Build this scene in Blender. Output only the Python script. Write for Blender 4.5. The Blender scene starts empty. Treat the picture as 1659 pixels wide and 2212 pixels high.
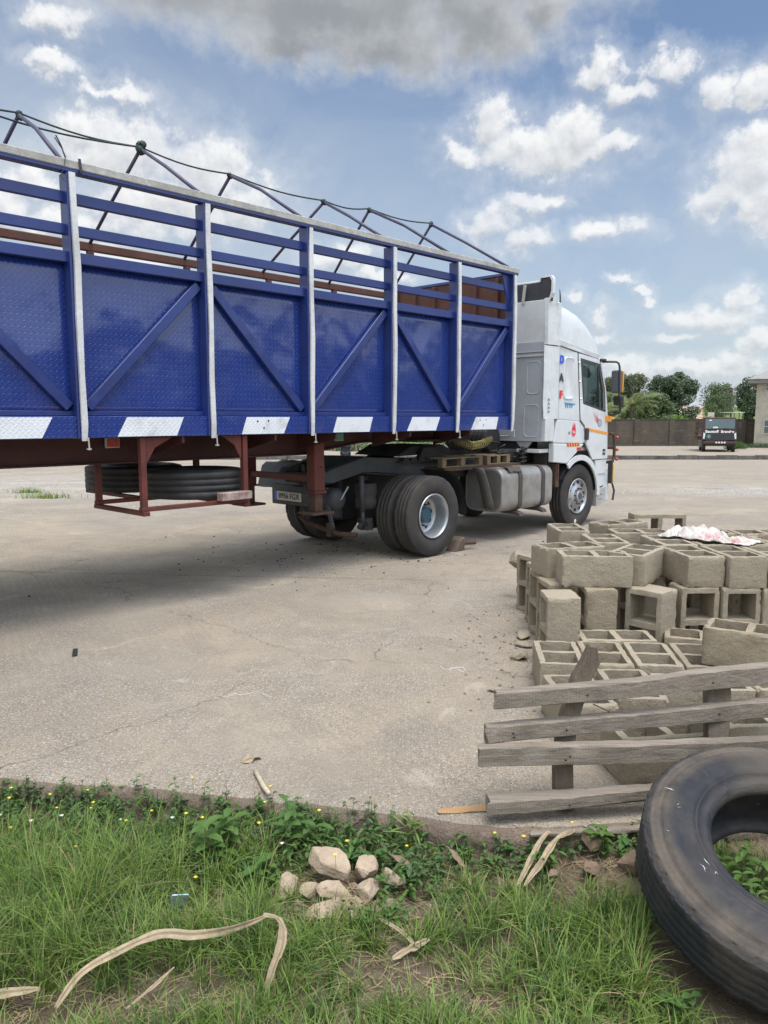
import bpy, bmesh, math, random
from mathutils import Vector, Matrix, noise as mnoise
sc = bpy.context.scene
COL = sc.collection
R = math.radians
# ---------------- camera ----------------
cam = bpy.data.cameras.new('camera'); camo = bpy.data.objects.new('camera', cam); COL.objects.link(camo)
camo.location = (0, 0, 1.85); camo.rotation_euler = (R(90 - 7.066), 0, 0)
cam.sensor_fit = 'VERTICAL'; cam.sensor_height = 24.0; cam.lens = 24.0 * 1662 / 2212
cam.clip_start = 0.05; cam.clip_end = 5000
sc.camera = camo
# ---------------- sun + world ----------------
SUN_DIR = Vector((0.150, -0.175, 0.973)).normalized()      # towards the sun
sl = bpy.data.lights.new('sun', 'SUN'); sl.energy = 1.55; sl.angle = R(19); sl.color = (1.0, 0.945, 0.86)
so = bpy.data.objects.new('sun', sl); COL.objects.link(so); so.rotation_euler = SUN_DIR.to_track_quat('Z', 'Y').to_euler()
sc.view_settings.view_transform = 'Standard'; sc.view_settings.look = 'None'
sc.view_settings.exposure = 0.0; sc.view_settings.gamma = 1.0
w = bpy.data.worlds.new('World'); sc.world = w; w.use_nodes = True

class NT:
    def __init__(s, nt): s.t = nt; s.n = nt.nodes; s.l = nt.links
    def new(s, ty, **k):
        n = s.n.new(ty)
        for a, b in k.items(): setattr(n, a, b)
        return n
    def put(s, inp, v):
        if v is None: return
        if hasattr(v, 'is_output') or isinstance(v, bpy.types.NodeSocket): s.l.new(v, inp)
        else: inp.default_value = v
    def m(s, op, a, b=None, c=None, clamp=False):
        n = s.new('ShaderNodeMath', operation=op, use_clamp=clamp)
        for i, v in enumerate((a, b, c)): s.put(n.inputs[i], v) if v is not None else None
        return n.outputs[0]
    def vm(s, op, a, b=None):
        n = s.new('ShaderNodeVectorMath', operation=op)
        s.put(n.inputs[0], a)
        if b is not None: s.put(n.inputs[1], b)
        return n.outputs['Value'] if op in ('LENGTH', 'DOT_PRODUCT') else n.outputs[0]
    def mr(s, v, a, b, c=0.0, d=1.0, sm=False):
        n = s.new('ShaderNodeMapRange')
        if sm: n.interpolation_type = 'SMOOTHSTEP'
        s.put(n.inputs[0], v)
        for i, q in enumerate((a, b, c, d)): s.put(n.inputs[i + 1], q)
        return n.outputs[0]
    def noise(s, vec=None, scale=5.0, detail=2.0, rough=0.5, dist=0.0, color=False):
        n = s.new('ShaderNodeTexNoise'); s.put(n.inputs['Vector'], vec); n.inputs['Scale'].default_value = scale
        n.inputs['Detail'].default_value = detail; n.inputs['Roughness'].default_value = rough; n.inputs['Distortion'].default_value = dist
        return n.outputs['Color'] if color else n.outputs['Fac']
    def mix(s, f, a, b, mode='MIX'):
        n = s.new('ShaderNodeMix', data_type='RGBA', blend_type=mode)
        s.put(n.inputs[0], f)
        for i, v in ((6, a), (7, b)):
            if isinstance(v, (tuple, list)) and len(v) == 3: v = (*v, 1)
            s.put(n.inputs[i], v)
        return n.outputs[2]
    def xyz(s, v):
        n = s.new('ShaderNodeSeparateXYZ'); s.put(n.inputs[0], v); return n.outputs
    def cxyz(s, x, y, z=0.0):
        n = s.new('ShaderNodeCombineXYZ')
        for i, v in enumerate((x, y, z)): s.put(n.inputs[i], v)
        return n.outputs[0]

CW = [(-0.305,0.305,0.095,0.051),(-0.220,0.287,0.094,0.045),(-0.350,0.327,0.044,0.029),(-0.171,0.259,0.056,0.039),(-0.270,0.244,0.130,0.036),(-0.417,0.263,0.047,0.027),(-0.442,0.239,0.037,0.030),(-0.375,0.226,0.080,0.019),(-0.331,0.184,0.098,0.018),(-0.377,0.417,0.049,0.018),(-0.386,0.378,0.039,0.013),(-0.320,0.361,0.048,0.012),(0.193,0.315,0.111,0.042),(0.134,0.344,0.038,0.033),(0.227,0.335,0.054,0.033),(0.097,0.312,0.041,0.016),(0.274,0.307,0.047,0.018),(0.266,0.386,0.038,0.027),(0.295,0.361,0.035,0.019),(0.337,0.385,0.032,0.021),(0.388,0.354,0.027,0.030),(0.431,0.344,0.038,0.030),(0.429,0.273,0.066,0.045),(0.399,0.243,0.043,0.030),(0.443,0.234,0.037,0.036),(0.183,0.254,0.044,0.016),(0.138,0.237,0.050,0.023),(0.173,0.215,0.043,0.017),(0.272,0.218,0.049,0.018),(0.293,0.161,0.021,0.008),(0.320,0.150,0.017,0.008),(0.323,0.137,0.015,0.011),(0.401,0.112,0.073,0.025),(0.424,0.137,0.036,0.024),(0.365,0.114,0.036,0.013),(0.446,0.084,0.030,0.021),(0.351,0.090,0.036,0.008),(0.231,0.143,0.017,0.010),(0.264,0.118,0.017,0.020),(0.271,0.090,0.021,0.008),(-0.058,0.194,0.058,0.020),(-0.006,0.172,0.049,0.012),(0.388,0.054,0.084,0.013),(0.304,0.062,0.036,0.012),(0.428,0.067,0.042,0.016)]
CD = [(-0.072,0.461,0.316,0.054),(0.000,0.423,0.139,0.037),(0.118,0.444,0.107,0.057),(-0.235,0.469,0.175,0.054),(-0.101,0.432,0.133,0.030),(0.039,0.488,0.286,0.072),(0.194,0.456,0.040,0.030)]

def cloud_group():
    g = bpy.data.node_groups.new('cloud_field', 'ShaderNodeTree')
    g.interface.new_socket('UV', in_out='INPUT', socket_type='NodeSocketVector')
    g.interface.new_socket('White', in_out='OUTPUT', socket_type='NodeSocketFloat')
    g.interface.new_socket('Dark', in_out='OUTPUT', socket_type='NodeSocketFloat')
    k = NT(g); gi = k.new('NodeGroupInput'); go = k.new('NodeGroupOutput'); p = gi.outputs[0]
    wn = k.vm('SUBTRACT', k.noise(p, 12.0, 6.0, 0.64, color=True), (0.5, 0.5, 0.5))
    sc_ = k.new('ShaderNodeVectorMath', operation='SCALE'); k.put(sc_.inputs[0], wn); sc_.inputs['Scale'].default_value = 0.080
    pw = k.vm('ADD', p, sc_.outputs[0])
    def blobs(lst):
        acc = None
        for (u, v, a, b) in lst:
            d = k.vm('MULTIPLY', k.vm('SUBTRACT', pw, (u, v, 0)), (1 / a, 1 / b, 0))
            f = k.m('SUBTRACT', 1.0, k.vm('LENGTH', d))
            acc = f if acc is None else k.m('SMOOTH_MAX', acc, f, 0.25)
        return acc
    fb = k.noise(p, 30.0, 8.0, 0.62)
    rag = k.m('MULTIPLY', k.m('SUBTRACT', fb, 0.5), 1.5)
    xy = k.xyz(p)
    # weather that the frame does not show: broken cumulus everywhere else
    outside = k.m('MAXIMUM', k.mr(k.m('ABSOLUTE', xy[0]), 0.50, 0.62), k.mr(xy[1], 0.50, 0.6))
    gen = k.m('ADD', k.m('MULTIPLY', k.noise(p, 3.3, 4.0, 0.6), 4.2), -2.15)
    gen = k.m('ADD', gen, k.m('MULTIPLY', k.m('SUBTRACT', 1.0, outside), -9.0))
    low = k.m('ADD', k.m('MULTIPLY', k.noise(k.vm('MULTIPLY', p, (1.0, 2.6, 1.0)), 9.0, 6.0, 0.62), 4.4), -2.25)
    low = k.m('ADD', low, k.mr(xy[1], 0.20, 0.05, -2.2, 0.0)); low = k.m('ADD', low, k.mr(xy[0], 0.05, 0.22, -2.5, 0.0))
    wv = k.m('MAXIMUM', k.m('MAXIMUM', blobs(CW), gen), low)
    k.l.new(k.m('ADD', wv, rag), go.inputs[0])
    k.l.new(k.m('ADD', blobs(CD), k.m('MULTIPLY', rag, 0.55)), go.inputs[1])
    return g
def build_world():
    k = NT(w.node_tree); k.n.clear()
    out = k.new('ShaderNodeOutputWorld'); bg = k.new('ShaderNodeBackground'); k.l.new(bg.outputs[0], out.inputs[0])
    sky = k.new('ShaderNodeTexSky', sky_type='NISHITA'); sky.sun_disc = False
    sky.sun_elevation = R(77); sky.sun_rotation = R(139); sky.altitude = 300; sky.air_density = 1.0; sky.dust_density = 0.9; sky.ozone_density = 1.0
    d = k.new('ShaderNodeTexCoord').outputs['Generated']
    x = k.xyz(k.vm('NORMALIZE', d))
    u = k.m('ARCTAN2', x[0], x[1]); v = k.m('ARCSINE', x[2])
    uv = k.cxyz(u, v, 0.0)
    g = cloud_group()
    def ev(p):
        n = k.new('ShaderNodeGroup'); n.node_tree = g; k.l.new(p, n.inputs[0]); return n.outputs
    a = ev(uv); b = ev(k.vm('ADD', uv, (0.004, 0.011, 0.0)))
    core = k.mr(a[0], -0.06, 0.62, sm=True); halo = k.m('MULTIPLY', k.mr(a[0], -0.60, 0.35, sm=True), 0.30)
    dens = k.m('MAXIMUM', k.m('MULTIPLY', core, k.mr(k.noise(uv, 7.0, 5.0, 0.6), 0.32, 0.52, 0.72, 1.0)), halo); dd = k.mr(a[1], -0.35, 0.65, sm=True)
    up = k.mr(b[0], 0.0, 0.9)                       # how much cloud lies between here and the sun
    fine = k.noise(uv, 26.0, 6.0, 0.6)
    rel = k.mr(k.m('SUBTRACT', a[0], b[0]), -0.45, 0.45, -1.0, 1.0)
    shade = k.m('SUBTRACT', k.m('ADD', 0.80, k.m('MULTIPLY', rel, 0.34)), k.m('MULTIPLY', k.mr(a[0], 0.35, 1.3), 0.30))
    white = k.mix(shade, (0.40, 0.435, 0.49), (0.98, 0.985, 0.985))
    # blue sky: Nishita, thinned by a pale veil that grows to the left and down to the horizon
    skc = k.new('ShaderNodeVectorMath', operation='SCALE'); k.l.new(sky.outputs[0], skc.inputs[0]); skc.inputs['Scale'].default_value = 0.132
    veil = k.m('ADD', k.m('POWER', k.mr(v, 0.40, 0.0, 0.0, 0.78), 0.72), k.mr(u, 0.12, -0.45, 0.0, 0.42))
    st = k.noise(k.vm('MULTIPLY', uv, (1.0, 1.5, 1.0)), 4.6, 7.0, 0.6, 1.2)
    veil = k.m('MULTIPLY', veil, k.mr(st, 0.30, 0.68, 0.55, 1.30), clamp=True)
    col = k.mix(veil, skc.outputs[0], (0.56, 0.63, 0.72))
    col = k.mix(k.m('MULTIPLY', dens, k.mr(v, 0.0, 0.25, 0.62, 0.95)), col, white)
    edge = k.mr(k.m('ADD', a[1], k.m('MULTIPLY', k.m('SUBTRACT', b[1], a[1]), 0.8)), 0.05, 0.95, sm=True)
    dark = k.mix(edge, (0.66, 0.685, 0.72), k.mix(k.mr(k.noise(uv, 5.0, 3.0, 0.5), .3, .7), (0.30, 0.325, 0.355), (0.395, 0.415, 0.44)))
    col = k.mix(dd, col, dark)
    # glow added round the sun and over the sky behind the viewer, lifting shadows
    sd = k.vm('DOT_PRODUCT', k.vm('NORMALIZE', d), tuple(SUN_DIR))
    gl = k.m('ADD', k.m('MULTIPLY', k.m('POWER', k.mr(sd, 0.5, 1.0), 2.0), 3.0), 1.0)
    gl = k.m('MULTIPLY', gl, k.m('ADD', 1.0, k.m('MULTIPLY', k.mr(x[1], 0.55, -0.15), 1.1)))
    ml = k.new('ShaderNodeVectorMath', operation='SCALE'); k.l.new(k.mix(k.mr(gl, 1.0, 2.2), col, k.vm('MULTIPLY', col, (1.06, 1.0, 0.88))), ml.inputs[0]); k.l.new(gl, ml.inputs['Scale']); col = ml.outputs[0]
    # below the horizon: dull ground colour
    col = k.mix(k.mr(x[2], -0.02, 0.0), (0.22, 0.2, 0.17), col)
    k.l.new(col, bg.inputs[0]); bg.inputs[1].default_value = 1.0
build_world()
w.cycles.sampling_method = 'MANUAL'; w.cycles.sample_map_resolution = 256

# ---------------- helpers ----------------
rnd = random.Random(7)
def fbm(x, y, z=0.0, o=4):
    return mnoise.fractal(Vector((x, y, z)), 1.0, 2.0, o)
class MB:
    def __init__(s): s.v = []; s.f = []; s.mi = []; s.cur = 0
    def add(s, vs, fs, mi=None):
        b = len(s.v); s.v += [tuple(p) for p in vs]; s.f += [tuple(b + i for i in f) for f in fs]; s.mi += [s.cur if mi is None else mi] * len(fs); return s
    def box(s, x0, x1, y0, y1, z0, z1, mi=None):
        v = [(x, y, z) for z in (z0, z1) for y in (y0, y1) for x in (x0, x1)]
        return s.add(v, [(0, 2, 3, 1), (4, 5, 7, 6), (0, 1, 5, 4), (2, 6, 7, 3), (0, 4, 6, 2), (1, 3, 7, 5)], mi)
    def hexa(s, v, mi=None):   # 8 corners, same order as box
        return s.add(v, [(0, 2, 3, 1), (4, 5, 7, 6), (0, 1, 5, 4), (2, 6, 7, 3), (0, 4, 6, 2), (1, 3, 7, 5)], mi)
    def beam(s, a, b, wd, ht, up=(0, 0, 1), mi=None, ends=(1, 1)):
        a = Vector(a); b = Vector(b); d = (b - a).normalized(); sd = d.cross(Vector(up)).normalized(); u = sd.cross(d)
        v = []
        for q, p in ((ends[0], a), (ends[1], b)):
            for i, j in ((-1, -1), (1, -1), (1, 1), (-1, 1)): v.append(p + sd * wd / 2 * i * q + u * ht / 2 * j * q)
        return s.add(v, [(0, 1, 2, 3)[::-1], (4, 5, 6, 7), (0, 1, 5, 4), (1, 2, 6, 5), (2, 3, 7, 6), (3, 0, 4, 7)], mi)
    def tube(s, pts, r, n=8, mi=None, cap=True):
        pts = [Vector(p) for p in pts]; rs = r if isinstance(r, (list, tuple)) else [r] * len(pts)
        vs = []; pu = None
        for i, p in enumerate(pts):
            d = (pts[min(i + 1, len(pts) - 1)] - pts[max(i - 1, 0)]).normalized()
            if pu is None: pu = d.orthogonal().normalized()
            else: pu = (pu - d * pu.dot(d)).normalized()
            q = d.cross(pu)
            for j in range(n):
                t = 2 * math.pi * j / n; vs.append(p + (pu * math.cos(t) + q * math.sin(t)) * rs[i])
        fs = [(i * n + j, i * n + (j + 1) % n, (i + 1) * n + (j + 1) % n, (i + 1) * n + j) for i in range(len(pts) - 1) for j in range(n)]
        if cap: fs += [tuple(range(n))[::-1], tuple((len(pts) - 1) * n + j for j in range(n))]
        return s.add(vs, fs, mi)
    def lathe(s, prof, c=(0, 0, 0), ax=(0, 1, 0), n=48, mi=None, rfun=None, closed=False):
        ax = Vector(ax).normalized(); u = ax.orthogonal().normalized(); w_ = ax.cross(u); c = Vector(c); vs = []
        for k_, (a, r) in enumerate(prof):
            for j in range(n):
                t = 2 * math.pi * j / n; rr = r + (rfun(k_, j) if rfun else 0)
                vs.append(c + ax * a + (u * math.cos(t) + w_ * math.sin(t)) * rr)
        m = len(prof); fs = []
        for i in range(m if closed else m - 1):
            i2 = (i + 1) % m
            for j in range(n): fs.append((i * n + j, i * n + (j + 1) % n, i2 * n + (j + 1) % n, i2 * n + j))
        return s.add(vs, fs, mi)
    def disc(s, c, ax, r, n=24, mi=None):
        ax = Vector(ax).normalized(); u = ax.orthogonal().normalized(); w_ = ax.cross(u); c = Vector(c)
        return s.add([c + (u * math.cos(2 * math.pi * j / n) + w_ * math.sin(2 * math.pi * j / n)) * r for j in range(n)], [tuple(range(n))], mi)
    def prism(s, poly, y0, y1, mi=None, fn=None):   # poly in x,z extruded along y (or through fn(x,z,y))
        n = len(poly); fn = fn or (lambda x, z, y: (x, y, z))
        v = [fn(x, z, y0) for x, z in poly] + [fn(x, z, y1) for x, z in poly]
        return s.add(v, [tuple(range(n)), tuple(range(2 * n - 1, n - 1, -1))] + [(j, j + n, (j + 1) % n + n, (j + 1) % n) for j in range(n)], mi)
    def build(s, name, mats, parent=None, smooth=False, bevel=0.0, loc=None, seg=1, subd=0):
        me = bpy.data.meshes.new(name); me.from_pydata(s.v, [], s.f); me.update()
        for m in (mats if isinstance(mats, (list, tuple)) else [mats]): me.materials.append(m)
        me.polygons.foreach_set('material_index', s.mi)
        bm = bmesh.new(); bm.from_mesh(me); bmesh.ops.recalc_face_normals(bm, faces=bm.faces); bm.to_mesh(me); bm.free()
        if smooth: me.polygons.foreach_set('use_smooth', [True] * len(me.polygons))
        o = bpy.data.objects.new(name, me); COL.objects.link(o)
        if parent: o.parent = parent
        if loc: o.location = loc
        if subd:
            q = o.modifiers.new('s', 'SUBSURF'); q.levels = q.render_levels = subd
        if bevel:
            q = o.modifiers.new('b', 'BEVEL'); q.width = bevel; q.segments = seg; q.limit_method = 'ANGLE'; q.angle_limit = R(35)
        return o
def tag(o, label, cat, group=None):
    o['label'] = label; o['category'] = cat
    if group: o['group'] = group
    return o
def struct(o, kind='structure', label=None):
    o['kind'] = kind
    if label: o['label'] = label
    return o
def thing(name, label, cat, loc=(0, 0, 0), rz=0.0, group=None):
    o = bpy.data.objects.new(name, None); COL.objects.link(o); o.location = loc; o.rotation_euler = (0, 0, rz); o.empty_display_size = .2
    return tag(o, label, cat, group)
def copy_tree(o, parent=None):
    c = o.copy(); COL.objects.link(c)
    if parent is not None: c.parent = parent
    for ch in o.children: copy_tree(ch, c)
    return c
def text_mesh(txt, size, thick=0.001, bold=0.0):
    cu = bpy.data.curves.new('t', 'FONT'); cu.body = txt; cu.size = size; cu.align_x = 'CENTER'; cu.align_y = 'CENTER'; cu.extrude = thick; cu.offset = bold
    ob = bpy.data.objects.new('t', cu); me = bpy.data.meshes.new_from_object(ob); bpy.data.objects.remove(ob); return me
def put_text(name, txt, size, mat, parent, mtx, bold=0.0):
    me = text_mesh(txt, size, 0.0012, bold); me.materials.clear(); me.materials.append(mat)
    o = bpy.data.objects.new(name, me); COL.objects.link(o); o.parent = parent; o.matrix_local = mtx; return o
def basis(x, y, z, o): 
    m = Matrix((x, y, z)).transposed().to_4x4(); m.translation = Vector(o); return m

# ---------------- materials ----------------
def pm(name, col, rough=0.6, metal=0.0, var=0.0, vs=6.0, col2=None, bump=0.0, bs=40.0, grime=0.0, gcol=(0.12, 0.09, 0.06), spec=0.5, coat=0.0, detail=5.0, trans=0.0):
    m = bpy.data.materials.new(name); m.use_nodes = True; k = NT(m.node_tree); b = k.n['Principled BSDF']
    tc = k.new('ShaderNodeTexCoord').outputs['Object']; c = (*col, 1)
    if var or col2:
        f = k.mr(k.noise(tc, vs, detail, 0.6), 0.32, 0.68)
        c2 = col2 or tuple(max(0, q * (1 - var)) for q in col)
        c = k.mix(f, col, c2)
    if grime:
        gf = k.m('MULTIPLY', k.mr(k.noise(tc, 2.3, 8, 0.68, 0.4), 0.45, 0.75), grime)
        c = k.mix(gf, c if not isinstance(c, tuple) else c[:3], gcol)
        k.l.new(k.mr(gf, 0, 1, rough, min(1, rough + .35)), b.inputs['Roughness'])
    else: b.inputs['Roughness'].default_value = rough
    if isinstance(c, tuple): b.inputs['Base Color'].default_value = c
    else: k.l.new(c, b.inputs['Base Color'])
    b.inputs['Metallic'].default_value = metal; b.inputs['Specular IOR Level'].default_value = spec; b.inputs['Coat Weight'].default_value = coat
    if bump:
        bn = k.new('ShaderNodeBump'); bn.inputs['Strength'].default_value = 1.0; bn.inputs['Distance'].default_value = bump
        k.l.new(k.noise(tc, bs, 5, 0.6), bn.inputs['Height']); k.l.new(bn.outputs[0], b.inputs['Normal'])
    if trans:
        td = k.new('ShaderNodeBsdfTranslucent'); mx = k.new('ShaderNodeMixShader'); mx.inputs[0].default_value = trans
        if isinstance(c, tuple): td.inputs[0].default_value = c
        else: k.l.new(c, td.inputs[0])
        o = k.n['Material Output']; k.l.new(b.outputs[0], mx.inputs[1]); k.l.new(td.outputs[0], mx.inputs[2]); k.l.new(mx.outputs[0], o.inputs[0])
    return m
def tread_plate(name, col, rough, grime_col, g=0.25, coat=0.9, xz=True):
    """painted raised-lozenge steel plate: procedural bump, dents and scuffs"""
    m = bpy.data.materials.new(name); m.use_nodes = True; k = NT(m.node_tree); b = k.n['Principled BSDF']
    tc = k.new('ShaderNodeTexCoord').outputs['Object']; p = k.xyz(tc)
    x, z = p[0], p[2]; cell = 0.050
    def loz(ox, oz, ang):
        fx = k.m('SUBTRACT', k.m('FRACT', k.m('ADD', k.m('DIVIDE', x, cell), ox)), 0.5)
        fz = k.m('SUBTRACT', k.m('FRACT', k.m('ADD', k.m('DIVIDE', z, cell), oz)), 0.5)
        ca, sa = math.cos(ang), math.sin(ang)
        a = k.m('ADD', k.m('MULTIPLY', fx, ca), k.m('MULTIPLY', fz, sa)); c = k.m('SUBTRACT', k.m('MULTIPLY', fz, ca), k.m('MULTIPLY', fx, sa))
        d = k.m('SQRT', k.m('ADD', k.m('POWER', k.m('MULTIPLY', a, 2.6), 2.0), k.m('POWER', k.m('MULTIPLY', c, 8.0), 2.0)))
        return k.mr(d, 1.0, 0.45, 0.0, 1.0, sm=True)
    h = k.m('MAXIMUM', loz(0, 0, R(45)), loz(0.5, 0.5, R(-45)))
    dent = k.noise(tc, 1.5, 2.5, 0.5)
    b1 = k.new('ShaderNodeBump'); b1.inputs['Distance'].default_value = 0.022; b1.inputs['Strength'].default_value = 1.0; k.l.new(dent, b1.inputs['Height'])
    b2 = k.new('ShaderNodeBump'); b2.inputs['Distance'].default_value = 0.0020; b2.inputs['Strength'].default_value = 1.0
    k.l.new(h, b2.inputs['Height']); k.l.new(b1.outputs[0], b2.inputs['Normal'])
    gf = k.mr(k.noise(tc, 3.0, 8, 0.7, 0.5), 0.52, 0.72)
    c = k.mix(k.m('MULTIPLY', gf, g), col, grime_col)
    c = k.mix(k.mr(k.noise(tc, 0.9, 4, 0.6), 0.35, 0.7, 0.0, 0.35), c, tuple(q * 0.6 for q in col))
    k.l.new(c, b.inputs['Base Color']); k.l.new(b2.outputs[0], b.inputs['Normal'])
    k.l.new(k.mr(gf, 0, 1, rough, rough + .25), b.inputs['Roughness']); b.inputs['Coat Weight'].default_value = coat; b.inputs['Coat Roughness'].default_value = 0.09; k.l.new(b1.outputs[0], b.inputs['Coat Normal'])
    return m
M = {}
M['blue_plate'] = tread_plate('blue_plate', (0.008, 0.030, 0.190), 0.26, (0.03, 0.045, 0.20))
M['white_plate'] = tread_plate('white_plate', (0.68, 0.71, 0.74), 0.5, (0.25, 0.24, 0.22), 0.6, 0.0)
M['blue'] = pm('blue_paint', (0.013, 0.034, 0.175), 0.38, var=0.3, vs=3, grime=0.25, gcol=(0.05, 0.05, 0.12), coat=0.2, bump=0.002, bs=18)
M['post_white'] = pm('post_white', (0.58, 0.60, 0.60), 0.65, grime=0.6, gcol=(0.26, 0.24, 0.21), bump=0.004, bs=25)
M['rail_grey'] = pm('rail_grey', (0.44, 0.44, 0.41), 0.7, grime=0.6, gcol=(0.16, 0.15, 0.13), var=0.3, vs=14, bump=0.004, bs=25)
M['maroon'] = pm('maroon', (0.070, 0.019, 0.017), 0.6, var=0.4, vs=4, grime=0.6, gcol=(0.05, 0.03, 0.025), bump=0.003, bs=25)
M['red_oxide'] = pm('red_oxide', (0.135, 0.030, 0.022), 0.65, var=0.35, vs=5, grime=0.6, gcol=(0.07, 0.035, 0.025), bump=0.003, bs=30)
M['brown_board'] = pm('brown_board', (0.115, 0.045, 0.030), 0.7, var=0.3, vs=4, grime=0.6, gcol=(0.08, 0.04, 0.03), bump=0.003, bs=20)
M['tube_blue'] = pm('tube_blue', (0.06, 0.06, 0.13), 0.5, var=0.4, vs=20, grime=0.5)
M['rope'] = pm('rope', (0.05, 0.075, 0.07), 0.95, var=0.4, vs=60, bump=0.006, bs=120)
M['rubber'] = pm('rubber', (0.018, 0.018, 0.020), 0.78, col2=(0.045, 0.039, 0.033), vs=3.5, bump=0.003, bs=60, grime=0.55, gcol=(0.075, 0.062, 0.047))
M['rubber_dark'] = pm('rubber_dark', (0.016, 0.017, 0.02), 0.6, col2=(0.04, 0.037, 0.033), vs=4, bump=0.002, bs=60)
M['steel_rim'] = pm('steel_rim', (0.48, 0.50, 0.52), 0.38, 0.75, var=0.3, vs=5, grime=0.35, gcol=(0.12, 0.1, 0.08))
M['rim_grey'] = pm('rim_grey', (0.30, 0.31, 0.32), 0.55, 0.2, var=0.3, vs=5, grime=0.5)
M['hub_blue'] = pm('hub_blue', (0.02, 0.08, 0.125), 0.5, grime=0.5, bump=0.004, bs=40)
M['hole_black'] = pm('hole_black', (0.012, 0.012, 0.012), 0.9)
M['chassis'] = pm('chassis', (0.016, 0.018, 0.022), 0.7, var=0.5, vs=6, grime=0.7, gcol=(0.09, 0.07, 0.05), bump=0.004, bs=40)
M['chassis_grey'] = pm('chassis_grey', (0.052, 0.060, 0.068), 0.6, var=0.4, vs=6, grime=0.7, gcol=(0.075, 0.06, 0.045), bump=0.004, bs=40)
M['rust'] = pm('rust', (0.10, 0.055, 0.035), 0.85, var=0.5, vs=9, bump=0.006, bs=50)
M['cab_white'] = pm('cab_white', (0.62, 0.65, 0.67), 0.34, var=0.08, vs=2, grime=0.42, gcol=(0.36, 0.34, 0.31), coat=0.35)
M['cab_grey'] = pm('cab_grey', (0.42, 0.455, 0.50), 0.45, var=0.1, vs=2, grime=0.4, gcol=(0.22, 0.21, 0.2))
M['flap_white'] = pm('flap_white', (0.58, 0.61, 0.62), 0.55, grime=0.5, gcol=(0.36, 0.35, 0.33), bump=0.012, bs=7)
M['tank'] = pm('tank_alu', (0.40, 0.40, 0.385), 0.42, 0.55, var=0.3, vs=4, grime=0.65, gcol=(0.17, 0.115, 0.08), bump=0.003, bs=9)
M['tank_end'] = pm('tank_end', (0.19, 0.185, 0.175), 0.6, 0.3, var=0.3, vs=3, grime=0.5, gcol=(0.1, 0.08, 0.06))
M['strap'] = pm('strap', (0.055, 0.045, 0.042), 0.7, grime=0.4, bump=0.003, bs=30)
M['black'] = pm('black_plastic', (0.022, 0.023, 0.026), 0.5, grime=0.3, gcol=(0.07, 0.065, 0.06))
M['grey_plastic'] = pm('grey_plastic', (0.095, 0.10, 0.115), 0.55, grime=0.3, gcol=(0.07, 0.065, 0.06))
M['dark_void'] = pm('dark_void', (0.045, 0.045, 0.055), 0.7, var=0.3)
M['orange'] = pm('orange', (0.75, 0.30, 0.03), 0.5, grime=0.2)
M['yellow'] = pm('yellow', (0.72, 0.42, 0.03), 0.5, grime=0.2)
M['red'] = pm('red', (0.50, 0.03, 0.03), 0.4, grime=0.2)
M['red_lens'] = pm('red_lens', (0.55, 0.07, 0.06), 0.3, var=0.5, vs=60)
M['green_lens'] = pm('green_lens', (0.10, 0.42, 0.26), 0.3, var=0.5, vs=60)
M['lens_frame'] = pm('lens_frame', (0.42, 0.43, 0.40), 0.5, grime=0.5)
M['txt_blue'] = pm('txt_blue', (0.03, 0.10, 0.62), 0.4)
M['txt_cyan'] = pm('txt_cyan', (0.08, 0.38, 0.62), 0.5, var=0.5, vs=80)
M['txt_dark'] = pm('txt_dark', (0.03, 0.04, 0.045), 0.4)
M['txt_red'] = pm('txt_red', (0.62, 0.03, 0.03), 0.4)
M['pink'] = pm('pink', (0.68, 0.06, 0.10), 0.5)
M['txt_white'] = pm('txt_white', (0.75, 0.75, 0.73), 0.6, grime=0.4)
M['plate'] = pm('plate', (0.60, 0.58, 0.50), 0.6, grime=0.5, gcol=(0.22, 0.19, 0.15))
M['chrome'] = pm('chrome', (0.7, 0.71, 0.72), 0.18, 1.0)
M['hose_y'] = pm('hose_y', (0.42, 0.36, 0.13), 0.6, grime=0.5)
M['pale_steel'] = pm('pale_steel', (0.4, 0.4, 0.38), 0.6, grime=0.5)
M['wood_pale'] = pm('wood_pale', (0.20, 0.145, 0.085), 0.8, var=0.3, vs=9, grime=0.4)
M['timber_white'] = pm('timber_white', (0.40, 0.34, 0.31), 0.8, col2=(0.2, 0.1, 0.08), vs=12, bump=0.003)
def glass(name, col, alpha_mix=0.5):
    m = bpy.data.materials.new(name); m.use_nodes = True; k = NT(m.node_tree); b = k.n['Principled BSDF']
    b.inputs['Base Color'].default_value = (*col, 1); b.inputs['Roughness'].default_value = 0.06
    tr = k.new('ShaderNodeBsdfTransparent'); tr.inputs[0].default_value = (0.62, 0.74, 0.70, 1); mx = k.new('ShaderNodeMixShader'); mx.inputs[0].default_value = alpha_mix
    o = k.n['Material Output']; k.l.new(tr.outputs[0], mx.inputs[1]); k.l.new(b.outputs[0], mx.inputs[2]); k.l.new(mx.outputs[0], o.inputs[0]); return m
M['glass'] = glass('cab_glass', (0.02, 0.03, 0.035), 0.55)
M['glass_dull'] = glass('dull_glass', (0.10, 0.15, 0.16), 0.85)
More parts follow.
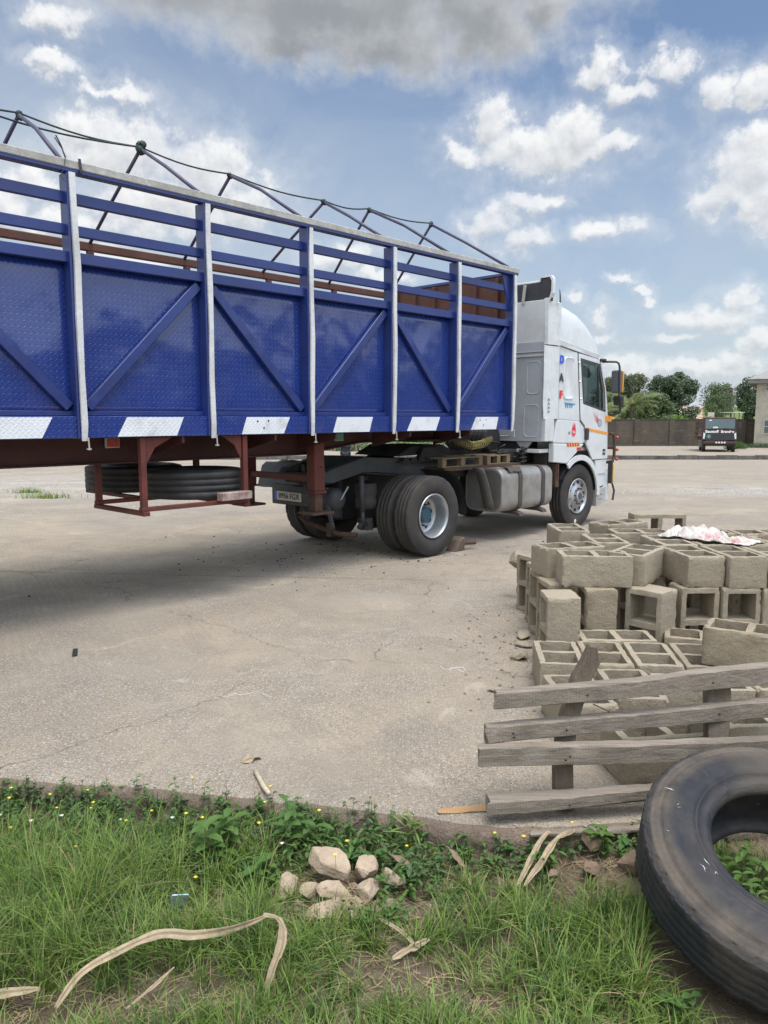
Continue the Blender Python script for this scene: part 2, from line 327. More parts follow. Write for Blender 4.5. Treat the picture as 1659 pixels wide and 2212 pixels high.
# ---------------- terrain ----------------
def zyard(y):
    if y < 14: return 0.0
    if y < 49: t = (y - 14) / 35; return -0.87 * (t * 0.92 + 0.08 * t * t) 
    if y < 70: t = (y - 49) / 21; return -0.87 - 0.25 * (1 - (1 - t) ** 2)
    return -1.12
def sm(a, b, x):
    t = min(1, max(0, (x - a) / (b - a))); return t * t * (3 - 2 * t)
def zland(x, y):
    if y < 49.5: return zyard(y) - 0.19
    z = zyard(y) + 0.10
    if y > 84:
        z += 4.9 * sm(84, 235, y) + (0.9 * sm(84, 170, y)) * sm(58, 75, x * 200 / y) 
        z -= 9 * sm(245, 420, y)
    return z
EDGE = [(-40, 4.6), (-6, 4.05), (-1.957, 3.723), (-1.147, 3.615), (-0.602, 3.51), (-0.284, 3.444), (0.044, 3.38), (0.359, 3.298), (0.56, 3.25), (0.86, 3.262), (1.124, 3.30), (1.6, 3.34), (2.6, 3.36), (6, 3.35), (40, 3.3)]
def edge(x):
    x = min(39.9, max(-39.9, x))
    for (a, b), (c, d) in zip(EDGE, EDGE[1:]):
        if x <= c: t = (x - a) / (c - a); y = b + (d - b) * t; break
    return y + 0.022 * fbm(x * 5, 3.3) + 0.010 * fbm(x * 23, 1.1)
def ground_mat(name, base, dark, speck, rockiness=1.0, yard=True, chip=1.0):
    m = bpy.data.materials.new(name); m.use_nodes = True; k = NT(m.node_tree); b = k.n['Principled BSDF']
    geo = k.new('ShaderNodeNewGeometry').outputs['Position']; p = k.xyz(geo)
    c = k.mix(k.mr(k.noise(geo, 0.55, 6, 0.62, 0.3), 0.35, 0.68), base, dark)
    c = k.mix(k.mr(k.noise(geo, 0.30, 6, 0.62, 0.5), 0.42, 0.62, 0.0, 0.70), c, (0.415, 0.332, 0.225))          # sandy film
    c = k.mix(k.mr(k.noise(geo, 45, 4, 0.7), 0.35, 0.7, 0.0, 0.55), c, tuple(q * 0.62 for q in base))
    c = k.mix(k.mr(k.noise(geo, 1.9, 7, 0.72, 0.8), 0.44, 0.64, 0.0, 0.7), c, tuple(q * 0.62 for q in base))
    c = k.mix(k.mr(k.noise(geo, 1.1, 8, 0.7, 1.5), 0.58, 0.66, 0.0, 0.55), c, tuple(min(1, q * 1.25) for q in base))
    # exposed aggregate: flat pale and dark chips, in patches
    patch = k.mr(k.noise(geo, 0.75, 4, 0.6), 0.33, 0.60, 0.12, 1.0)
    hgt = None
    for sc_, thr, colr, ss in ((62, 0.34, (0.52, 0.49, 0.455), 0.95 * chip), (95, 0.30, (0.10, 0.085, 0.075), 0.8 * chip), (27, 0.22, (0.50, 0.475, 0.44), 0.9 * chip), (38, 0.22, (0.13, 0.11, 0.095), 0.6 * chip)):
        v = k.new('ShaderNodeTexVoronoi', voronoi_dimensions='2D'); v.inputs['Scale'].default_value = sc_
        k.put(v.inputs['Vector'], k.vm('MULTIPLY', k.vm('ADD', geo, (sc_, 0, 0)), (1, 1, 1)))
        rn = k.xyz(v.outputs['Color'])
        sel = k.m('GREATER_THAN', rn[0], 0.42)
        msk = k.m('MULTIPLY', k.m('MULTIPLY', k.mr(v.outputs['Distance'], thr * 1.1, thr * 0.7), sel), k.m('MULTIPLY', k.mr(rn[1], 0, 1, 0.3, 1.0), patch))
        c = k.mix(k.m('MULTIPLY', msk, ss), c, k.mix(rn[2], colr, tuple(q * 0.75 for q in colr)))
        hgt = msk if hgt is None else k.m('ADD', hgt, msk)
    if yard:
        # raked / trowelled ripples in patches and wheel-polished arcs
        wv = k.new('ShaderNodeTexWave', wave_type='BANDS', bands_direction='X'); wv.inputs['Scale'].default_value = 4.2; wv.inputs['Distortion'].default_value = 3.5; wv.inputs['Detail'].default_value = 2; wv.inputs['Detail Scale'].default_value = 0.8
        rot = k.new('ShaderNodeMapping'); rot.inputs['Rotation'].default_value = (0, 0, R(-28)); k.l.new(geo, rot.inputs[0]); k.l.new(rot.outputs[0], wv.inputs[0])
        wm = k.m('MULTIPLY', k.mr(k.noise(geo, 0.42, 3, 0.5), 0.47, 0.60), wv.outputs['Fac'])
        c = k.mix(k.m('MULTIPLY', wm, 0.22), c, tuple(q * 0.55 for q in base))
        # oil drips by the wheels and faint polished wheel tracks
        oil = k.m('MULTIPLY', k.mr(k.noise(geo, 2.6, 5, 0.6), 0.60, 0.66), k.mr(k.vm('LENGTH', k.vm('MULTIPLY', k.vm('SUBTRACT', geo, (0.9, 11.2, 0.0)), (0.45, 1.0, 0.0))), 1.8, 0.4))
        c = k.mix(k.m('MULTIPLY', oil, 0.55), c, (0.07, 0.06, 0.052))
        for (qx, qy, qr) in ((-6.0, 1.0, 8.2), (-6.0, 1.0, 9.9), (7.5, -3.0, 10.4), (7.5, -3.0, 12.1)):
            dr = k.m('ABSOLUTE', k.m('SUBTRACT', k.vm('LENGTH', k.vm('MULTIPLY', k.vm('SUBTRACT', geo, (qx, qy, 0.0)), (1, 1, 0))), qr))
            tk_ = k.m('MULTIPLY', k.mr(dr, 0.20, 0.06), k.mr(k.noise(geo, 0.9, 5, 0.7), 0.42, 0.62))
            c = k.mix(k.m('MULTIPLY', tk_, 0.30), c, tuple(q * 0.55 for q in base))
        # slab joint
        jx = k.m('ADD', p[1], k.m('MULTIPLY', p[0], 0.096)); jx = k.m('ADD', jx, k.m('MULTIPLY', k.m('SUBTRACT', k.noise(geo, 2.5, 3), 0.5), 0.10))
        j = k.mr(k.m('ABSOLUTE', k.m('SUBTRACT', jx, 8.67)), 0.006, 0.028, 1.0, 0.0)
        c = k.mix(k.m('MULTIPLY', j, k.mr(k.noise(geo, 3, 2), 0.4, 0.6, 0.1, 0.7)), c, (0.10, 0.075, 0.06))
        # cracks
        vc = k.new('ShaderNodeTexVoronoi', voronoi_dimensions='2D', feature='DISTANCE_TO_EDGE'); vc.inputs['Scale'].default_value = 0.30
        k.l.new(k.vm('ADD', geo, k.vm('MULTIPLY', k.noise(geo, 1.6, 5, 0.65, color=True), (0.7, 0.7, 0))), vc.inputs['Vector'])
        cr = k.mr(vc.outputs['Distance'], 0.0008, 0.004, 1.0, 0.0)
        c = k.mix(k.m('MULTIPLY', cr, k.mr(k.noise(geo, 0.8, 2), 0.45, 0.6, 0.0, 0.8)), c, (0.075, 0.06, 0.05))
        # white gravel drifts far out on the left, and one patch on the right
        gl = k.m('MULTIPLY', k.m('MULTIPLY', k.mr(p[1], 17, 21), k.mr(p[1], 33, 24)), k.mr(p[0], -2.5, -5))
        gr = k.m('MULTIPLY', k.m('MULTIPLY', k.mr(p[1], 18.5, 20.0), k.mr(p[1], 25, 21.5)), k.mr(p[0], 6.5, 9))
        gf = k.m('MULTIPLY', k.m('MAXIMUM', gl, gr), k.mr(k.noise(k.vm('MULTIPLY', geo, (0.5, 1, 1)), 2.2, 7, 0.75), 0.40, 0.56))
        c = k.mix(k.m('MULTIPLY', gf, 0.75), c, k.mix(k.noise(geo, 12, 5, 0.8), (0.30, 0.28, 0.25), (0.50, 0.48, 0.44)))
        # tonal bands of settled dust that lie across the far yard
        bd = k.noise(k.vm('MULTIPLY', geo, (0.09, 0.8, 1)), 1.0, 5, 0.6)
        c = k.mix(k.m('MULTIPLY', k.mr(bd, 0.4, 0.65), k.mr(p[1], 9, 16, 0, 0.42)), c, (0.27, 0.235, 0.20))
    k.l.new(c, b.inputs['Base Color']); b.inputs['Roughness'].default_value = 0.93; b.inputs['Specular IOR Level'].default_value = 0.25
    h = k.m('ADD', k.m('MULTIPLY', k.noise(geo, 38, 6, 0.7), 0.9 * rockiness), k.m('MULTIPLY', k.noise(geo, 5, 5, 0.6), 1.6))
    h = k.m('ADD', h, k.m('MULTIPLY', hgt, 0.35))
    bn = k.new('ShaderNodeBump'); bn.inputs['Distance'].default_value = 0.012; k.l.new(h, bn.inputs['Height']); k.l.new(bn.outputs[0], b.inputs['Normal'])
    return m
M['yard'] = ground_mat('yard_concrete', (0.375, 0.326, 0.258), (0.230, 0.197, 0.154), 1, 1.4, chip=1.15)
M['soil'] = ground_mat('soil', (0.190, 0.138, 0.095), (0.105, 0.075, 0.052), 1, 3.5, yard=False, chip=0.12)
M['edge_soil'] = ground_mat('edge_concrete', (0.27, 0.205, 0.16), (0.17, 0.125, 0.098), 1, 3.5, yard=False, chip=0.25)
def land_mat():
    m = bpy.data.materials.new('land'); m.use_nodes = True; k = NT(m.node_tree); b = k.n['Principled BSDF']
    geo = k.new('ShaderNodeNewGeometry').outputs['Position']; p = k.xyz(geo)
    grass = k.mix(k.noise(geo, 0.16, 7, 0.7), (0.045, 0.085, 0.018), (0.17, 0.22, 0.055))
    dirt = k.mix(k.noise(geo, 0.3, 6, 0.65), (0.33, 0.27, 0.22), (0.25, 0.20, 0.165))
    c = k.mix(k.mr(p[1], 83, 85), dirt, grass)
    k.l.new(c, b.inputs['Base Color']); b.inputs['Roughness'].default_value = 0.95; return m
M['land'] = land_mat()
M['dirt_road'] = pm('dirt_road', (0.46, 0.30, 0.22), 0.95, var=0.3, vs=0.4)

def grid(name, xs, ys, zf, mat, skirt=None):
    b = MB(); n = len(xs)
    for y in ys:
        for x in xs: b.v.append((x, y, zf(x, y)))
    for j in range(len(ys) - 1):
        for i in range(n - 1): b.f.append((j * n + i, j * n + i + 1, (j + 1) * n + i + 1, (j + 1) * n + i)); b.mi.append(0)
    return b.build(name, mat, smooth=True)
xs = [-900, -400, -200, -120, -80, -60] + [i * 4 for i in range(-12, 26)] + [110, 130, 160, 200, 300, 500, 900]
ys = [-500, -100, -20, 0, 3, 10, 20, 30, 40, 49.4, 49.6, 60, 70, 80, 84] + [90 + i * 10 for i in range(18)] + [290, 330, 380, 430, 600, 1500]
struct(grid('ground', xs, ys, zland, M['land']))
# yard slab: top sheet with a broken near edge and a visible thickness
def build_yard():
    b = MB(); X = [-60, -40, -25, -15, -10, -7] + [-5 + i * 0.05 for i in range(201)] + [7, 10, 15, 25, 40, 60, 80]
    rows = [0.0, 0.04, 0.12, 0.3, 0.6, 1.0] ; ab = [5, 6, 8, 10, 12, 14, 16, 18, 20, 23, 26, 30, 34, 38, 42, 46, 49.0]
    n = len(X)
    def P(x, r):
        e = edge(x)
        if r < len(rows):
            y = e + rows[r]; z = 0.0 if r > 1 else (-0.022 - 0.012 * fbm(x * 9, 0.5) if r == 0 else -0.004)
            return (x, y, z + 0.006 * fbm(x * 3, y * 3) * (r < 5))
        return (x, ab[r - len(rows)], zyard(ab[r - len(rows)]))
    nr = len(rows) + len(ab)
    for r in range(nr): b.v += [P(x, r) for x in X]
    for r in range(nr - 1):
        for i in range(n - 1): b.f.append((r * n + i, r * n + i + 1, (r + 1) * n + i + 1, (r + 1) * n + i)); b.mi.append(1 if (r < 1) else 0)
    # broken face
    base = len(b.v)
    for (dy, z) in ((-0.012, -0.06), (-0.002, -0.13), (-0.03, -0.24)):
        b.v += [(x, edge(x) + dy + 0.02 * fbm(x * 14, z * 30), z) for x in X]
    for i in range(n - 1):
        b.f.append((i, base + i, base + i + 1, i + 1)); b.mi.append(1)
        for q in range(2): b.f.append((base + q * n + i, base + (q + 1) * n + i, base + (q + 1) * n + i + 1, base + q * n + i + 1)); b.mi.append(1)
    return b.build('yard', [M['yard'], M['edge_soil']], smooth=True)
struct(build_yard())
def zverge(x, y):
    e = edge(x); d = e - y
    z = -0.125 - 0.03 * sm(0.0, 1.2, d) + 0.030 * fbm(x * 2.1, y * 2.1, 5) + 0.012 * fbm(x * 9, y * 9, 2) 
    z += 0.07 * math.exp(-((x - 0.98) ** 2 + (y - 3.1) ** 2) / 0.03)
    z += 0.055 * math.exp(-((x + 0.22) ** 2 + (y - 2.95) ** 2) / 0.05)
    if d < 0.10: z = z + (0.10 - d) * 0.35
    return z
def build_verge():
    b = MB(); X = [-5 + i * 0.045 for i in range(223)]; T = [0, .02, .05] + [0.09 + i * 0.045 for i in range(60)]
    n = len(X)
    for t in T: b.v += [(x, edge(x) + 0.035 - t, zverge(x, edge(x) + 0.035 - t)) for x in X]
    for j in range(len(T) - 1):
        for i in range(n - 1): b.f.append((j * n + i, j * n + i + 1, (j + 1) * n + i + 1, (j + 1) * n + i)); b.mi.append(0)
    return b.build('verge_soil', M['soil'], smooth=True)
struct(build_verge())
# ---------------- far kerb ----------------
def build_kerb():
    b = MB(); x = -45.0; r = random.Random(3)
    while x < 42:
        L_ = 1.25 + r.uniform(-.05, .05)
        gap = 16.3 < x < 17.3
        if not gap:
            h = 0.27 + r.uniform(-.03, .02); y = 49.0 + r.uniform(-.03, .03)
            b.hexa([(x + .012, y, -1.0), (x + L_ - .012, y, -1.0), (x + .012, y + .45, -1.0), (x + L_ - .012, y + .45, -1.0), (x + .012, y + .05, -.87 + h), (x + L_ - .012, y + .05, -.87 + h), (x + .012, y + .45, -.87 + h), (x + L_ - .012, y + .45, -.87 + h)])
        x += L_
    return b.build('kerb', pm('kerb_stone', (0.10, 0.092, 0.085), 0.9, var=0.5, vs=1.1, grime=0.5, gcol=(0.24, 0.21, 0.18), bump=0.02, bs=6), bevel=0.02)
struct(build_kerb())
fy = MB(); FX = [-60, -30, 0, 10, 20, 30, 40, 60, 80]
fy_o = grid('far_yard', FX, [49.42, 52, 56, 60, 65, 70, 75, 84], lambda x, y: zyard(y) + 0.115, M['yard']); struct(fy_o)
# dirt road climbing the hill
def build_road():
    b = MB(); pts = []
    for i in range(30):
        y = 88 + i * 5.6; x = .4015 * y - 1.2 * math.sin((y - 88) / 50); wdt = 2.2 + (y - 88) * 0.006
        pts.append((x, y, wdt))
    for x, y, q in pts:
        for s in (-1, 0, 1): b.v.append((x + s * q, y, zland(x + s * q, y) + 0.07))
    for i in range(len(pts) - 1):
        for s in (0, 1): b.f.append((i * 3 + s, i * 3 + s + 1, i * 3 + s + 4, i * 3 + s + 3)); b.mi.append(0)
    return b.build('dirt_road', M['dirt_road'], smooth=True)
struct(build_road())

# ---------------- trailer ----------------
TO = Vector((0.6798, 10.0741, 0)); TA = R(46.2624)
tr = thing('livestock_trailer', 'long blue steel-sided open-top trailer with white posts, red-brown beams and hoop tubes over it', 'trailer', TO, TA)
PX = [-11.3, -9.95, -8.6, -7.3, -6.02, -4.72, -3.41, -2.12, -0.80, 0.45, 1.735]
X0, X1 = -11.3, 1.80
def side_parts(y, s, near=True):
    """one long side; s=+1 pushes inward"""
    Y = lambda a: y + s * a
    def bx(b, x0, x1, a0, a1, z0, z1, mi=0):
        ya, yb = sorted((Y(a0), Y(a1))); b.box(x0, x1, ya, yb, z0, z1, mi)
    b = MB(); bx(b, X0, X1, .030, .140, 1.665, 1.853); b.build('side_band', M['blue_plate'], tr, bevel=.006)
    for i in range(len(PX) - 1):
        a, c = PX[i] + .05, PX[i + 1] - .05
        b = MB()
        if near:
            nx, nz = 14, 14      # slightly buckled sheet
            vs = []
            for j in range(nz + 1):
                for q in range(nx + 1):
                    x = a - .05 + (c - a + .1) * q / nx; z = 1.85 + 1.30 * j / nz
                    e = math.sin(math.pi * q / nx) * math.sin(math.pi * j / nz)
                    vs.append((x, Y(.128 + .012 * e * fbm(x * 2.3, z * 2.3, 7)), z))
            b.add(vs, [(j * (nx + 1) + q, j * (nx + 1) + q + 1, (j + 1) * (nx + 1) + q + 1, (j + 1) * (nx + 1) + q) for j in range(nz) for q in range(nx)])
            o = b.build('side_panel', M['blue_plate'], tr, smooth=True); q = o.modifiers.new('so', 'SOLIDIFY'); q.thickness = .005; q.offset = 0
            b = MB(); bx(b, a, c, .085, .124, 1.856, 1.90); b.build('panel_rib', M['blue'], tr, bevel=.004)
            # diagonal brace
            lo, hi = 1.93, 3.10
            up = (i % 2 == 1)
            p0 = (a + .03, Y(.092), lo if up else hi); p1 = (c - .03, Y(.092), hi if up else lo)
            b = MB(); b.beam(p0, p1, .052, .088, up=(0, 1, 0)) if False else b.beam(p0, p1, .088, .052, up=(0, 1, 0)); b.build('diagonal_brace', M['blue'], tr, bevel=.005)
        else:
            bx(b, a - .05, c + .05, .12, .13, 1.85, 3.15); b.build('side_panel', M['brown_board'], tr)
    blue = M['blue'] if near else M['brown_board']
    zt = 3.92
    b = MB(); bx(b, X0, X1 - .03, .048, .140, 3.135, 3.228); b.build('panel_rail', blue, tr, bevel=.006)
    if near:
        for z0, z1 in ((3.365, 3.452), (3.622, 3.715)):
            for i in range(len(PX) - 1):
                b = MB(); bx(b, PX[i] + .033, PX[i + 1] - .033, .070, .120, z0, z1); b.build('slat', blue, tr, bevel=.006)
        b = MB(); bx(b, X0, X1 + .02, -.012, .085, 3.885, 3.952, 0); b.build('top_rail', M['rail_grey'], tr, bevel=.006)
        b = MB(); bx(b, X0, X1, -.006, .09, 3.856, 3.884, 0); b.build('top_rail_lip', M['blue'], tr, bevel=.003)
        r = random.Random(5)
        for i, x in enumerate(PX):
            bow = .004 + .012 * r.random()
            zz = [1.64, 1.78, 2.2, 2.7, 3.1, 3.5, 3.856]
            b = MB()   # blue channel web, then the pale outer flange
            bx(b, x - .050, x - .030, .0, .136, 1.66, 3.856); bx(b, x - .030, x + .030, .008, .136, 1.66, 3.856)
            b.build('side_post', M['blue'], tr, bevel=.004)
            b = MB(); prev = None; vs = []; fs = []
            for q, z in enumerate(zz):
                jx = .006 * math.sin(z * 5 + i) ; jy = bow * math.sin((z - 1.6) / 2.3 * 3.14) + (-.012 if q == 0 else 0); hw = .026 + .003 * math.sin(z * 9 + i * 2)
                ya, yb = Y(-.012 - jy), Y(.006)
                vs += [(x - hw + jx, ya, z), (x + hw + jx, ya, z), (x + hw + jx, yb, z), (x - hw + jx, yb, z)]
            for q in range(len(zz) - 1):
                for e in range(4): fs.append((q * 4 + e, q * 4 + (e + 1) % 4, q * 4 + 4 + (e + 1) % 4, q * 4 + 4 + e))
            fs += [(0, 1, 2, 3), tuple(len(vs) - 4 + e for e in range(4))]
            b.add(vs, fs); b.build('post_flange', M['post_white'], tr, bevel=.002)
            b = MB(); b.tube([(x + .03, Y(-.01), 1.67), (x + .035, Y(-.012), 1.56)], .007, 6); b.box(x + .015, x + .05, Y(-.02), Y(0), 1.565, 1.577); b.build('drop_pin', M['pale_steel'], tr)
side_parts(0.0, 1)
side_parts(2.5, -1, near=False)
# white reflective-looking painted stripes on the band
for (a, b_, c, d) in [(-10.9, -10.4, -10.8, -10.3), (-9.7, -9.15, -9.6, -9.05), (-8.4, -7.85, -8.3, -7.75), (-7.1, -6.5, -7.0, -6.4), (-5.75, -5.07, -5.65, -4.975), (-4.40, -3.80, -4.30, -3.72), (-3.05, -2.505, -2.985, -2.42), (-1.79, -1.205, -1.725, -1.147), (-.535, .025, -.43, .11), (.78, 1.365, .893, 1.42)]:
    q = MB(); q.prism([(a, 1.672), (b_, 1.672), (d, 1.846), (c, 1.846)], .0265, .031); q.build('white_stripe', M['white_plate'], tr)
for x in (-3.05, .78):
    q = MB()
    for dx, dz in ((.20, .13), (.34, .135), (.28, .06)): q.disc((x + dx, .0255, 1.672 + dz), (0, 1, 0), .011, 10)
    q.build('bolt_holes', M['hole_black'], tr)
# far side upper rail + slats drawn down to a lower brown rail, as the photo shows only one
b = MB(); b.box(X0, X1, 2.40, 2.47, 3.765, 3.86); b.build('far_rail', M['brown_board'], tr, bevel=.008)
for x in PX: b = MB(); b.box(x - .035, x + .035, 2.40, 2.46, 3.2, 3.765); b.build('far_post', M['brown_board'], tr)
# headboard
b = MB(); b.box(1.715, 1.74, .145, 2.38, 1.68, 3.86); b.build('headboard', M['brown_board'], tr)
for i in range(6): b = MB(); b.box(1.655, 1.712, .25 + i * .4, .30 + i * .4, 1.70, 3.84); b.build('headboard_rib', M['brown_board'], tr, bevel=.005)
b = MB(); b.box(1.70, 1.78, .14, 2.42, 3.862, 3.905); b.build('headboard_rail', M['blue'], tr, bevel=.005)
b = MB(); b.prism([(1.50, 3.85), (1.70, 3.85), (1.70, 3.30)], .06, .075); b.build('corner_gusset', M['blue'], tr)
b = MB(); b.box(X0, X1, .14, 2.36, 1.70, 1.76); b.build('floor', M['maroon'], tr)
b = MB(); b.box(X0, X0 + .05, .14, 2.36, 1.76, 3.8); b.build('tailboard', M['blue'], tr)
# hoops
AP = [-11, -9.9, -8.6, -7.2, -6.0 + .15, -4.55 + .0, -3.38, -2.25, -0.80, 0.03, 1.34]
BS = [-11.2, -9.9, -8.7, -7.4, -6.05, -4.79, -3.465, -2.21, -.967, .289, 1.648]
for i, (xa, xb) in enumerate(zip(AP, BS)):
    if i == 5: xa = -4.62
    z = [4.66, 4.64, 4.64, 4.65, 4.64, 4.65, 4.641, 4.615, 4.60, 4.656, 4.69][i]
    b = MB(); yy = (1.25 - .05); mid = .06
    p0 = (xb, .04, 3.95); pa = (xa, 1.25, z); p1 = (xb + .05, 2.43, 3.84)
    m0 = Vector(p0).lerp(Vector(pa), .55) + Vector((0, 0, .045 if i % 2 else .015))
    b.tube([p0, m0, pa], .019, 8); b.tube([pa, Vector(pa).lerp(Vector(p1), .5) + Vector((0, 0, .01)), p1], .019, 8)
    b.build('hoop_tube', M['tube_blue'], tr, smooth=True)
# chassis beams: deep I-section with gooseneck taper
for yb in (.72, 1.66):
    prof = [(X0 + .3, 1.66), (X0 + .3, 1.40), (-1.6, 1.40), (-1.33, 1.44), (-.68, 1.52), (.94, 1.555), (1.55, 1.64), (1.55, 1.66)]
    b = MB(); b.prism(prof, yb + .045, yb + .06)
    lowr = prof[1:7]
    for (x0, z0), (x1, z1) in zip(lowr, lowr[1:]):
        b.hexa([(x0, yb, z0 - .014), (x1, yb, z1 - .014), (x0, yb + .12, z0 - .014), (x1, yb + .12, z1 - .014), (x0, yb, z0 + .004), (x1, yb, z1 + .004), (x0, yb + .12, z0 + .004), (x1, yb + .12, z1 + .004)])
    b.build('chassis_beam', M['maroon'], tr, bevel=.003)
for i, x in enumerate([-10.6, -9.3, -8.0, -6.7, -5.45, -3.72, -2.6, -1.72, -.45, .8]):
    b = MB()
    for a, c in ((.05, .72), (1.78, 2.45)):
        inner = c if a < 1 else a; outer = a if a < 1 else c
        b.prism([(outer, 1.66), (inner, 1.66), (inner, 1.45), (outer, 1.60)], x - .012, x + .012, fn=lambda p, z, q: (q, p, z))
    b.box(x - .04, x + .04, .78, 1.66, 1.55, 1.655); b.build('outrigger', M['maroon'], tr)
# king plate / fifth wheel coupler zone
b = MB(); b.box(.25, 1.45, .55, 1.95, 1.50, 1.53); b.build('coupler_plate', M['chassis'], tr)
# landing legs
for y in (.50, 1.86):
    b = MB(); b.box(-1.66, -1.50, y, y + .16, .95, 1.66); o = b.build('landing_leg', M['red_oxide'], tr, bevel=.01)
    b = MB(); b.box(-1.64, -1.52, y + .02, y + .14, .70, .95); b.build('inner_leg', M['rust'], o, bevel=.006)
    b = MB(); b.box(-1.75, -1.41, y - .07, y + .23, .672, .70); b.build('foot', M['rust'], o, bevel=.004)
    b = MB(); b.box(-1.675, -1.485, y - .012, y + .172, .93, .955); b.build('collar', M['red_oxide'], o)
b = MB(); b.box(-1.62, -1.55, .66, 1.86, 1.06, 1.14); b.build('leg_cross_tube', M['red_oxide'], tr, bevel=.006)
b = MB(); b.tube([(-1.60, .47, 1.25), (-1.60, .40, 1.25), (-1.60, .40, 1.0), (-1.60, .34, 1.0)], .009, 6); b.build('crank_handle', M['rust'], tr)
# spare wheel carrier
cr = MB()
for y, xx in ((.10, (-4.13, -2.98)), (1.0, (-4.13, -2.98)), (2.28, (-3.0,))):
    for x in xx:
        cr.box(x - .028, x + .028, y - .03, y + .03, 1.005, 1.66)
    if y < 2: cr.box(-4.165, -2.945, y - .035, y + .035, .965, 1.005)
cr.box(-4.165, -4.095, .05, 1.05, .925, .964); cr.box(-3.015, -2.945, .05, 2.33, .925, .964); cr.box(-3.66, -3.60, 1.05, 2.3, .965, 1.005); cr.box(-3.66, -3.0, 2.25, 2.3, .965, 1.005)
cr.prism([(-4.095, 1.66), (-3.80, 1.66), (-4.0, 1.56), (-4.095, 1.40)], .09, .11); cr.prism([(-3.015, 1.66), (-3.25, 1.66), (-3.10, 1.56), (-3.015, 1.40)], .09, .11)
cr.build('spare_wheel_carrier', M['red_oxide'], tr, bevel=.004)
# side marker lamps
for x, mt in ((-4.12, 'red_lens'), (-1.09, 'green_lens')):
    b = MB(); b.box(x - .075, x + .075, .676, .702, 1.545, 1.645); o = b.build('marker_lamp', M['lens_frame'], tr, bevel=.006)
    b = MB(); b.box(x - .062, x + .062, .670, .6755, 1.556, 1.634); b.build('lens', M[mt], o, bevel=.004)

# ---------------- wheels ----------------
def tyre_profile(Rr, wd, rb):
    h = wd / 2
    return [(-h * .62, rb), (-h * .80, rb + .012), (-h * .93, rb + .06), (-h * 1.0, rb + (Rr - rb) * .45), (-h * .97, rb + (Rr - rb) * .72), (-h * .90, Rr - .030), (-h * .86, Rr - .010), (-h * .80, Rr - .002),
            (-h * .46, Rr), (-h * .44, Rr - .012), (-h * .38, Rr - .012), (-h * .36, Rr), (-h * .04, Rr), (-h * .02, Rr - .012), (h * .04, Rr - .012), (h * .06, Rr), (h * .38, Rr), (h * .40, Rr - .012), (h * .46, Rr - .012), (h * .48, Rr),
            (h * .80, Rr - .002), (h * .86, Rr - .010), (h * .90, Rr - .030), (h * .97, rb + (Rr - rb) * .72), (h * 1.0, rb + (Rr - rb) * .45), (h * .93, rb + .06), (h * .80, rb + .012), (h * .62, rb)]
def make_tyre(name, Rr, wd, rb, c, ax, parent, mat, n=120, lug=.008, worn=0.0, shade=True):
    lugs = {5, 6, 7, 20, 21, 22}
    def rf(k_, j):
        r_ = 0.0
        if k_ in lugs and j % 5 == 0: r_ -= lug
        if k_ in (8, 11, 12, 15, 16, 19) and (j + k_) % 6 == 0: r_ -= lug * .5
        return r_
    b = MB(); b.lathe(tyre_profile(Rr, wd, rb), c, ax, n, rfun=rf, closed=True)
    return b.build(name, mat, parent, smooth=False if n < 100 else True)
def rear_rim(c, ax, parent, out=1):
    c = Vector(c); ax = Vector(ax)
    b = MB(); b.lathe([(.115, .300), (.128, .296), (.130, .285), (.115, .275), (.09, .268), (.02, .262), (-.06, .258), (-.085, .245), (-.095, .20), (-.098, .14), (-.09, .125), (-.085, .115), (-.085, 0.001)], c, ax, 56)
    o = b.build('rim', M['steel_rim'], parent, smooth=True)
    b = MB(); u = ax.orthogonal().normalized(); w_ = ax.cross(u)
    for i in range(10):
        t = 2 * math.pi * i / 10; b.disc(c + ax * -.0925 + (u * math.cos(t) + w_ * math.sin(t)) * .205, ax, .028, 14)
    b.build('hand_hole', M['hole_black'], o)
    b = MB(); b.lathe([(-.08, .112), (-.02, .105), (.0, .085), (.005, .0)], c, ax, 24)
    for i in range(10):
        t = 2 * math.pi * (i + .5) / 10; q = c + (u * math.cos(t) + w_ * math.sin(t)) * .148; b.tube([q + ax * -.095, q + ax * -.06], .014, 6)
    b.build('hub', M['hub_blue'], o, smooth=False)
    return o
def front_rim(c, ax, parent):
    c = Vector(c); ax = Vector(ax)
    b = MB(); b.lathe([(.118, .300), (.130, .292), (.128, .278), (.105, .268), (.085, .262), (.088, .235), (.105, .20), (.128, .165), (.135, .155), (.135, .10), (.130, .095)], c, ax, 56)
    o = b.build('rim', M['steel_rim'], parent, smooth=True)
    u = ax.orthogonal().normalized(); w_ = ax.cross(u)
    b = MB()
    for i in range(10):
        t = 2 * math.pi * i / 10; q = c + ax * .098 + (u * math.cos(t) + w_ * math.sin(t)) * .233; b.tube([q, q + ax * .004], .026, 14)
    b.build('hand_hole', M['hole_black'], o)
    for i in range(10):
        b = MB(); t = 2 * math.pi * (i + .5) / 10; q = c + ax * .13 + (u * math.cos(t) + w_ * math.sin(t)) * .133; b.tube([q, q + ax * .028], .016, 6); b.build('wheel_nut', M['rust'], o)
    b = MB(); b.lathe([(.118, .102), (.155, .098), (.165, .085), (.165, .0)], c, ax, 24, mi=0); b.disc(c + ax * .166, ax, .062, 20, 1); b.build('hub', [M['steel_rim'], M['hub_blue']], o, smooth=False)
    return o
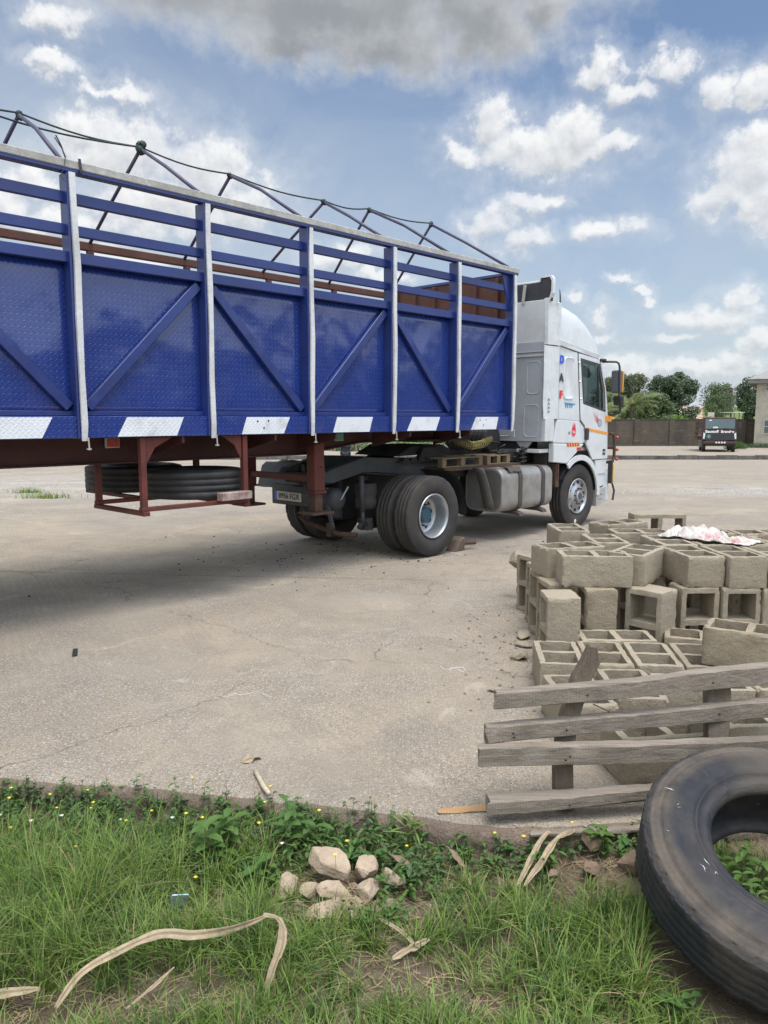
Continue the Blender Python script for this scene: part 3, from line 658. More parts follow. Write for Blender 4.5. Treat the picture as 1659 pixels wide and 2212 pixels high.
def wheel(name, c, ax, parent, kind='rear'):
    e = bpy.data.objects.new(name, None); COL.objects.link(e); e.parent = parent
    make_tyre('tyre', .532, .275, .295, c, ax, e, M['rubber'])
    if kind == 'rear': rear_rim(Vector(c) + Vector(ax) * -.0, ax, e)
    elif kind == 'front': front_rim(Vector(c), ax, e)
    elif kind == 'inner':
        b = MB(); b.lathe([(.1, .298), (.09, .27), (-.05, .25), (-.05, .001)], c, ax, 32); b.build('rim', M['rim_grey'], e, smooth=True)
    return e
# trailer bogie (behind the frame edge of the photograph)
for x in (-10.2, -8.9, -7.6):
    for y, ax in ((.19, (0, -1, 0)), (2.31, (0, 1, 0))):
        wheel('wheel', (x, y, .532), ax, tr, 'rear')
    b = MB(); b.tube([(x, .3, .532), (x, 2.2, .532)], .07, 10); b.build('axle', M['chassis'], tr)
    b = MB(); b.box(x - .5, x + .5, .75, .83, .75, .83); b.box(x - .5, x + .5, 1.67, 1.75, .75, .83); b.box(x - .04, x + .04, .75, .83, .6, 1.4); b.box(x - .04, x + .04, 1.67, 1.75, .6, 1.4); b.build('suspension', M['chassis'], tr)

# spare tyres, lying in the carrier
def tw(x, y, z): return TO + Vector((math.cos(TA) * x - math.sin(TA) * y, math.sin(TA) * x + math.cos(TA) * y, z))
for (x, y, z, lab) in ((-3.22, .66, 1.158, 'black spare truck tyre lying flat in the red carrier, nearer one with green tie cord'), (-3.30, 1.80, 1.158, 'dark spare truck tyre lying flat in the red carrier, behind the corded one')):
    o = thing('spare_tyre', lab, 'tyre', tw(x, y, z), TA, 'spare tyres slung under the trailer')
    make_tyre('rubber_ring', .54, .30, .29, (0, 0, 0), (0, 0, 1), o, M['rubber_dark'])
    if y < 1:
        b = MB(); t = R(-48); c, s = math.cos(t), math.sin(t)
        b.tube([(c * .50, s * .50, .142), (c * .54, s * .54, .13), (c * .545, s * .545, 0), (c * .52, s * .52, -.14), (c * .44, s * .44, -.146)], .008, 6); b.build('tie_cord', pm('green_cord', (.08, .22, .13), .8), o)
b = MB(); b.box(-.19, .19, -.05, .05, -.04, .04); o = b.build('timber_offcut', M['timber_white'], bevel=.006); o.location = tw(-3.16, .02, 1.05); o.rotation_euler = (0, 0, TA + .06); tag(o, 'short pale timber offcut wedged beside the nearer spare tyre', 'timber')
# ropes along the ridge
def tpt(x, y, z): return tw(x, y, z)
b = MB(); pts = []
seq = [(AP[i] if i != 5 else -4.62, [4.66, 4.64, 4.64, 4.65, 4.64, 4.65, 4.641, 4.615, 4.60, 4.656, 4.69][i] + .02) for i in range(11)]
for (xa, za), (xb, zb) in zip(seq, seq[1:]):
    for q in range(8):
        t = q / 8; pts.append(tpt(xa + (xb - xa) * t, 1.25, za + (zb - za) * t - .045 * math.sin(math.pi * t)))
pts.append(tpt(seq[-1][0], 1.25, seq[-1][1])); b.tube(pts, .010, 6)
for (xa, za) in seq[4:]:
    for j in range(3): b.lathe([(-.02, .022), (0, .034), (.02, .022)], tpt(xa + rnd.uniform(-.02, .02), 1.25, za - .02 + rnd.uniform(-.02, .02)), (rnd.uniform(-1, 1), rnd.uniform(-1, 1), .5), 8)
pts = [tpt(-3.38 - t * 2.5, 1.25 - .10 * t, 4.66 + .05 * t - .12 * math.sin(math.pi * t)) for t in [q / 12 for q in range(13)]]
b.tube(pts, .010, 6)
for j in range(7): b.lathe([(-.03, .03), (0, .045), (.03, .03)], tpt(-3.38 + rnd.uniform(-.03, .03), 1.25 + rnd.uniform(-.03, .03), 4.65 + rnd.uniform(-.04, .04)), (rnd.uniform(-1, 1), rnd.uniform(-1, 1), .5), 8)
b.build('rope', M['rope'], smooth=True)
tag(bpy.data.objects['rope'], 'long dark green rope knotted along the ridge of the trailer hoops', 'rope')
b = MB(); b.tube([tpt(-4.84, .0, 4.12), tpt(-4.80, .0, 4.05), tpt(-4.775, -.01, 3.96)], .006, 5); b.tube([tpt(-4.775, -.015, 3.96), tpt(-4.80, -.03, 3.86), tpt(-4.83, -.03, 3.80), tpt(-4.79, -.03, 3.76)], .003, 5); b.tube([tpt(-4.85, .0, 4.10), tpt(-4.79, .0, 4.02), tpt(-4.77, -.01, 3.96)], .005, 5)
b.tube([tpt(-4.66, -.02, 3.97), tpt(-4.65, -.025, 3.86)], .012, 5); o = b.build('loose_wire', M['txt_dark']); tag(o, 'loose dark wire end sticking up from the top rail above the leftmost post', 'wire')
# ---------------- tractor unit ----------------
tk = thing('truck_tractor', 'white two-axle tractor unit with a high roof deflector, coupled under the blue trailer', 'truck', TO, TA)
W_ = M['cab_white']
def shell(name, verts, faces, mat, th=.03, parent=tk, bevel=0.0, smooth=False):
    b = MB(); b.add(verts, faces); o = b.build(name, mat, parent, smooth=smooth)
    q = o.modifiers.new('so', 'SOLIDIFY'); q.thickness = th; q.offset = 0
    if bevel: q = o.modifiers.new('b', 'BEVEL'); q.width = bevel; q.segments = 2; q.limit_method = 'ANGLE'
    return o
def recess(b, x0, x1, z0, z1, y, dep, r=.05, n=4, fn=None):
    """raised rounded rectangular pressing"""
    pts = []
    for cx_, cz_, a0 in ((x1 - r, z1 - r, 0), (x0 + r, z1 - r, 90), (x0 + r, z0 + r, 180), (x1 - r, z0 + r, 270)):
        for i in range(n + 1):
            t = R(a0 + 90 * i / n); pts.append((cx_ + r * math.cos(t), cz_ + r * math.sin(t)))
    cx_, cz_ = (x0 + x1) / 2, (z0 + z1) / 2
    f = fn or (lambda x, z, yy: (x, yy, z)); m = len(pts)
    rings = [[f(x, z, y) for x, z in pts], [f(cx_ + (x - cx_) * (1 - .03 / (x1 - x0)), cz_ + (z - cz_) * (1 - .03 / (z1 - z0)), y - dep) for x, z in pts], [f(cx_ + (x - cx_) * (1 - .07 / (x1 - x0)), cz_ + (z - cz_) * (1 - .07 / (z1 - z0)), y - dep * .2) for x, z in pts]]
    v = sum(rings, []); fs = [(q * m + i, q * m + (i + 1) % m, (q + 1) * m + (i + 1) % m, (q + 1) * m + i) for q in (0, 1) for i in range(m)] + [tuple(2 * m + i for i in range(m))]
    b.add(v, fs)
# cab shell -------------------------------------------------
b = MB(); b.box(2.70, 2.74, .12, 2.38, 1.46, 2.862); b.box(2.70, 4.40, .10, 2.40, 2.83, 2.862); b.box(2.70, 4.72, .14, 2.36, 1.28, 1.34); b.box(2.96, 3.02, .10, 2.40, 1.46, 1.83)
b.box(2.742, 3.60, 2.34, 2.38, 1.46, 2.83); b.box(2.742, 3.60, .12, .15, 1.46, 2.83)
cab = b.build('cab', W_, tk, bevel=.008)
fr = lambda z, x, yy: (2.70 - (.0 - 0) + (yy), z, x)
b = MB()
rear = lambda a, z, yy: (yy, a, z)
recess(b, .14, .41, 2.19, 2.72, 2.698, .022, .07, fn=rear); recess(b, .16, .45, 1.52, 2.05, 2.698, .022, .07, fn=rear)
recess(b, .62, 1.5, 2.19, 2.72, 2.698, .022, .07, fn=rear); recess(b, .66, 1.9, 1.52, 2.05, 2.698, .022, .07, fn=rear)
b.box(2.672, 2.699, .10, 2.40, 2.775, 2.80); b.box(2.68, 2.699, .10, 2.40, 2.845, 2.862)
b.build('rear_pressing', M['cab_grey'], cab, bevel=.004)
b = MB(); b.box(2.685, 2.699, .10, 2.40, 1.462, 2.775); b.build('rear_panel', M['cab_grey'], cab)
# lower corner piece and bracket
b = MB(); b.box(2.705, 2.96, .045, .118, 1.462, 1.84); b.build('lower_corner_panel', W_, cab, bevel=.012)
b = MB(); b.prism([(.30, 1.455), (.58, 1.455), (.50, 1.36), (.38, 1.36)], 2.70, 2.74, fn=lambda p, z, q: (q, p, z)); b.build('cab_bracket', M['pale_steel'], cab)
# side air fairing, bent sheet at the rear edge
b = MB(); zs = [1.815, 2.1, 2.4, 2.7, 2.94]
vs = []
for i, z in enumerate(zs):
    j = .010 * math.sin(i * 2.1)
    vs += [(2.635 + .02 * (i == 0), .060 + j * .4, z), (2.85, .050 + j * .15, z), (3.055, .046, z)]
fs = [(i * 3 + q, i * 3 + q + 1, i * 3 + q + 4, i * 3 + q + 3) for i in range(4) for q in (0, 1)]
shell('side_fairing', vs, fs, M['flap_white'], .012, tk)
b = MB(); b.beam((3.628, .0455, 2.875), (3.762, .0455, 1.795), .014, .006, up=(0, 1, 0)); b.beam((3.762, .0445, 1.795), (3.905, .0425, 1.695), .012, .008, up=(0, 1, 0)); b.beam((3.06, .0285, 2.952), (4.41, .085, 2.812), .012, .012, up=(0, 1, 0)); b.beam((3.06, .044, 1.818), (3.06, .044, 2.94), .006, .006, up=(0, 1, 0)); b.beam((3.90, .0425, 1.69), (3.95, .030, 1.43), .010, .006, up=(0, 1, 0)); b.build('panel_gap', M['txt_dark'], tk)
# rear quarter panel with pressing
b = MB(); b.prism([(3.057, 1.815), (3.757, 1.775), (3.625, 2.885), (3.057, 2.945)], .05, .10); b.build('quarter_panel', W_, tk, bevel=.006)
b = MB(); recess(b, 3.20, 3.52, 2.12, 2.80, .049, .022, .07); b.build('quarter_pressing', W_, tk, bevel=.004, smooth=True)
# door
def door(y, s):
    O_ = [(3.635, 2.878), (4.40, 2.805), (4.62, 2.30), (4.70, 1.90), (4.745, 1.12), (4.22, 1.12), (3.955, 1.44), (3.905, 1.69), (3.765, 1.79)]
    Wn = [(3.735, 2.785), (4.375, 2.72), (4.555, 2.30), (4.60, 1.945), (3.855, 2.075)]
    v = [(x, y, z) for x, z in O_ + Wn]
    o = shell('door', v, [(0, 1, 10, 9), (1, 2, 11, 10), (2, 3, 12, 11), (8, 13, 9, 0), (3, 4, 5, 6, 7, 8, 13, 12)], W_, .035, tk, .006)
    b = MB(); b.add([(x, y + s * .012, z) for x, z in Wn], [(0, 1, 2, 3, 4)]); b.build('window', M['glass'], o)
    b = MB()
    W2 = [(3.715, 2.802), (4.385, 2.735), (4.573, 2.30), (4.62, 1.925), (3.84, 2.06)]
    vv = [(x, y - s * .019, z) for x, z in W2] + [(x + .0, y - s * .020, z) for x, z in [(3.765, 2.755), (4.36, 2.695), (4.535, 2.29), (4.578, 1.968), (3.878, 2.095)]]
    b.add(vv, [(i, (i + 1) % 5, 5 + (i + 1) % 5, 5 + i) for i in range(5)])
    b.beam((4.30, y - s * .008, 2.70), (4.415, y - s * .008, 1.99), .03, .02, up=(0, 1, 0)); b.build('window_seal', M['txt_dark'], o)
    b = MB(); b.box(3.91, 4.02, y - s * .055 if s > 0 else y + .02, y - .02 if s > 0 else y + .055, 1.46, 1.66); b.build('door_handle', M['black'], o, bevel=.015)
    if s > 0:
        b = MB()
        for z, x in ((2.72, 3.675), (2.42, 3.72), (2.14, 3.76)): b.lathe([(0, .018), (.012, .015), (.02, 0)], (x, y - .018, z), (0, -1, 0), 10)
        b.build('chrome_stud', M['chrome'], o, smooth=True)
        b = MB(); b.prism([(3.945, 1.625), (4.735, 1.53), (4.735, 1.575), (3.94, 1.672)], y - .0215, y - .019); b.build('orange_stripe', M['orange'], o)
        b = MB(); b.box(4.56, 4.65, y - .0225, y - .019, 1.25, 1.29); b.box(4.56, 4.65, y - .0225, y - .019, 1.19, 1.23); b.build('door_badge', M['black'], o)
        b = MB()   # flaming ball sticker
        b.disc((4.42, y - .022, 1.745), (0, -1, 0), .062, 20, 0)
        for i, (dx, dz, wd) in enumerate([(-.28, .20, .02), (-.24, .13, .022), (-.20, .07, .018), (-.12, .21, .016)]):
            b.add([(4.42 - .03, y - .0215, 1.80 - i * .028), (4.42 + dx, y - .0215, 1.745 + dz), (4.42 - .045, y - .0215, 1.78 - i * .028)], [(0, 1, 2)], 1)
        b.lathe([(0, .066), (0, .056)], (4.42, y - .0225, 1.745), (0, -1, 0), 20, 2)
        b.build('flame_sticker', [M['lens_frame'], M['pink'], M['txt_blue']], o)
    return o
door(.065, 1); door(2.415, -1)
# storage box below fairing
b = MB(); b.hexa([(2.96, .045, 1.435), (3.88, .045, 1.40), (2.96, .12, 1.435), (3.88, .12, 1.40), (3.05, .045, 1.81), (3.745, .045, 1.775), (3.05, .12, 1.81), (3.745, .12, 1.775)]); b.prism([(3.745, 1.775), (3.895, 1.68), (3.945, 1.44), (3.88, 1.40)], .048, .12)
b.build('side_locker', W_, tk, bevel=.014, seg=2)
b = MB(); b.hexa([(2.955, .035, 1.13), (3.36, .035, 1.09), (2.955, .14, 1.13), (3.36, .14, 1.09), (2.955, .035, 1.428), (3.90, .035, 1.395), (2.955, .14, 1.428), (3.90, .14, 1.395)]); b.build('skirt', W_, tk, bevel=.014, seg=2)
# wheel arch, ring of white plate
b = MB(); cxw, czw = 3.79, .53; n = 18; vs = []
for i in range(n + 1):
    t = R(128 - i * (128 + 0) / n * 1.02)
    for rr in (.600, .690): vs.append((cxw + rr * math.cos(t) * .98, .040, czw + rr * math.sin(t)))
fs = [(i * 2, i * 2 + 1, i * 2 + 3, i * 2 + 2) for i in range(n)]
shell('wheel_arch', vs, fs, W_, .03, tk, smooth=False)
b = MB(); vs = []
for i in range(n + 1):
    t = R(150 - i * 150 / n)
    for yy in (.055, .62): vs.append((cxw + .615 * math.cos(t), yy, czw + .615 * math.sin(t)))
b.add(vs, fs); b.build('wheel_arch_liner', M['black'], tk)
# step unit ahead of wheel
b = MB(); b.prism([(4.33, 1.11), (4.74, 1.11), (4.70, .66), (4.40, .62), (4.42, .80), (4.36, 1.0)], .06, .30); b.build('step_panel', W_, tk, bevel=.008)
b = MB(); b.box(4.40, 4.69, .05, .30, .855, .875); b.build('step_tread', M['pale_steel'], tk)
b = MB(); b.prism([(4.40, .60), (4.74, .63), (4.74, .36), (4.42, .30)], .055, .30, 0)
for dx in (.05, .10, .15):
    for dz in (.42, .50): b.disc((4.45 + dx, .053, dz), (0, -1, 0), .012, 8, 1)
b.build('lower_step', [M['pale_steel'], M['hole_black']], tk, bevel=.006)
# front panel, grille, windscreen, bumper
b = MB(); b.box(4.70, 4.78, .12, 2.38, 1.02, 1.93); b.build('front_panel', W_, tk, bevel=.02, seg=2)
b = MB(); [b.box(4.782, 4.80, .5, 2.0, 1.15 + i * .11, 1.20 + i * .11) for i in range(6)]; b.build('grille', M['black'], tk)
b = MB(); b.add([(4.745, .15, 1.93), (4.745, 2.35, 1.93), (4.44, 2.32, 2.80), (4.44, .18, 2.80)], [(0, 1, 2, 3)]); b.build('windscreen', M['glass'], tk)
b = MB(); b.beam((4.70, .11, 1.90), (4.60, .11, 2.32), .07, .05, up=(0, 1, 0)); b.beam((4.60, .11, 2.32), (4.42, .11, 2.83), .07, .05, up=(0, 1, 0)); b.beam((4.70, 2.39, 1.90), (4.60, 2.39, 2.32), .07, .05, up=(0, 1, 0)); b.beam((4.60, 2.39, 2.32), (4.42, 2.39, 2.83), .07, .05, up=(0, 1, 0)); b.build('windscreen_pillar', W_, tk, bevel=.006)
b = MB(); b.box(4.66, 4.86, .06, 2.44, .36, .98); b.build('bumper', W_, tk, bevel=.03, seg=2)
for y in (.30, 2.0): b = MB(); b.box(4.862, 4.875, y, y + .22, .62, .80); b.build('headlight', M['lens_frame'], tk)
b = MB(); b.box(4.84, 4.90, -.02, .06, .70, 1.03); b.build('bumper_corner_guard', M['yellow'], tk, bevel=.02, seg=2)
b = MB(); b.box(4.80, 4.84, -.015, .06, .68, 1.08); b.tube([(4.86, .0, .68), (4.90, -.02, .55), (4.88, -.01, .38)], .018, 6); b.build('corner_trim', M['black'], tk)
b = MB(); b.tube([(4.82, .1, 1.56), (4.97, .07, 1.55), (4.99, .05, 1.45), (4.99, .05, 1.15), (4.96, .06, 1.06), (4.82, .1, 1.05)], .028, 8); b.tube([(4.99, .05, 1.30), (4.99, 2.45, 1.30)], .028, 8); b.tube([(4.82, 2.4, 1.56), (4.97, 2.43, 1.55), (4.99, 2.45, 1.45), (4.99, 2.45, 1.15), (4.96, 2.44, 1.06), (4.82, 2.4, 1.05)], .028, 8); bb = b.build('bull_bar', M['rust'], tk, smooth=True)
for z in (1.48, 1.27, 1.10): b = MB(); b.lathe([(-.03, .01), (-.01, .03), (.01, .03), (.03, .012)], (5.03, .02, z), (0, -1, 0), 10); b.build('bar_lamp', M['red_lens'], bb, smooth=True)
b = MB(); b.box(4.62, 4.80, .015, .055, 1.76, 1.87); b.box(4.80, 4.92, .02, .05, 1.80, 1.84); b.build('side_indicator', M['orange'], tk, bevel=.015, seg=2)
# mirrors
b = MB(); b.box(4.36, 4.50, .0, .05, 2.775, 2.825); b.tube([(4.44, .05, 2.775), (4.50, -.06, 2.775), (4.54, -.16, 2.77), (4.55, -.20, 2.745), (4.56, -.215, 2.68), (4.58, -.215, 2.2), (4.62, -.22, 2.00), (4.66, -.20, 1.92), (4.70, -.08, 1.885), (4.72, .06, 1.87)], .018, 8); arm = b.build('mirror_arm', M['black'], tk, smooth=True)
b = MB(); b.box(4.565, 4.63, -.245, -.055, 2.245, 2.635); m1 = b.build('main_mirror', M['grey_plastic'], tk, bevel=.035, seg=3)
b = MB(); b.box(4.632, 4.655, -.256, -.07, 2.26, 2.62); b.build('mirror_shell', M['orange'], m1, bevel=.01)
b = MB(); b.box(4.59, 4.66, -.275, -.095, 2.04, 2.205); b.build('wide_mirror', M['black'], tk, bevel=.03, seg=2)
b = MB(); b.tube([(4.44, 2.45, 2.80), (4.52, 2.94, 2.82), (4.56, 3.0, 2.68), (4.62, 3.0, 1.98), (4.72, 2.45, 1.86)], .018, 8); b.build('mirror_arm', M['black'], tk); b = MB(); b.box(4.565, 4.63, 2.82, 3.10, 2.22, 2.68); b.build('main_mirror', M['black'], tk, bevel=.03)
# roof deflector -------------------------------------------
prof = [(2.95, 3.66), (3.08, 3.65), (3.30, 3.635), (3.53, 3.60), (3.76, 3.545), (3.97, 3.46), (4.14, 3.36), (4.27, 3.24), (4.37, 3.10), (4.44, 2.95), (4.475, 2.82)]
b = MB(); ny = 22; vs = []
for x, zt in prof:
    hw = 1.20 - .05 * sm(3.4, 4.42, x)
    zb = 2.955 - (x - 3.06) * .105
    for q in range(ny + 1):
        a = math.pi * q / ny; ca, sa = math.cos(a), math.sin(a)
        yy = 1.25 - hw * (abs(ca) ** .34) * (1 if ca > 0 else -1); zz = zb + (max(zt, zb + .01) + .05 * sa - zb) * (abs(sa) ** .34)
        vs.append((x, yy, zz))
fs = [(i * (ny + 1) + q, i * (ny + 1) + q + 1, (i + 1) * (ny + 1) + q + 1, (i + 1) * (ny + 1) + q) for i in range(len(prof) - 1) for q in range(ny)]
b.add(vs, fs); b.build('roof_deflector', W_, tk, smooth=True)
b = MB(); b.hexa([(3.02, .045, 2.875 + .07), (4.42, .10, 2.805), (3.02, .10, 2.945), (4.42, .16, 2.805), (3.02, .030, 3.06), (4.43, .085, 2.90), (3.02, .09, 3.06), (4.43, .15, 2.90)]); b.build('deflector_lip', W_, tk, bevel=.01, seg=2)
b = MB(); b.box(2.71, 2.74, .11, 2.39, 2.865, 3.635); b.build('deflector_back', M['cab_white'], tk, bevel=.006)
b = MB(); b.box(2.695, 2.708, .10, 2.40, 2.866, 3.0); b.build('deflector_base', M['cab_grey'], tk)
b = MB(); b.box(2.74, 2.95, .16, 2.34, 3.60, 3.90); b.build('deflector_cavity', M['dark_void'], tk)
b = MB(); b.box(2.74, 3.02, .14, 2.36, 3.902, 3.935); b.build('deflector_top_edge', W_, tk, bevel=.008)
for s, y0 in ((1, 0), (-1, 2.5)):   # ear-like end plates
    Yf = lambda a: y0 + s * a
    prof2 = [(q + .085, z) for q, z in [(.155, 3.91), (.155, 3.985), (.02, 4.0), (-.06, 3.99), (-.095, 3.94), (-.10, 3.86), (-.10, 3.72), (-.07, 3.66), (-.04, 3.60), (-.02, 3.61), (-.045, 3.68), (-.07, 3.76), (-.07, 3.90), (-.04, 3.965), (.125, 3.965), (.13, 3.91)]]
    b = MB(); n = len(prof2); v = [(2.72, Yf(a), z) for a, z in prof2] + [(2.785, Yf(a), z) for a, z in prof2]
    b.add(v, [(i, (i + 1) % n, (i + 1) % n + n, i + n) for i in range(n)] + [tuple(range(n)), tuple(range(2 * n - 1, n - 1, -1))]); b.build('deflector_ear', W_, tk)
    b = MB(); b.hexa([(2.76, Yf(a), z) if q == 0 else (2.96, Yf(a), z) for a, z in ((-.07, 3.62), (-.07, 3.62))for q in (0, 1)] + [(2.76, Yf(.15), 3.60), (2.96, Yf(.15), 3.60), (2.76, Yf(.15), 3.60), (2.96, Yf(.15), 3.60)]) if False else b.box(2.735, 2.78, *sorted((Yf(.016), Yf(.236))), 3.61, 3.962); b.build('ear_fill', M['dark_void'], tk)
    # cracked collar wrapping the corner
    vs = []; zz = [2.955, 3.10, 3.3, 3.5, 3.60, 3.66]
    for i, z in enumerate(zz):
        vs += [(2.705, Yf(.10 + .004 * i), z - .01 * (i == 5)), (2.715, Yf(.052), z), (2.90, Yf(.040 + .004 * math.sin(i * 3)), z + (.02 if i == 5 else 0)), (3.06, Yf(.040 + (.03 if i == 5 else 0)), z - (.04 if i == 5 else 0)), (3.075, Yf(.075), z - (.05 if i == 5 else 0))]
    fs = [(i * 5 + q, i * 5 + q + 1, i * 5 + q + 6, i * 5 + q + 5) for i in range(5) for q in range(4)]
    shell('deflector_collar', vs, fs, M['flap_white'], .010, tk)
b = MB(); b.beam((2.69, .505, 3.60), (2.69, .47, 3.885), .05, .012, up=(1, 0, 0)); b.build('support_strut', M['pale_steel'], tk)
b = MB(); b.prism([(2.92, 3.60), (2.955, 3.59), (2.945, 3.70), (2.91, 3.80)], -.02, -.012); b.add([(2.905, .012, 3.60), (2.93, .012, 3.50), (2.945, .012, 3.42), (2.925, .012, 3.51)], [(0, 1, 2, 3)]); b.build('crack', M['txt_dark'], tk)
# lettering and stickers on the flank
bs = lambda x, y, z: basis((1, 0, 0), (0, 0, 1), (0, -1, 0), (x, y, z))
for ch, z, mt in (('D', 2.74, 'txt_blue'), ('A', 2.46, 'txt_dark'), ('F', 2.19, 'txt_red')):
    put_text('letter', ch, .165, M[mt], tk, bs(3.125, .0275 + .018, z) if False else bs(3.125, .036, z), .010)
put_text('script_lettering', 'Royal', .10, M['txt_cyan'], tk, bs(3.42, .0475, 2.035), .004) if False else None
b = MB(); b.prism([(3.24, 2.075), (3.60, 2.06), (3.55, 2.035), (3.28, 2.045)], .046, .0475); 
for x in (3.27, 3.33, 3.40, 3.46): b.prism([(x, 2.05), (x + .045, 2.05), (x + .035, 1.985), (x + .01, 1.995)], .046, .0475)
b.build('cyan_sticker', M['txt_cyan'], tk)
b = MB()
for i in range(4):
    z = 1.90 + i * .062; b.add([(2.735, .052 - .014, z), (2.77, .050 - .014, z + .05), (2.805, .048 - .014, z), (2.77, .050 - .014, z + .022)], [(0, 1, 2, 3)])
b.build('chevron_marks', M['txt_dark'], tk)
b = MB(); n = 18; pts = []
for i in range(n):
    t = 2 * math.pi * i / n; pts.append((3.56 + .068 * math.cos(t), 1.60 + .072 * math.sin(t)))
b.prism(pts, .040, .0435); b.prism([(3.50, 1.64), (3.53, 1.72), (3.545, 1.69), (3.565, 1.76), (3.585, 1.70), (3.60, 1.73), (3.615, 1.64)], .040, .043); st = b.build('pink_flame_sticker', M['pink'], tk)
put_text('sticker_word', 'Gas', .06, M['txt_white'], st, bs(3.56, .0385, 1.60))
b = MB(); b.disc((3.42, .0435, 1.585), (0, -1, 0), .028, 14); b.build('round_green_sticker', pm('teal', (.05, .2, .17), .5), tk)
b = MB(); b.box(3.34, 3.75, .0315, .0345, 1.365, 1.425, 0)
for i in range(5): b.prism([(3.36 + i * .08, 1.366), (3.395 + i * .08, 1.366), (3.375 + i * .08, 1.424), (3.34 + i * .08, 1.424)], .0295, .0312, 1)
b.build('hazard_strip', [M['orange'], M['red']], tk)
b = MB(); b.box(3.66, 3.78, .020, .034, 1.30, 1.345); b.build('side_reflector', M['red'], tk)
# cab interior
b = MB(); b.box(3.35, 3.85, .35, .95, 1.5, 1.75); b.box(3.30, 3.46, .35, .95, 1.75, 2.45); b.box(3.35, 3.85, 1.55, 2.15, 1.5, 1.75); b.box(3.30, 3.46, 1.55, 2.15, 1.75, 2.45); b.build('seat', M['grey_plastic'], cab, bevel=.05, seg=2)
b = MB(); b.box(4.30, 4.68, .2, 2.3, 1.6, 1.98); b.build('dashboard', M['black'], cab, bevel=.04)
b = MB(); b.lathe([(-.012, .21), (.012, .21), (.012, .235), (-.012, .235)], (4.12, .65, 2.02), (-.7, 0, .7), 24, closed=True); b.build('steering_wheel', M['black'], cab)
b = MB(); b.lathe([(-.16, .01), (-.13, .07), (0, .09), (.13, .07), (.16, .01)], (3.95, .22, 2.66), (.6, 0, -.7), 12); b.lathe([(-.13, .01), (-.1, .06), (0, .08), (.1, .06), (.13, .01)], (4.16, .20, 2.60), (.8, 0, -.5), 12); b.build('rolled_curtain', M['grey_plastic'], cab, smooth=True)
# wheels ----------------------------------------------------
wheel('wheel', (0, .145, .545), (0, -1, 0), tk, 'rear'); wheel('wheel', (0, .475, .545), (0, -1, 0), tk, 'inner')
wheel('wheel', (0, 2.36, .545), (0, 1, 0), tk, 'rear'); wheel('wheel', (0, 2.03, .545), (0, 1, 0), tk, 'inner')
wheel('wheel', (3.80, .19, .525), (0, -1, 0), tk, 'front'); wheel('wheel', (3.80, 2.31, .525), (0, 1, 0), tk, 'front')
b = MB(); b.lathe([(0, .0), (0, .035), (.0015, .035), (.0015, 0)], (3.70, .048, .115), (0, -1, 0), 8); b.build('tyre_label', M['txt_white'], tk)
b = MB(); b.tube([(0, .6, .52), (0, 1.9, .52)], .085, 12); b.lathe([(-.22, .08), (-.12, .20), (0, .24), (.12, .20), (.22, .08)], (0.02, 1.25, .50), (0, 1, 0), 18); b.build('rear_axle', M['chassis'], tk, smooth=True)
b = MB(); b.box(3.74, 3.86, .45, 2.05, .38, .50); b.build('front_axle', M['chassis'], tk, bevel=.02)
# chassis rails
for y in (.80, 1.63):
    b = MB(); b.prism([(-1.28, 1.02), (-1.28, 1.10), (-1.22, 1.16), (-.55, 1.315), (1.15, 1.215), (4.6, 1.12), (4.6, .86), (1.15, .95), (-.30, 1.10), (-.55, 1.11), (-1.1, 1.0)], y, y + .07)
    b.hexa([(-1.22, y - .05, 1.155), (-.55, y - .05, 1.31), (-1.22, y + .07, 1.155), (-.55, y + .07, 1.31), (-1.22, y - .05, 1.17), (-.55, y - .05, 1.325), (-1.22, y + .07, 1.17), (-.55, y + .07, 1.325)])
    b.hexa([(-.55, y - .05, 1.095), (1.15, y - .05, .945), (-.55, y + .07, 1.095), (1.15, y + .07, .945), (-.55, y - .05, 1.11), (1.15, y - .05, .96), (-.55, y + .07, 1.11), (1.15, y + .07, .96)])
    b.build('frame_rail', M['chassis_grey'], tk, bevel=.006)
for q in ((-1.20, -1.08, .87, 1.63, .98, 1.12), (-.5, -.38, .87, 1.63, 1.0, 1.12), (1.3, 1.42, .87, 1.63, .95, 1.1), (3.0, 3.1, .87, 1.63, .9, 1.05)): b = MB(); b.box(*q); b.build('cross_member', M['chassis'], tk)
b = MB(); b.prism([(.12, 1.30), (.45, 1.44), (1.15, 1.44), (1.30, 1.37), (1.15, 1.31)], .82, 1.68); b.prism([(.45, 1.21), (1.05, 1.21), (.90, 1.42), (.60, 1.42)], .72, .80); b.prism([(.45, 1.21), (1.05, 1.21), (.90, 1.42), (.60, 1.42)], 1.70, 1.78); b.build('fifth_wheel', M['chassis'], tk, bevel=.012)
b = MB(); [b.box(.15 + i * .16, .26 + i * .16, .70, .80, 1.235, 1.275) for i in range(6)]; b.box(.1, 1.15, .68, .82, 1.22, 1.235); b.build('catwalk_teeth', M['chassis'], tk)
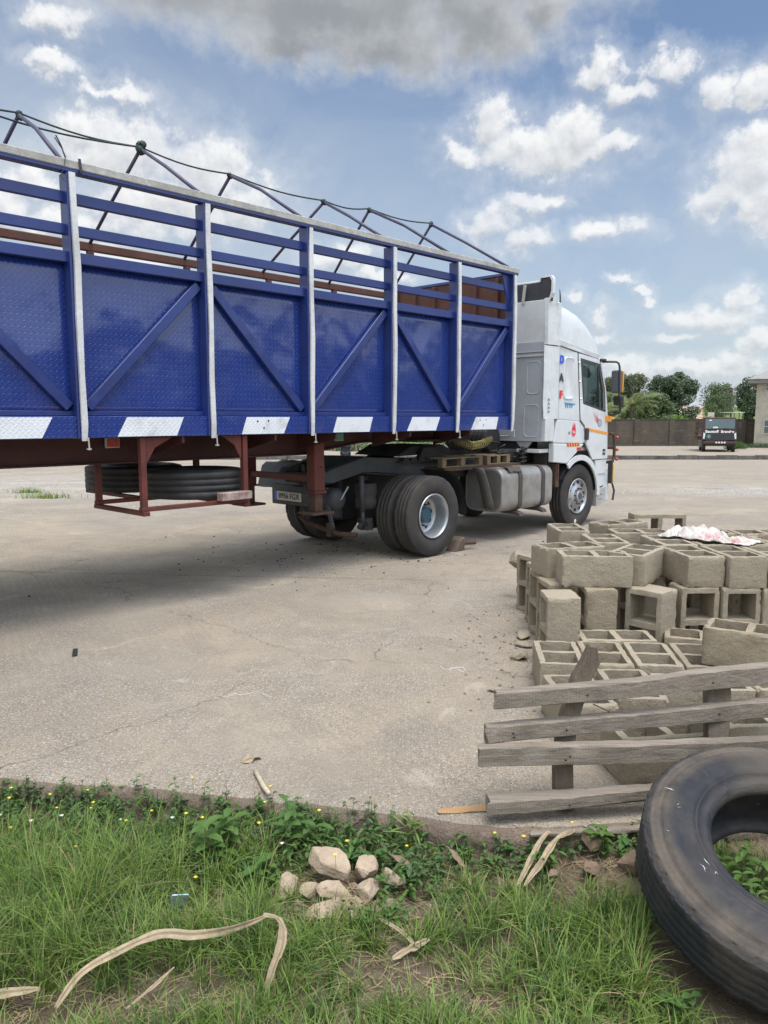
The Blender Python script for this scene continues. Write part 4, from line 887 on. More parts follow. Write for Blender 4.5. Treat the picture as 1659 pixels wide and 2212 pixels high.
# rear suspension bits
b = MB(); b.lathe([(-.16, .10), (-.15, .135), (-.05, .15), (.0, .13), (.05, .15), (.17, .14), (.18, .10)], (-.58, .72, .80), (0, 0, 1), 20); b.lathe([(-.14, .10), (.02, .10)], (-.58, .72, .50), (0, 0, 1), 16); b.build('air_spring', M['rubber'], tk, smooth=True)
b = MB(); b.lathe([(-.16, .10), (-.15, .135), (0, .15), (.17, .14), (.18, .10)], (-.58, 1.78, .80), (0, 0, 1), 20); b.build('air_spring', M['rubber'], tk, smooth=True)
b = MB(); b.tube([(-.72, .66, 1.08), (-.70, .66, .62)], .034, 10); b.tube([(-.70, .66, .62), (-.69, .66, .42)], .024, 8); b.lathe([(-.04, .055), (.04, .055)], (-.69, .66, .42), (0, 1, 0), 12); b.build('shock_absorber', M['chassis_grey'], tk, smooth=True)
b = MB(); b.beam((-.70, .72, .40), (.05, .78, .36), .10, .05); b.beam((-.70, 1.78, .40), (.05, 1.74, .36), .10, .05); b.build('trailing_arm', M['chassis'], tk, bevel=.01)
b = MB(); b.box(-.50, .95, 1.30, 1.58, .42, 1.05); b.build('dark_filler_box', M['black'], tk, bevel=.03)  # dark box added to close the bright see-through gap between the wheels
b = MB(); b.tube([(-.98, 1.60, .50), (-.95, 1.50, .42), (-.90, 1.2, .35), (-.85, .95, .30), (-.75, .72, .30)], .036, 8); b.box(-.92, -.84, 1.05, 1.13, .26, .44); b.build('anti_roll_bar', M['rust'], tk, smooth=False)
b = MB(); b.lathe([(-.34, .0), (-.33, .08), (-.29, .135), (-.24, .152), (.24, .152), (.29, .135), (.33, .08), (.34, 0)], (-1.0, 1.10, .78), (0, 1, 0), 24); at_ = b.build('air_reservoir', M['chassis_grey'], tk, smooth=True)
b = MB(); b.tube([(-1.0, .77, .78), (-1.0, .74, .80), (-.95, .76, .84), (-.9, .72, .95)], .010, 6); b.build('air_pipe', M['pale_steel'], at_)
for (a, c) in (((-1.14, 1.34, 1.22), (-1.12, 1.30, .86)), ((-1.14, 1.10, 1.22), (-1.10, 1.12, .80)), ((-1.14, 1.02, 1.20), (-1.12, .78, .42))):
    b = MB(); b.beam(a, c, .055, .02, up=(1, 0, 0)); A = Vector(a); Cc = Vector(c)
    o = b.build('perforated_bar', M['chassis_grey'], tk)
    b = MB(); [b.disc(A.lerp(Cc, t) + Vector((-.0115, 0, 0)), (-1, 0, 0), .009, 8) for t in (.1, .25, .4, .55, .7, .85)]; b.build('bar_hole', M['hole_black'], o)
# far mudguard with torn black flap, number plate holder
b = MB(); vs = []; n = 12
for i in range(n + 1):
    t = R(178 - i * 176 / n)
    for q, yy in enumerate((1.86, 1.90, 2.2, 2.47, 2.50)): vs.append((.0 + (.645 + (.0 if q in (1, 2, 3) else -.03)) * math.cos(t) - .02, yy, .56 + (.60 + (.02 if q == 2 else 0)) * math.sin(t)))
b.add(vs, [(i * 5 + q, i * 5 + q + 1, i * 5 + q + 6, i * 5 + q + 5) for i in range(n) for q in range(4)]); b.build('rear_mudguard', M['black'], tk, smooth=True)
b = MB(); r = random.Random(9); vs = []
for i in range(8):
    for j in range(8):
        u, v = i / 7, j / 7; vs.append((-1.05 + .55 * u + .05 * fbm(u * 3, v * 3), 1.45 + 1.0 * v, 1.02 + .24 * math.sin(math.pi * min(1, u * 1.2)) ** .5 * (1 - .35 * abs(v - .4)) + .03 * fbm(u * 5, v * 5, 2) - .16 * (u < .1)))
b.add(vs, [(i * 8 + j, i * 8 + j + 1, i * 8 + j + 9, i * 8 + j + 8) for i in range(7) for j in range(7)]); b.build('torn_tarp_cover', M['black'], tk, smooth=True)
b = MB(); b.box(-1.13, -1.05, 1.25, 2.02, .655, .93); ph = b.build('plate_holder', M['black'], tk, bevel=.01)
b = MB(); b.box(-1.142, -1.132, 1.38, 1.94, .715, .835); pl = b.build('number_plate', M['plate'], ph, bevel=.003)
b = MB(); b.box(-1.1455, -1.1425, 1.89, 1.938, .717, .833); b.build('plate_band', M['txt_blue'], pl)
put_text('plate_number', '8956 FGX', .105, M['txt_dark'], pl, basis((0, -1, 0), (0, 0, 1), (-1, 0, 0), (-1.146, 1.635, .775)), .001)
b = MB(); b.tube([(-1.12, 1.36, .93), (-1.12, 1.36, .52)], .012, 6); b.build('plate_stay', M['chassis_grey'], tk)
# near-side mudguard remnant between wheels and tank
b = MB(); vs = []; n = 9
for i in range(n + 1):
    t = R(62 - i * 66 / n)
    for yy in (.06, .62): vs.append((.70 * math.cos(t) + .05, yy, .54 + .66 * math.sin(t)))
b.add(vs, [(i * 2, i * 2 + 1, i * 2 + 3, i * 2 + 2) for i in range(n)]); b.build('mudguard_front_half', M['chassis'], tk, smooth=True)
b = MB(); vs = []
for i in range(8):
    z = 1.12 - .62 * i / 7; x = 1.18 + .30 * (i / 7) ** .7; vs += [(x - .02, .10, z), (x + .01, .30, z)]
b.add(vs, [(i * 2, i * 2 + 1, i * 2 + 3, i * 2 + 2) for i in range(7)]); o = b.build('spray_flap', M['tank_end'], tk, smooth=True); q = o.modifiers.new('s', 'SOLIDIFY'); q.thickness = .01
# fuel tank
def rrect(y0, y1, z0, z1, r, n=5):
    p = []
    for cy_, cz_, a0 in ((y1 - r, z1 - r, 0), (y0 + r, z1 - r, 90), (y0 + r, z0 + r, 180), (y1 - r, z0 + r, 270)):
        for i in range(n + 1): t = R(a0 + 90 * i / n); p.append((cy_ + r * math.cos(t), cz_ + r * math.sin(t)))
    return p
def loft(b, secs, mi=None, cap=True):
    n = len(secs[0]); b.add([v for s in secs for v in s], [(i * n + j, i * n + (j + 1) % n, (i + 1) * n + (j + 1) % n, (i + 1) * n + j) for i in range(len(secs) - 1) for j in range(n)] + ([tuple(range(n)), tuple(range((len(secs) - 1) * n, len(secs) * n))] if cap else []), mi)
b = MB(); S = lambda x, g: [(x, y, z) for y, z in rrect(.045 + g, .74 - g, .435 + g, 1.085 - g, .15 - g * .6, 6)]
loft(b, [S(1.585, .02), S(1.60, .0), S(2.0, 0), S(2.5, 0), S(2.94, 0), S(2.965, .03)]); ft = b.build('fuel_tank', M['tank'], tk, smooth=False, bevel=.004)
b = MB(); b.add([(1.583, y, z) for y, z in rrect(.085, .70, .475, 1.045, .12, 6)], [tuple(range(28))]); b.build('tank_end_cap', M['tank_end'], ft)
for x in (2.04, 2.67):
    b = MB(); T = lambda x_, g: [(x_, y, z) for y, z in rrect(.045 - g, .74 + g, .435 - g, 1.085 + g, .155, 6)]
    loft(b, [T(x - .045, .002), T(x - .045, .014), T(x + .045, .014), T(x + .045, .002)], cap=False); b.build('tank_strap', M['strap'], ft)
    b = MB(); b.prism([(.10, .43), (.02, .405), (.0, .36), (.10, .38), (.7, .40), (.7, .44)], x - .06, x + .06, fn=lambda p, z, q: (q, p, z)); b.build('strap_bracket', M['strap'], ft)
b = MB()
vs = []
for i in range(7):
    for j in range(5): vs.append((1.75 + .32 * i / 6 + .02 * fbm(i, j), .04 + .18 * j / 4, 1.095 + .02 * fbm(i * .7, j * .7, 4) - .06 * (j == 0)))
b.add(vs, [(i * 5 + j, i * 5 + j + 1, i * 5 + j + 6, i * 5 + j + 5) for i in range(6) for j in range(4)]); b.build('rag', M['strap'], ft, smooth=True)
# catwalk deck, pallets, machinery behind cab
b = MB(); b.box(.70, 2.62, .42, 1.95, 1.075, 1.125); b.build('catwalk', M['rust'], tk, bevel=.006)
b = MB(); b.lathe([(-.42, .0), (-.41, .19), (-.40, .21)] + [(-.36 + i * .04, .21 if i % 2 else .225) for i in range(18)] + [(.40, .21), (.41, 0)], (2.42, 1.25, 1.50), (0, 1, 0), 24); b.build('air_filter', M['black'], tk)
b = MB(); b.box(2.35, 2.66, .55, 1.9, 1.13, 1.32); b.box(2.70, 3.3, .55, 1.95, 1.12, 1.45); b.box(2.98, 3.25, .18, .45, .80, 1.30); b.box(3.0, 3.5, .7, 1.8, .6, 1.12); b.build('engine_block', M['chassis'], tk, bevel=.02)
r = random.Random(11)
b = MB()
for i in range(9):
    p = Vector((2.45 + r.uniform(-.2, .3), .5 + r.uniform(0, .6), 1.15 + r.uniform(0, .3))); pts = [p]
    for _ in range(5): p = p + Vector((r.uniform(-.12, .12), r.uniform(-.15, .15), r.uniform(-.07, .07))); pts.append(p)
    b.tube(pts, .013, 6)
b.build('pipework', M['black'], tk, smooth=True)
def helix(b, path, rad, turns, wire, n=16):
    pts = []; tot = turns * n
    for i in range(tot + 1):
        t = i / tot; f = t * (len(path) - 1); a = min(int(f), len(path) - 2); p = Vector(path[a]).lerp(Vector(path[a + 1]), f - a); d = (Vector(path[a + 1]) - Vector(path[a])).normalized(); u = d.orthogonal().normalized(); v = d.cross(u); q = 2 * math.pi * t * turns
        pts.append(p + (u * math.cos(q) + v * math.sin(q)) * rad)
    b.tube(pts, wire, 5)
b = MB(); helix(b, [(2.64, .42, .98), (2.66, .42, 1.36)], .055, 6, .014); b.tube([(2.65, .42, .96), (2.65, .42, 1.38)], .03, 8); b.build('cab_spring', M['chassis'], tk, smooth=True)
b = MB(); helix(b, [(1.30, .86, 1.60), (1.55, .84, 1.47), (1.85, .82, 1.40), (2.15, .84, 1.42), (2.40, .88, 1.50)], .058, 22, .0085); b.build('coiled_air_hose', M['hose_y'], tk, smooth=True)
b = MB(); helix(b, [(1.22, .95, 1.58), (1.5, .93, 1.42), (1.8, .90, 1.34), (2.1, .92, 1.33), (2.4, .95, 1.42)], .055, 20, .008); b.build('coiled_air_hose', M['black'], tk, smooth=True)
# far side tank and brackets under rails
b = MB(); b.box(1.4, 2.6, 1.85, 2.42, .45, 1.05); b.build('far_side_tank', M['tank_end'], tk, bevel=.05)
b = MB(); b.prism([(2.98, 1.10), (3.22, 1.08), (3.20, .55), (3.10, .50), (2.99, .62)], .20, .55); b.build('mud_baffle', M['chassis'], tk)
b = MB(); b.box(3.08, 3.18, .07, .22, .72, 1.10); b.tube([(3.12, .06, 1.08), (3.12, .06, .95), (3.15, .08, .8)], .012, 6); b.build('baffle_bracket', M['rust'], tk)
# pallets on the catwalk
def small_pallet(x0, L_, lab):
    o = thing('small_pallet', lab, 'pallet', tw(x0, .43, 1.127), TA, 'wooden pallets on the truck catwalk')
    for yy in (0, .45):
        for i in range(3): b = MB(); b.box(i * (L_ - .09) / 2, i * (L_ - .09) / 2 + .09, yy, yy + .09, .018, .12); b.build('pallet_block', M['wood_pale'], o, bevel=.003)
    for y in (0, .22, .44): b = MB(); b.box(0, L_, y, y + .10, .1205, .138); b.build('deck_board', M['wood_pale'], o, bevel=.003)
    for y in (0, .44): b = MB(); b.box(0, L_, y, y + .10, 0, .0175); b.build('bottom_board', M['wood_pale'], o, bevel=.003)
small_pallet(.66, .95, 'rough wooden pallet on the truck catwalk, longer left one under the coiled hoses'); small_pallet(1.72, .60, 'shorter rough wooden pallet lying on the catwalk nearest the cab')
# wheel chock
o = thing('wheel_chock', 'worn wooden wheel chock with a round iron bar, in front of the rear wheel', 'wheel chock', tw(.56, .12, 0), TA)
b = MB(); b.hexa([(-.10, -.09, 0), (.12, -.09, 0), (-.10, .09, 0), (.12, .09, 0), (.02, -.09, .15), (.12, -.09, .19), (.02, .09, .15), (.12, .09, .19)]); b.build('block', pm('chock', (.13, .095, .07), .85, var=.4, vs=8, bump=.004), o, bevel=.008)
b = MB(); b.tube([(.06, -.04, .10), (.34, -.10, .085)], .027, 10); b.build('iron_bar', M['rust'], o)
# ---------------- hollow concrete blocks ----------------
BL, BW, BH = .54, .30, .245
def block_mesh(seed, chip=1.0, knock=False):
    r = random.Random(seed); t = .040; mid = .045
    def sp(a, b, n): return [a + (b - a) * i / n for i in range(n)]
    xs_ = sp(0, .018, 1) + sp(.018, t, 1) + sp(t, BL / 2 - mid / 2, 6) + sp(BL / 2 - mid / 2, BL / 2 + mid / 2, 2) + sp(BL / 2 + mid / 2, BL - t, 6) + sp(BL - t, BL - .018, 1) + [BL - .018, BL]
    ys_ = sp(0, .018, 1) + sp(.018, t, 1) + sp(t, BW - t, 6) + sp(BW - t, BW - .018, 1) + [BW - .018, BW]
    zs_ = [0, .018] + sp(.018, BH - .018, 5)[1:] + [BH - .018, BH]
    nx, ny, nz = len(xs_) - 1, len(ys_) - 1, len(zs_) - 1
    hx = lambda i: (t - .001 < (xs_[i] + xs_[i + 1]) / 2 < BL / 2 - mid / 2) or (BL / 2 + mid / 2 < (xs_[i] + xs_[i + 1]) / 2 < BL - t)
    hy = lambda j: t < (ys_[j] + ys_[j + 1]) / 2 < BW - t
    def solid(i, j, k):
        if not (0 <= i < nx and 0 <= j < ny and 0 <= k < nz): return False
        if hx(i) and hy(j):
            if knock:     # ragged remains of a thin closing skin round the cell mouth
                if k == nz - 1 or k == 0:
                    left = (xs_[i] + xs_[i + 1]) / 2 > BL / 2
                    edge_ = (j in (2, 7)) or not (0 < i and hx(i - 1)) or not hx(i + 1)
                    return k == nz - 1 and edge_ and r.random() < .38
            return False
        return True
    verts = {}; fs = []; V = []
    def vid(i, j, k):
        if (i, j, k) not in verts:
            x, y, z = xs_[i], ys_[j], zs_[k]; n_ = 0
            p = Vector((x, y, z)); q = p * 9 + Vector((seed * 3.1, 0, 0))
            am = .0014
            onx = i in (0, nx); ony = j in (0, ny); onz = k in (0, nz)
            d = Vector((fbm(q.x, q.y, q.z) * am * 1.6 + r.uniform(-am, am), fbm(q.y + 5, q.z, q.x) * am * 1.6 + r.uniform(-am, am), fbm(q.z, q.x + 9, q.y) * am * 1.6 + r.uniform(-am, am)))
            e = onx + ony + onz
            if e >= 2:
                a = (.0018 if e == 2 else .004) + (r.random() ** 5) * .007 * chip
                if onx: d.x += a if i == 0 else -a
                if ony: d.y += a if j == 0 else -a
                if onz: d.z += a if k == 0 else -a
            elif onz: d.z += r.uniform(-.0035, .0015) * (1 if k else -1)
            verts[(i, j, k)] = len(V); V.append(p + d)
        return verts[(i, j, k)]
    for i in range(nx):
        for j in range(ny):
            for k in range(nz):
                if not solid(i, j, k): continue
                for d, c in (((-1, 0, 0), ((0, 0, 0), (0, 0, 1), (0, 1, 1), (0, 1, 0))), ((1, 0, 0), ((1, 0, 0), (1, 1, 0), (1, 1, 1), (1, 0, 1))), ((0, -1, 0), ((0, 0, 0), (1, 0, 0), (1, 0, 1), (0, 0, 1))), ((0, 1, 0), ((0, 1, 0), (0, 1, 1), (1, 1, 1), (1, 1, 0))), ((0, 0, -1), ((0, 0, 0), (0, 1, 0), (1, 1, 0), (1, 0, 0))), ((0, 0, 1), ((0, 0, 1), (1, 0, 1), (1, 1, 1), (0, 1, 1)))):
                    if not solid(i + d[0], j + d[1], k + d[2]): fs.append(tuple(vid(i + a, j + b_, k + c_) for a, b_, c_ in c))
    me = bpy.data.meshes.new('hollow_block'); me.from_pydata(V, [], fs); me.materials.append(M['block']); me.update()
    me.polygons.foreach_set('use_smooth', [True] * len(me.polygons)); me.set_sharp_from_angle(angle=R(38))
    return me
def block_mat():
    m = bpy.data.materials.new('block_concrete'); m.use_nodes = True; k = NT(m.node_tree); b = k.n['Principled BSDF']
    geo = k.new('ShaderNodeNewGeometry').outputs['Position']; oi = k.new('ShaderNodeObjectInfo').outputs['Random']
    c = k.mix(k.mr(k.noise(geo, 7, 6, 0.65), 0.3, 0.7), (0.355, 0.298, 0.213), (0.250, 0.206, 0.145))
    c = k.mix(k.mr(k.noise(geo, 1.7, 4, 0.6), 0.45, 0.7, 0, .5), c, (0.23, 0.185, 0.13))
    c = k.mix(k.mr(oi, 0, 1, 0, .6), c, (0.40, 0.36, 0.285)); c = k.mix(k.m('MULTIPLY', k.m('GREATER_THAN', oi, .72), .35), c, (0.22, 0.18, 0.125))
    c = k.mix(k.mr(k.noise(geo, 130, 3, 0.7), 0.52, 0.75, 0, .6), c, (0.11, 0.09, 0.065))
    c = k.mix(k.mr(k.noise(geo, 85, 3, 0.7), 0.60, 0.78, 0, .5), c, (0.42, 0.38, 0.30))
    k.l.new(c, b.inputs['Base Color']); b.inputs['Roughness'].default_value = .95; b.inputs['Specular IOR Level'].default_value = .2
    h = k.m('ADD', k.noise(geo, 110, 4, 0.7), k.m('MULTIPLY', k.noise(geo, 26, 4, 0.6), 1.6))
    bn = k.new('ShaderNodeBump'); bn.inputs['Distance'].default_value = .0065; k.l.new(h, bn.inputs['Height']); k.l.new(bn.outputs[0], b.inputs['Normal'])
    return m
M['block'] = block_mat()
BM = [block_mesh(i + 1, 1.0 + .5 * (i % 3)) for i in range(7)]; BK = [block_mesh(20 + i, 1.4, True) for i in range(3)]
Lz, Tz = BL, BL + BH
BG = 'hollow concrete blocks heaped at the yard edge'
# kind, x, y of the nearest corner, top z, yaw, label
BLK = [
 ('D', 1.023, 4.884, BH, -6, 'leftmost of the four front-row blocks laid with their cells up'),
 ('D', 1.335, 4.872, BH, -6, 'second front-row cells-up block, behind the splintered post top'),
 ('D', 1.650, 4.850, BH, -7, 'third from left in the front row of cells-up blocks behind the top plank'),
 ('D', 1.962, 4.826, BH, -8, 'fourth front-row cells-up block, its right side tucked by the big tilted block'),
 ('U', 1.439, 5.405, BH, -2, 'single cells-up block lying lengthwise between the front row and the upright blocks'),
 ('U', 2.06, 5.50, BH, -20, 'low skewed cells-up block left of the big near block'),
 ('U', 2.06, 4.845, 2 * BH + .01, -31, 'big near block laid skewed on the front row, cut by the right frame edge'),
 ('D', 2.30, 4.56, BH, -12, 'ground-level block supporting the big skewed block at the right'),
 ('e', 1.191, 5.473, Lz, 0, 'block standing on end at the front left with a sunlit blank top and solid face'),
 ('e', 1.345, 6.614, Lz, 10, 'upright block seen edge-on, just right of the leftmost double-cell block'),
 ('e', 1.290, 6.30, Lz, 5, 'tall narrow-looking upright block behind the left front standing block'),
 ('e', 1.425, 7.02, Lz, 30, 'leftmost block of the heap, standing on end with both dark cells facing left'),
 ('e', 1.300, 5.94, Lz, 8, 'upright block half hidden under the long lengthwise block at the left'),
 ('e', 1.542, 5.749, Lz, 0, 'upright block with a plain face left of the dark gap'),
 ('e', 2.075, 5.618, Lz, 43, 'upright block turned cornerwise, deep square cells open on its left face'),
 ('f', 2.290, 5.79, Lz, 3, 'upright block with a ragged-edged cell, just right of the cornerwise one', 1),
 ('f', 2.605, 5.782, Lz, 2, 'upright block with a ragged cell one can see through, second from the right', 1),
 ('f', 2.915, 5.775, Lz, 2, 'upright block with a ragged cell at the right frame edge', 1),
 ('e', 2.12, 6.12, Lz, 30, 'upright block whose sunlit corner shows between the two upper rows', ),
 ('U', 1.376, 5.835, Tz, -3, 'long upper block laid lengthwise with oval cells, the most prominent one at the left'),
 ('U', 1.331, 6.150, Tz, 16, 'upper block directly behind the long lengthwise one, end face showing at left'),
 ('U', 2.016, 5.845, Tz, 53, 'upper cells-up block turned cornerwise between the long block and the tidy row'),
 ('D', 2.334, 5.802, Tz, 6, 'first block of the tidy upper row, showing a wide shaded left flank'),
 ('D', 2.645, 5.785, Tz, 2, 'second block of the tidy upper row, face on'),
 ('D', 2.955, 5.772, Tz, 1, 'third block of the tidy upper row, cut by the right frame edge'),
 ('D', 1.80, 6.45, Tz, 0, 'small-looking upper block with broken cell rims behind the cornerwise one'),
 ('e', 1.50, 6.93, Tz - .02, 4, None),
 ('D', 1.640, 7.14, Tz, 0, 'blank-topped upper block at the back left, between the stub and the corner block', 2),
 ('U', 2.244, 7.544, Tz, 30, 'rearmost cells-up block turned cornerwise, left of the block lying on its side'),
 ('S', 2.618, 7.974, Tz + .05, -2, 'topmost rear block lying on its side with two square cells facing the viewer'),
 ('D', 2.345, 6.372, Tz, 2, 'second-row upper block under the left fringe of the sack'),
 ('D', 2.655, 6.345, Tz, 2, 'second-row upper block under the middle of the sack'),
 ('D', 2.968, 6.335, Tz, 1, 'second-row upper block at the right end of the sack'),
 ('D', 3.28, 6.33, Tz, 1, 'second-row upper block cut by the right frame edge'),
 ('U', 2.142, 7.02, Tz, 0, 'third-row lengthwise block left of the sack'),
 ('U', 2.70, 6.98, Tz, 0, 'third-row lengthwise block behind the sack'),
 ('U', 3.26, 6.95, Tz, 1, 'third-row lengthwise block at the right edge behind the sack'),
 ('D', 1.02, 4.13, BH, 3, 'near block under the second plank, left of the pair seen through the boards'),
 ('D', 1.335, 4.25, BH, -3, 'near block with a cracked rim, seen between the top two planks'),
 ('U', 1.20, 3.67, BH, 8, 'nearest block behind the third plank, its plain base showing above the lowest board'),
 ('U', 1.80, 3.83, BH, 6, 'near block right of the pallet upright, mostly behind the big tyre'),
 ('U', 1.66, 4.40, BH, -3, 'lengthwise block whose long face fills the gap between the top two planks'),
 ('U', 2.22, 4.385, BH, 2, 'lengthwise block at the right frame edge between the top two planks'),
]
def place_block(k, x, y, zt, yaw, lab, var=0, i=0):
    a = R(yaw); X = Vector((math.cos(a), math.sin(a), 0)); Y = Vector((-math.sin(a), math.cos(a), 0)); Z = Vector((0, 0, 1)); o0 = Vector((x, y, zt))
    if k == 'U': m = basis(X, Y, Z, o0 - Z * BH)
    elif k == 'D': m = basis(Y, -X, Z, o0 + X * BW - Z * BH)
    elif k == 'e': m = basis(Z, Y, -X, o0 + X * BH - Z * BL)
    elif k == 'f': m = basis(-Z, X, -Y, o0 + Y * BH) if False else basis(Z, -X, Y, o0 - Z * BL + X * BW) if False else basis(Z, X, Y, o0 - Z * BL)
    elif k == 'S': m = basis(X, Z, -Y, o0 + Y * BH - Z * BW)
    me = BK[i % 3] if var == 1 else BM[(i * 5) % 7]
    o = bpy.data.objects.new('concrete_block', me); COL.objects.link(o); o.matrix_world = m
    tag(o, lab, 'concrete block', BG); return o
HID = ['upright block under the %s' % q for q in ('second-row block below the sack fringe', 'second-row block under the middle of the sack', 'second-row block at the right end of the sack', 'second-row block at the right frame edge', 'blank-topped block at the back left', 'small upper block with broken rims', 'rearmost cornerwise block', 'left end of the third row', 'middle of the third row behind the sack', 'third-row block right of the sack', 'right end of the third row', 'left half of the block lying on its side', 'right half of the block lying on its side', 'upper left block behind the lengthwise one', 'tidy upper row at the frame edge')]
i = 0
for rec in BLK:
    k, x, y, zt, yaw, lab = rec[:6]; var = rec[6] if len(rec) > 6 else 0
    if lab is None: continue
    o = place_block(k, x, y, zt, yaw, lab, var, i); i += 1
# supports under the upper tier, seen only through gaps
for n_, (x, y, yaw) in enumerate([(2.30, 6.40, 0), (2.62, 6.42, 0), (2.94, 6.42, 0), (3.26, 6.42, 0), (1.66, 7.2, 0), (1.82, 6.62, 0), (2.30, 7.62, 25), (2.40, 7.05, 0), (2.75, 7.04, 0), (3.10, 7.0, 0), (3.42, 7.0, 0), (2.66, 8.0, 0), (2.92, 7.99, 0), (1.58, 6.33, 10), (3.23, 5.78, 1)]):
    place_block('e', x, y, Lz - .002, yaw, HID[n_], 0, n_ + 3)
# small stubs at the back left and on the ground
def lump(name, c, s, seed, mat, lab, cat, group=None, parent=None, rough=.25, sub=2, flat=False):
    bm = bmesh.new(); bmesh.ops.create_icosphere(bm, subdivisions=sub, radius=1.0)
    r = random.Random(seed); pl = [(Vector((r.gauss(0, 1), r.gauss(0, 1), r.gauss(0, 1))).normalized(), r.uniform(.45, .80)) for _ in range(16)]
    for v in bm.verts:
        p = v.co.copy()
        for n_, d in pl:
            t = p.dot(n_)
            if t > d: p -= n_ * (t - d) * .96
        p *= 1 + rough * .25 * fbm(p.x * 2.3 + seed, p.y * 2.3, p.z * 2.3)
        v.co = Vector((p.x * s[0], p.y * s[1], p.z * s[2]))
    me = bpy.data.meshes.new(name); bm.to_mesh(me); bm.free(); me.materials.append(mat)
    o = bpy.data.objects.new(name, me); COL.objects.link(o); o.location = c; o.rotation_euler = (r.uniform(-.2, .2), r.uniform(-.2, .2), r.uniform(0, 3))
    if lab: tag(o, lab, cat, group)
    return o
BR = 'broken block pieces on the concrete'
lump('block_piece', (1.38, 7.75, .40), (.15, .12, .10), 3, M['block'], 'broken block stub behind the leftmost uprights, near the truck', 'rubble', BR, sub=3)
for j, (x, y, s, lab) in enumerate([(1.16, 6.30, .075, 'flat block shard on the ground left of the standing blocks'), (1.13, 6.05, .06, 'second flat shard just in front of the first one'), (1.03, 5.72, .085, 'long low shard left of the front row'), (.75, 5.02, .05, 'small pale chunk near the broken end of the top plank'), (.82, 4.98, .035, 'tiny chunk touching the pale one by the plank end')]):
    lump('block_piece', (x, y, s * .35), (s * 1.5, s, s * .45), 30 + j, M['block'], lab, 'rubble', BR)
# ---------------- cement sack on the blocks ----------------
def sack():
    b = MB(); n, m = 70, 30; r = random.Random(4); vs = []
    P0 = Vector((2.57, 6.93, 0)); P1 = Vector((3.10, 6.34, 0)); d = P1 - P0; nrm = Vector((-d.y, d.x, 0)).normalized()
    for i in range(n + 1):
        for j in range(m + 1):
            u = i / n; v = j / m * 2 - 1; w_ = .21 * (1 - .35 * u) * (1 + .22 * fbm(u * 5, 1)) 
            p = P0 + d * (u + .03 * fbm(v * 4, u * 2)) + nrm * v * w_
            env = max(0, 1 - abs(v) ** 2.2) * min(1, u * 9) * min(1, (1 - u) * 4)
            hz = .012 + env * (.07 * math.exp(-((u - .36) ** 2) / .03) + .04 * math.exp(-((u - .08) ** 2) / .006) + .018) 
            fold = abs(fbm(u * 7 + 3, v * 2.2, 1.7)) * .060 + abs(fbm(u * 12, v * 4, 3.1)) * .016
            p.z = Tz + .004 + max(.0, hz + (fold - .02) * (.35 + env)); vs.append(p)
    b.add(vs, [(i * (m + 1) + j, i * (m + 1) + j + 1, (i + 1) * (m + 1) + j + 1, (i + 1) * (m + 1) + j) for i in range(n) for j in range(m)])
    mt = bpy.data.materials.new('sack_cloth'); mt.use_nodes = True; k = NT(mt.node_tree); bb = k.n['Principled BSDF']; geo = k.new('ShaderNodeNewGeometry').outputs['Position']
    c = k.mix(k.mr(k.noise(geo, 7, 4, .6, 1.0), .55, .66), (0.50, 0.47, 0.44), (0.46, 0.20, 0.21))
    c = k.mix(k.mr(k.noise(geo, 4, 5, .6), .55, .72, 0, .6), c, (0.40, 0.31, 0.22)); k.l.new(c, bb.inputs['Base Color']); bb.inputs['Roughness'].default_value = .8
    bn = k.new('ShaderNodeBump'); bn.inputs['Distance'].default_value = .004; k.l.new(k.noise(geo, 160, 3), bn.inputs['Height']); k.l.new(bn.outputs[0], bb.inputs['Normal'])
    o = b.build('sack', mt, smooth=True); q = o.modifiers.new('s', 'SOLIDIFY'); q.thickness = .003
    f = MB()
    for t in range(90):
        e = t % 3
        if e == 0: p = P0 + d * r.uniform(.05, .4) - nrm * .23
        elif e == 1: p = P0 + d * r.uniform(.72, .95) + nrm * .13
        else: p = P0 + d * r.uniform(.5, .98) - nrm * .17
        p = Vector((p.x, p.y, Tz + .03)); q_ = p + Vector((r.uniform(-.03, .03), r.uniform(-.03, .03), r.uniform(-.01, .05))); f.tube([p, p.lerp(q_, .5) + Vector((0, 0, .008)), q_], .0014, 3)
    f.build('frayed_threads', mt, o)
    tag(o, 'crumpled white woven sack with pink print and frayed edges, spread over the upper blocks', 'sack')
sack()
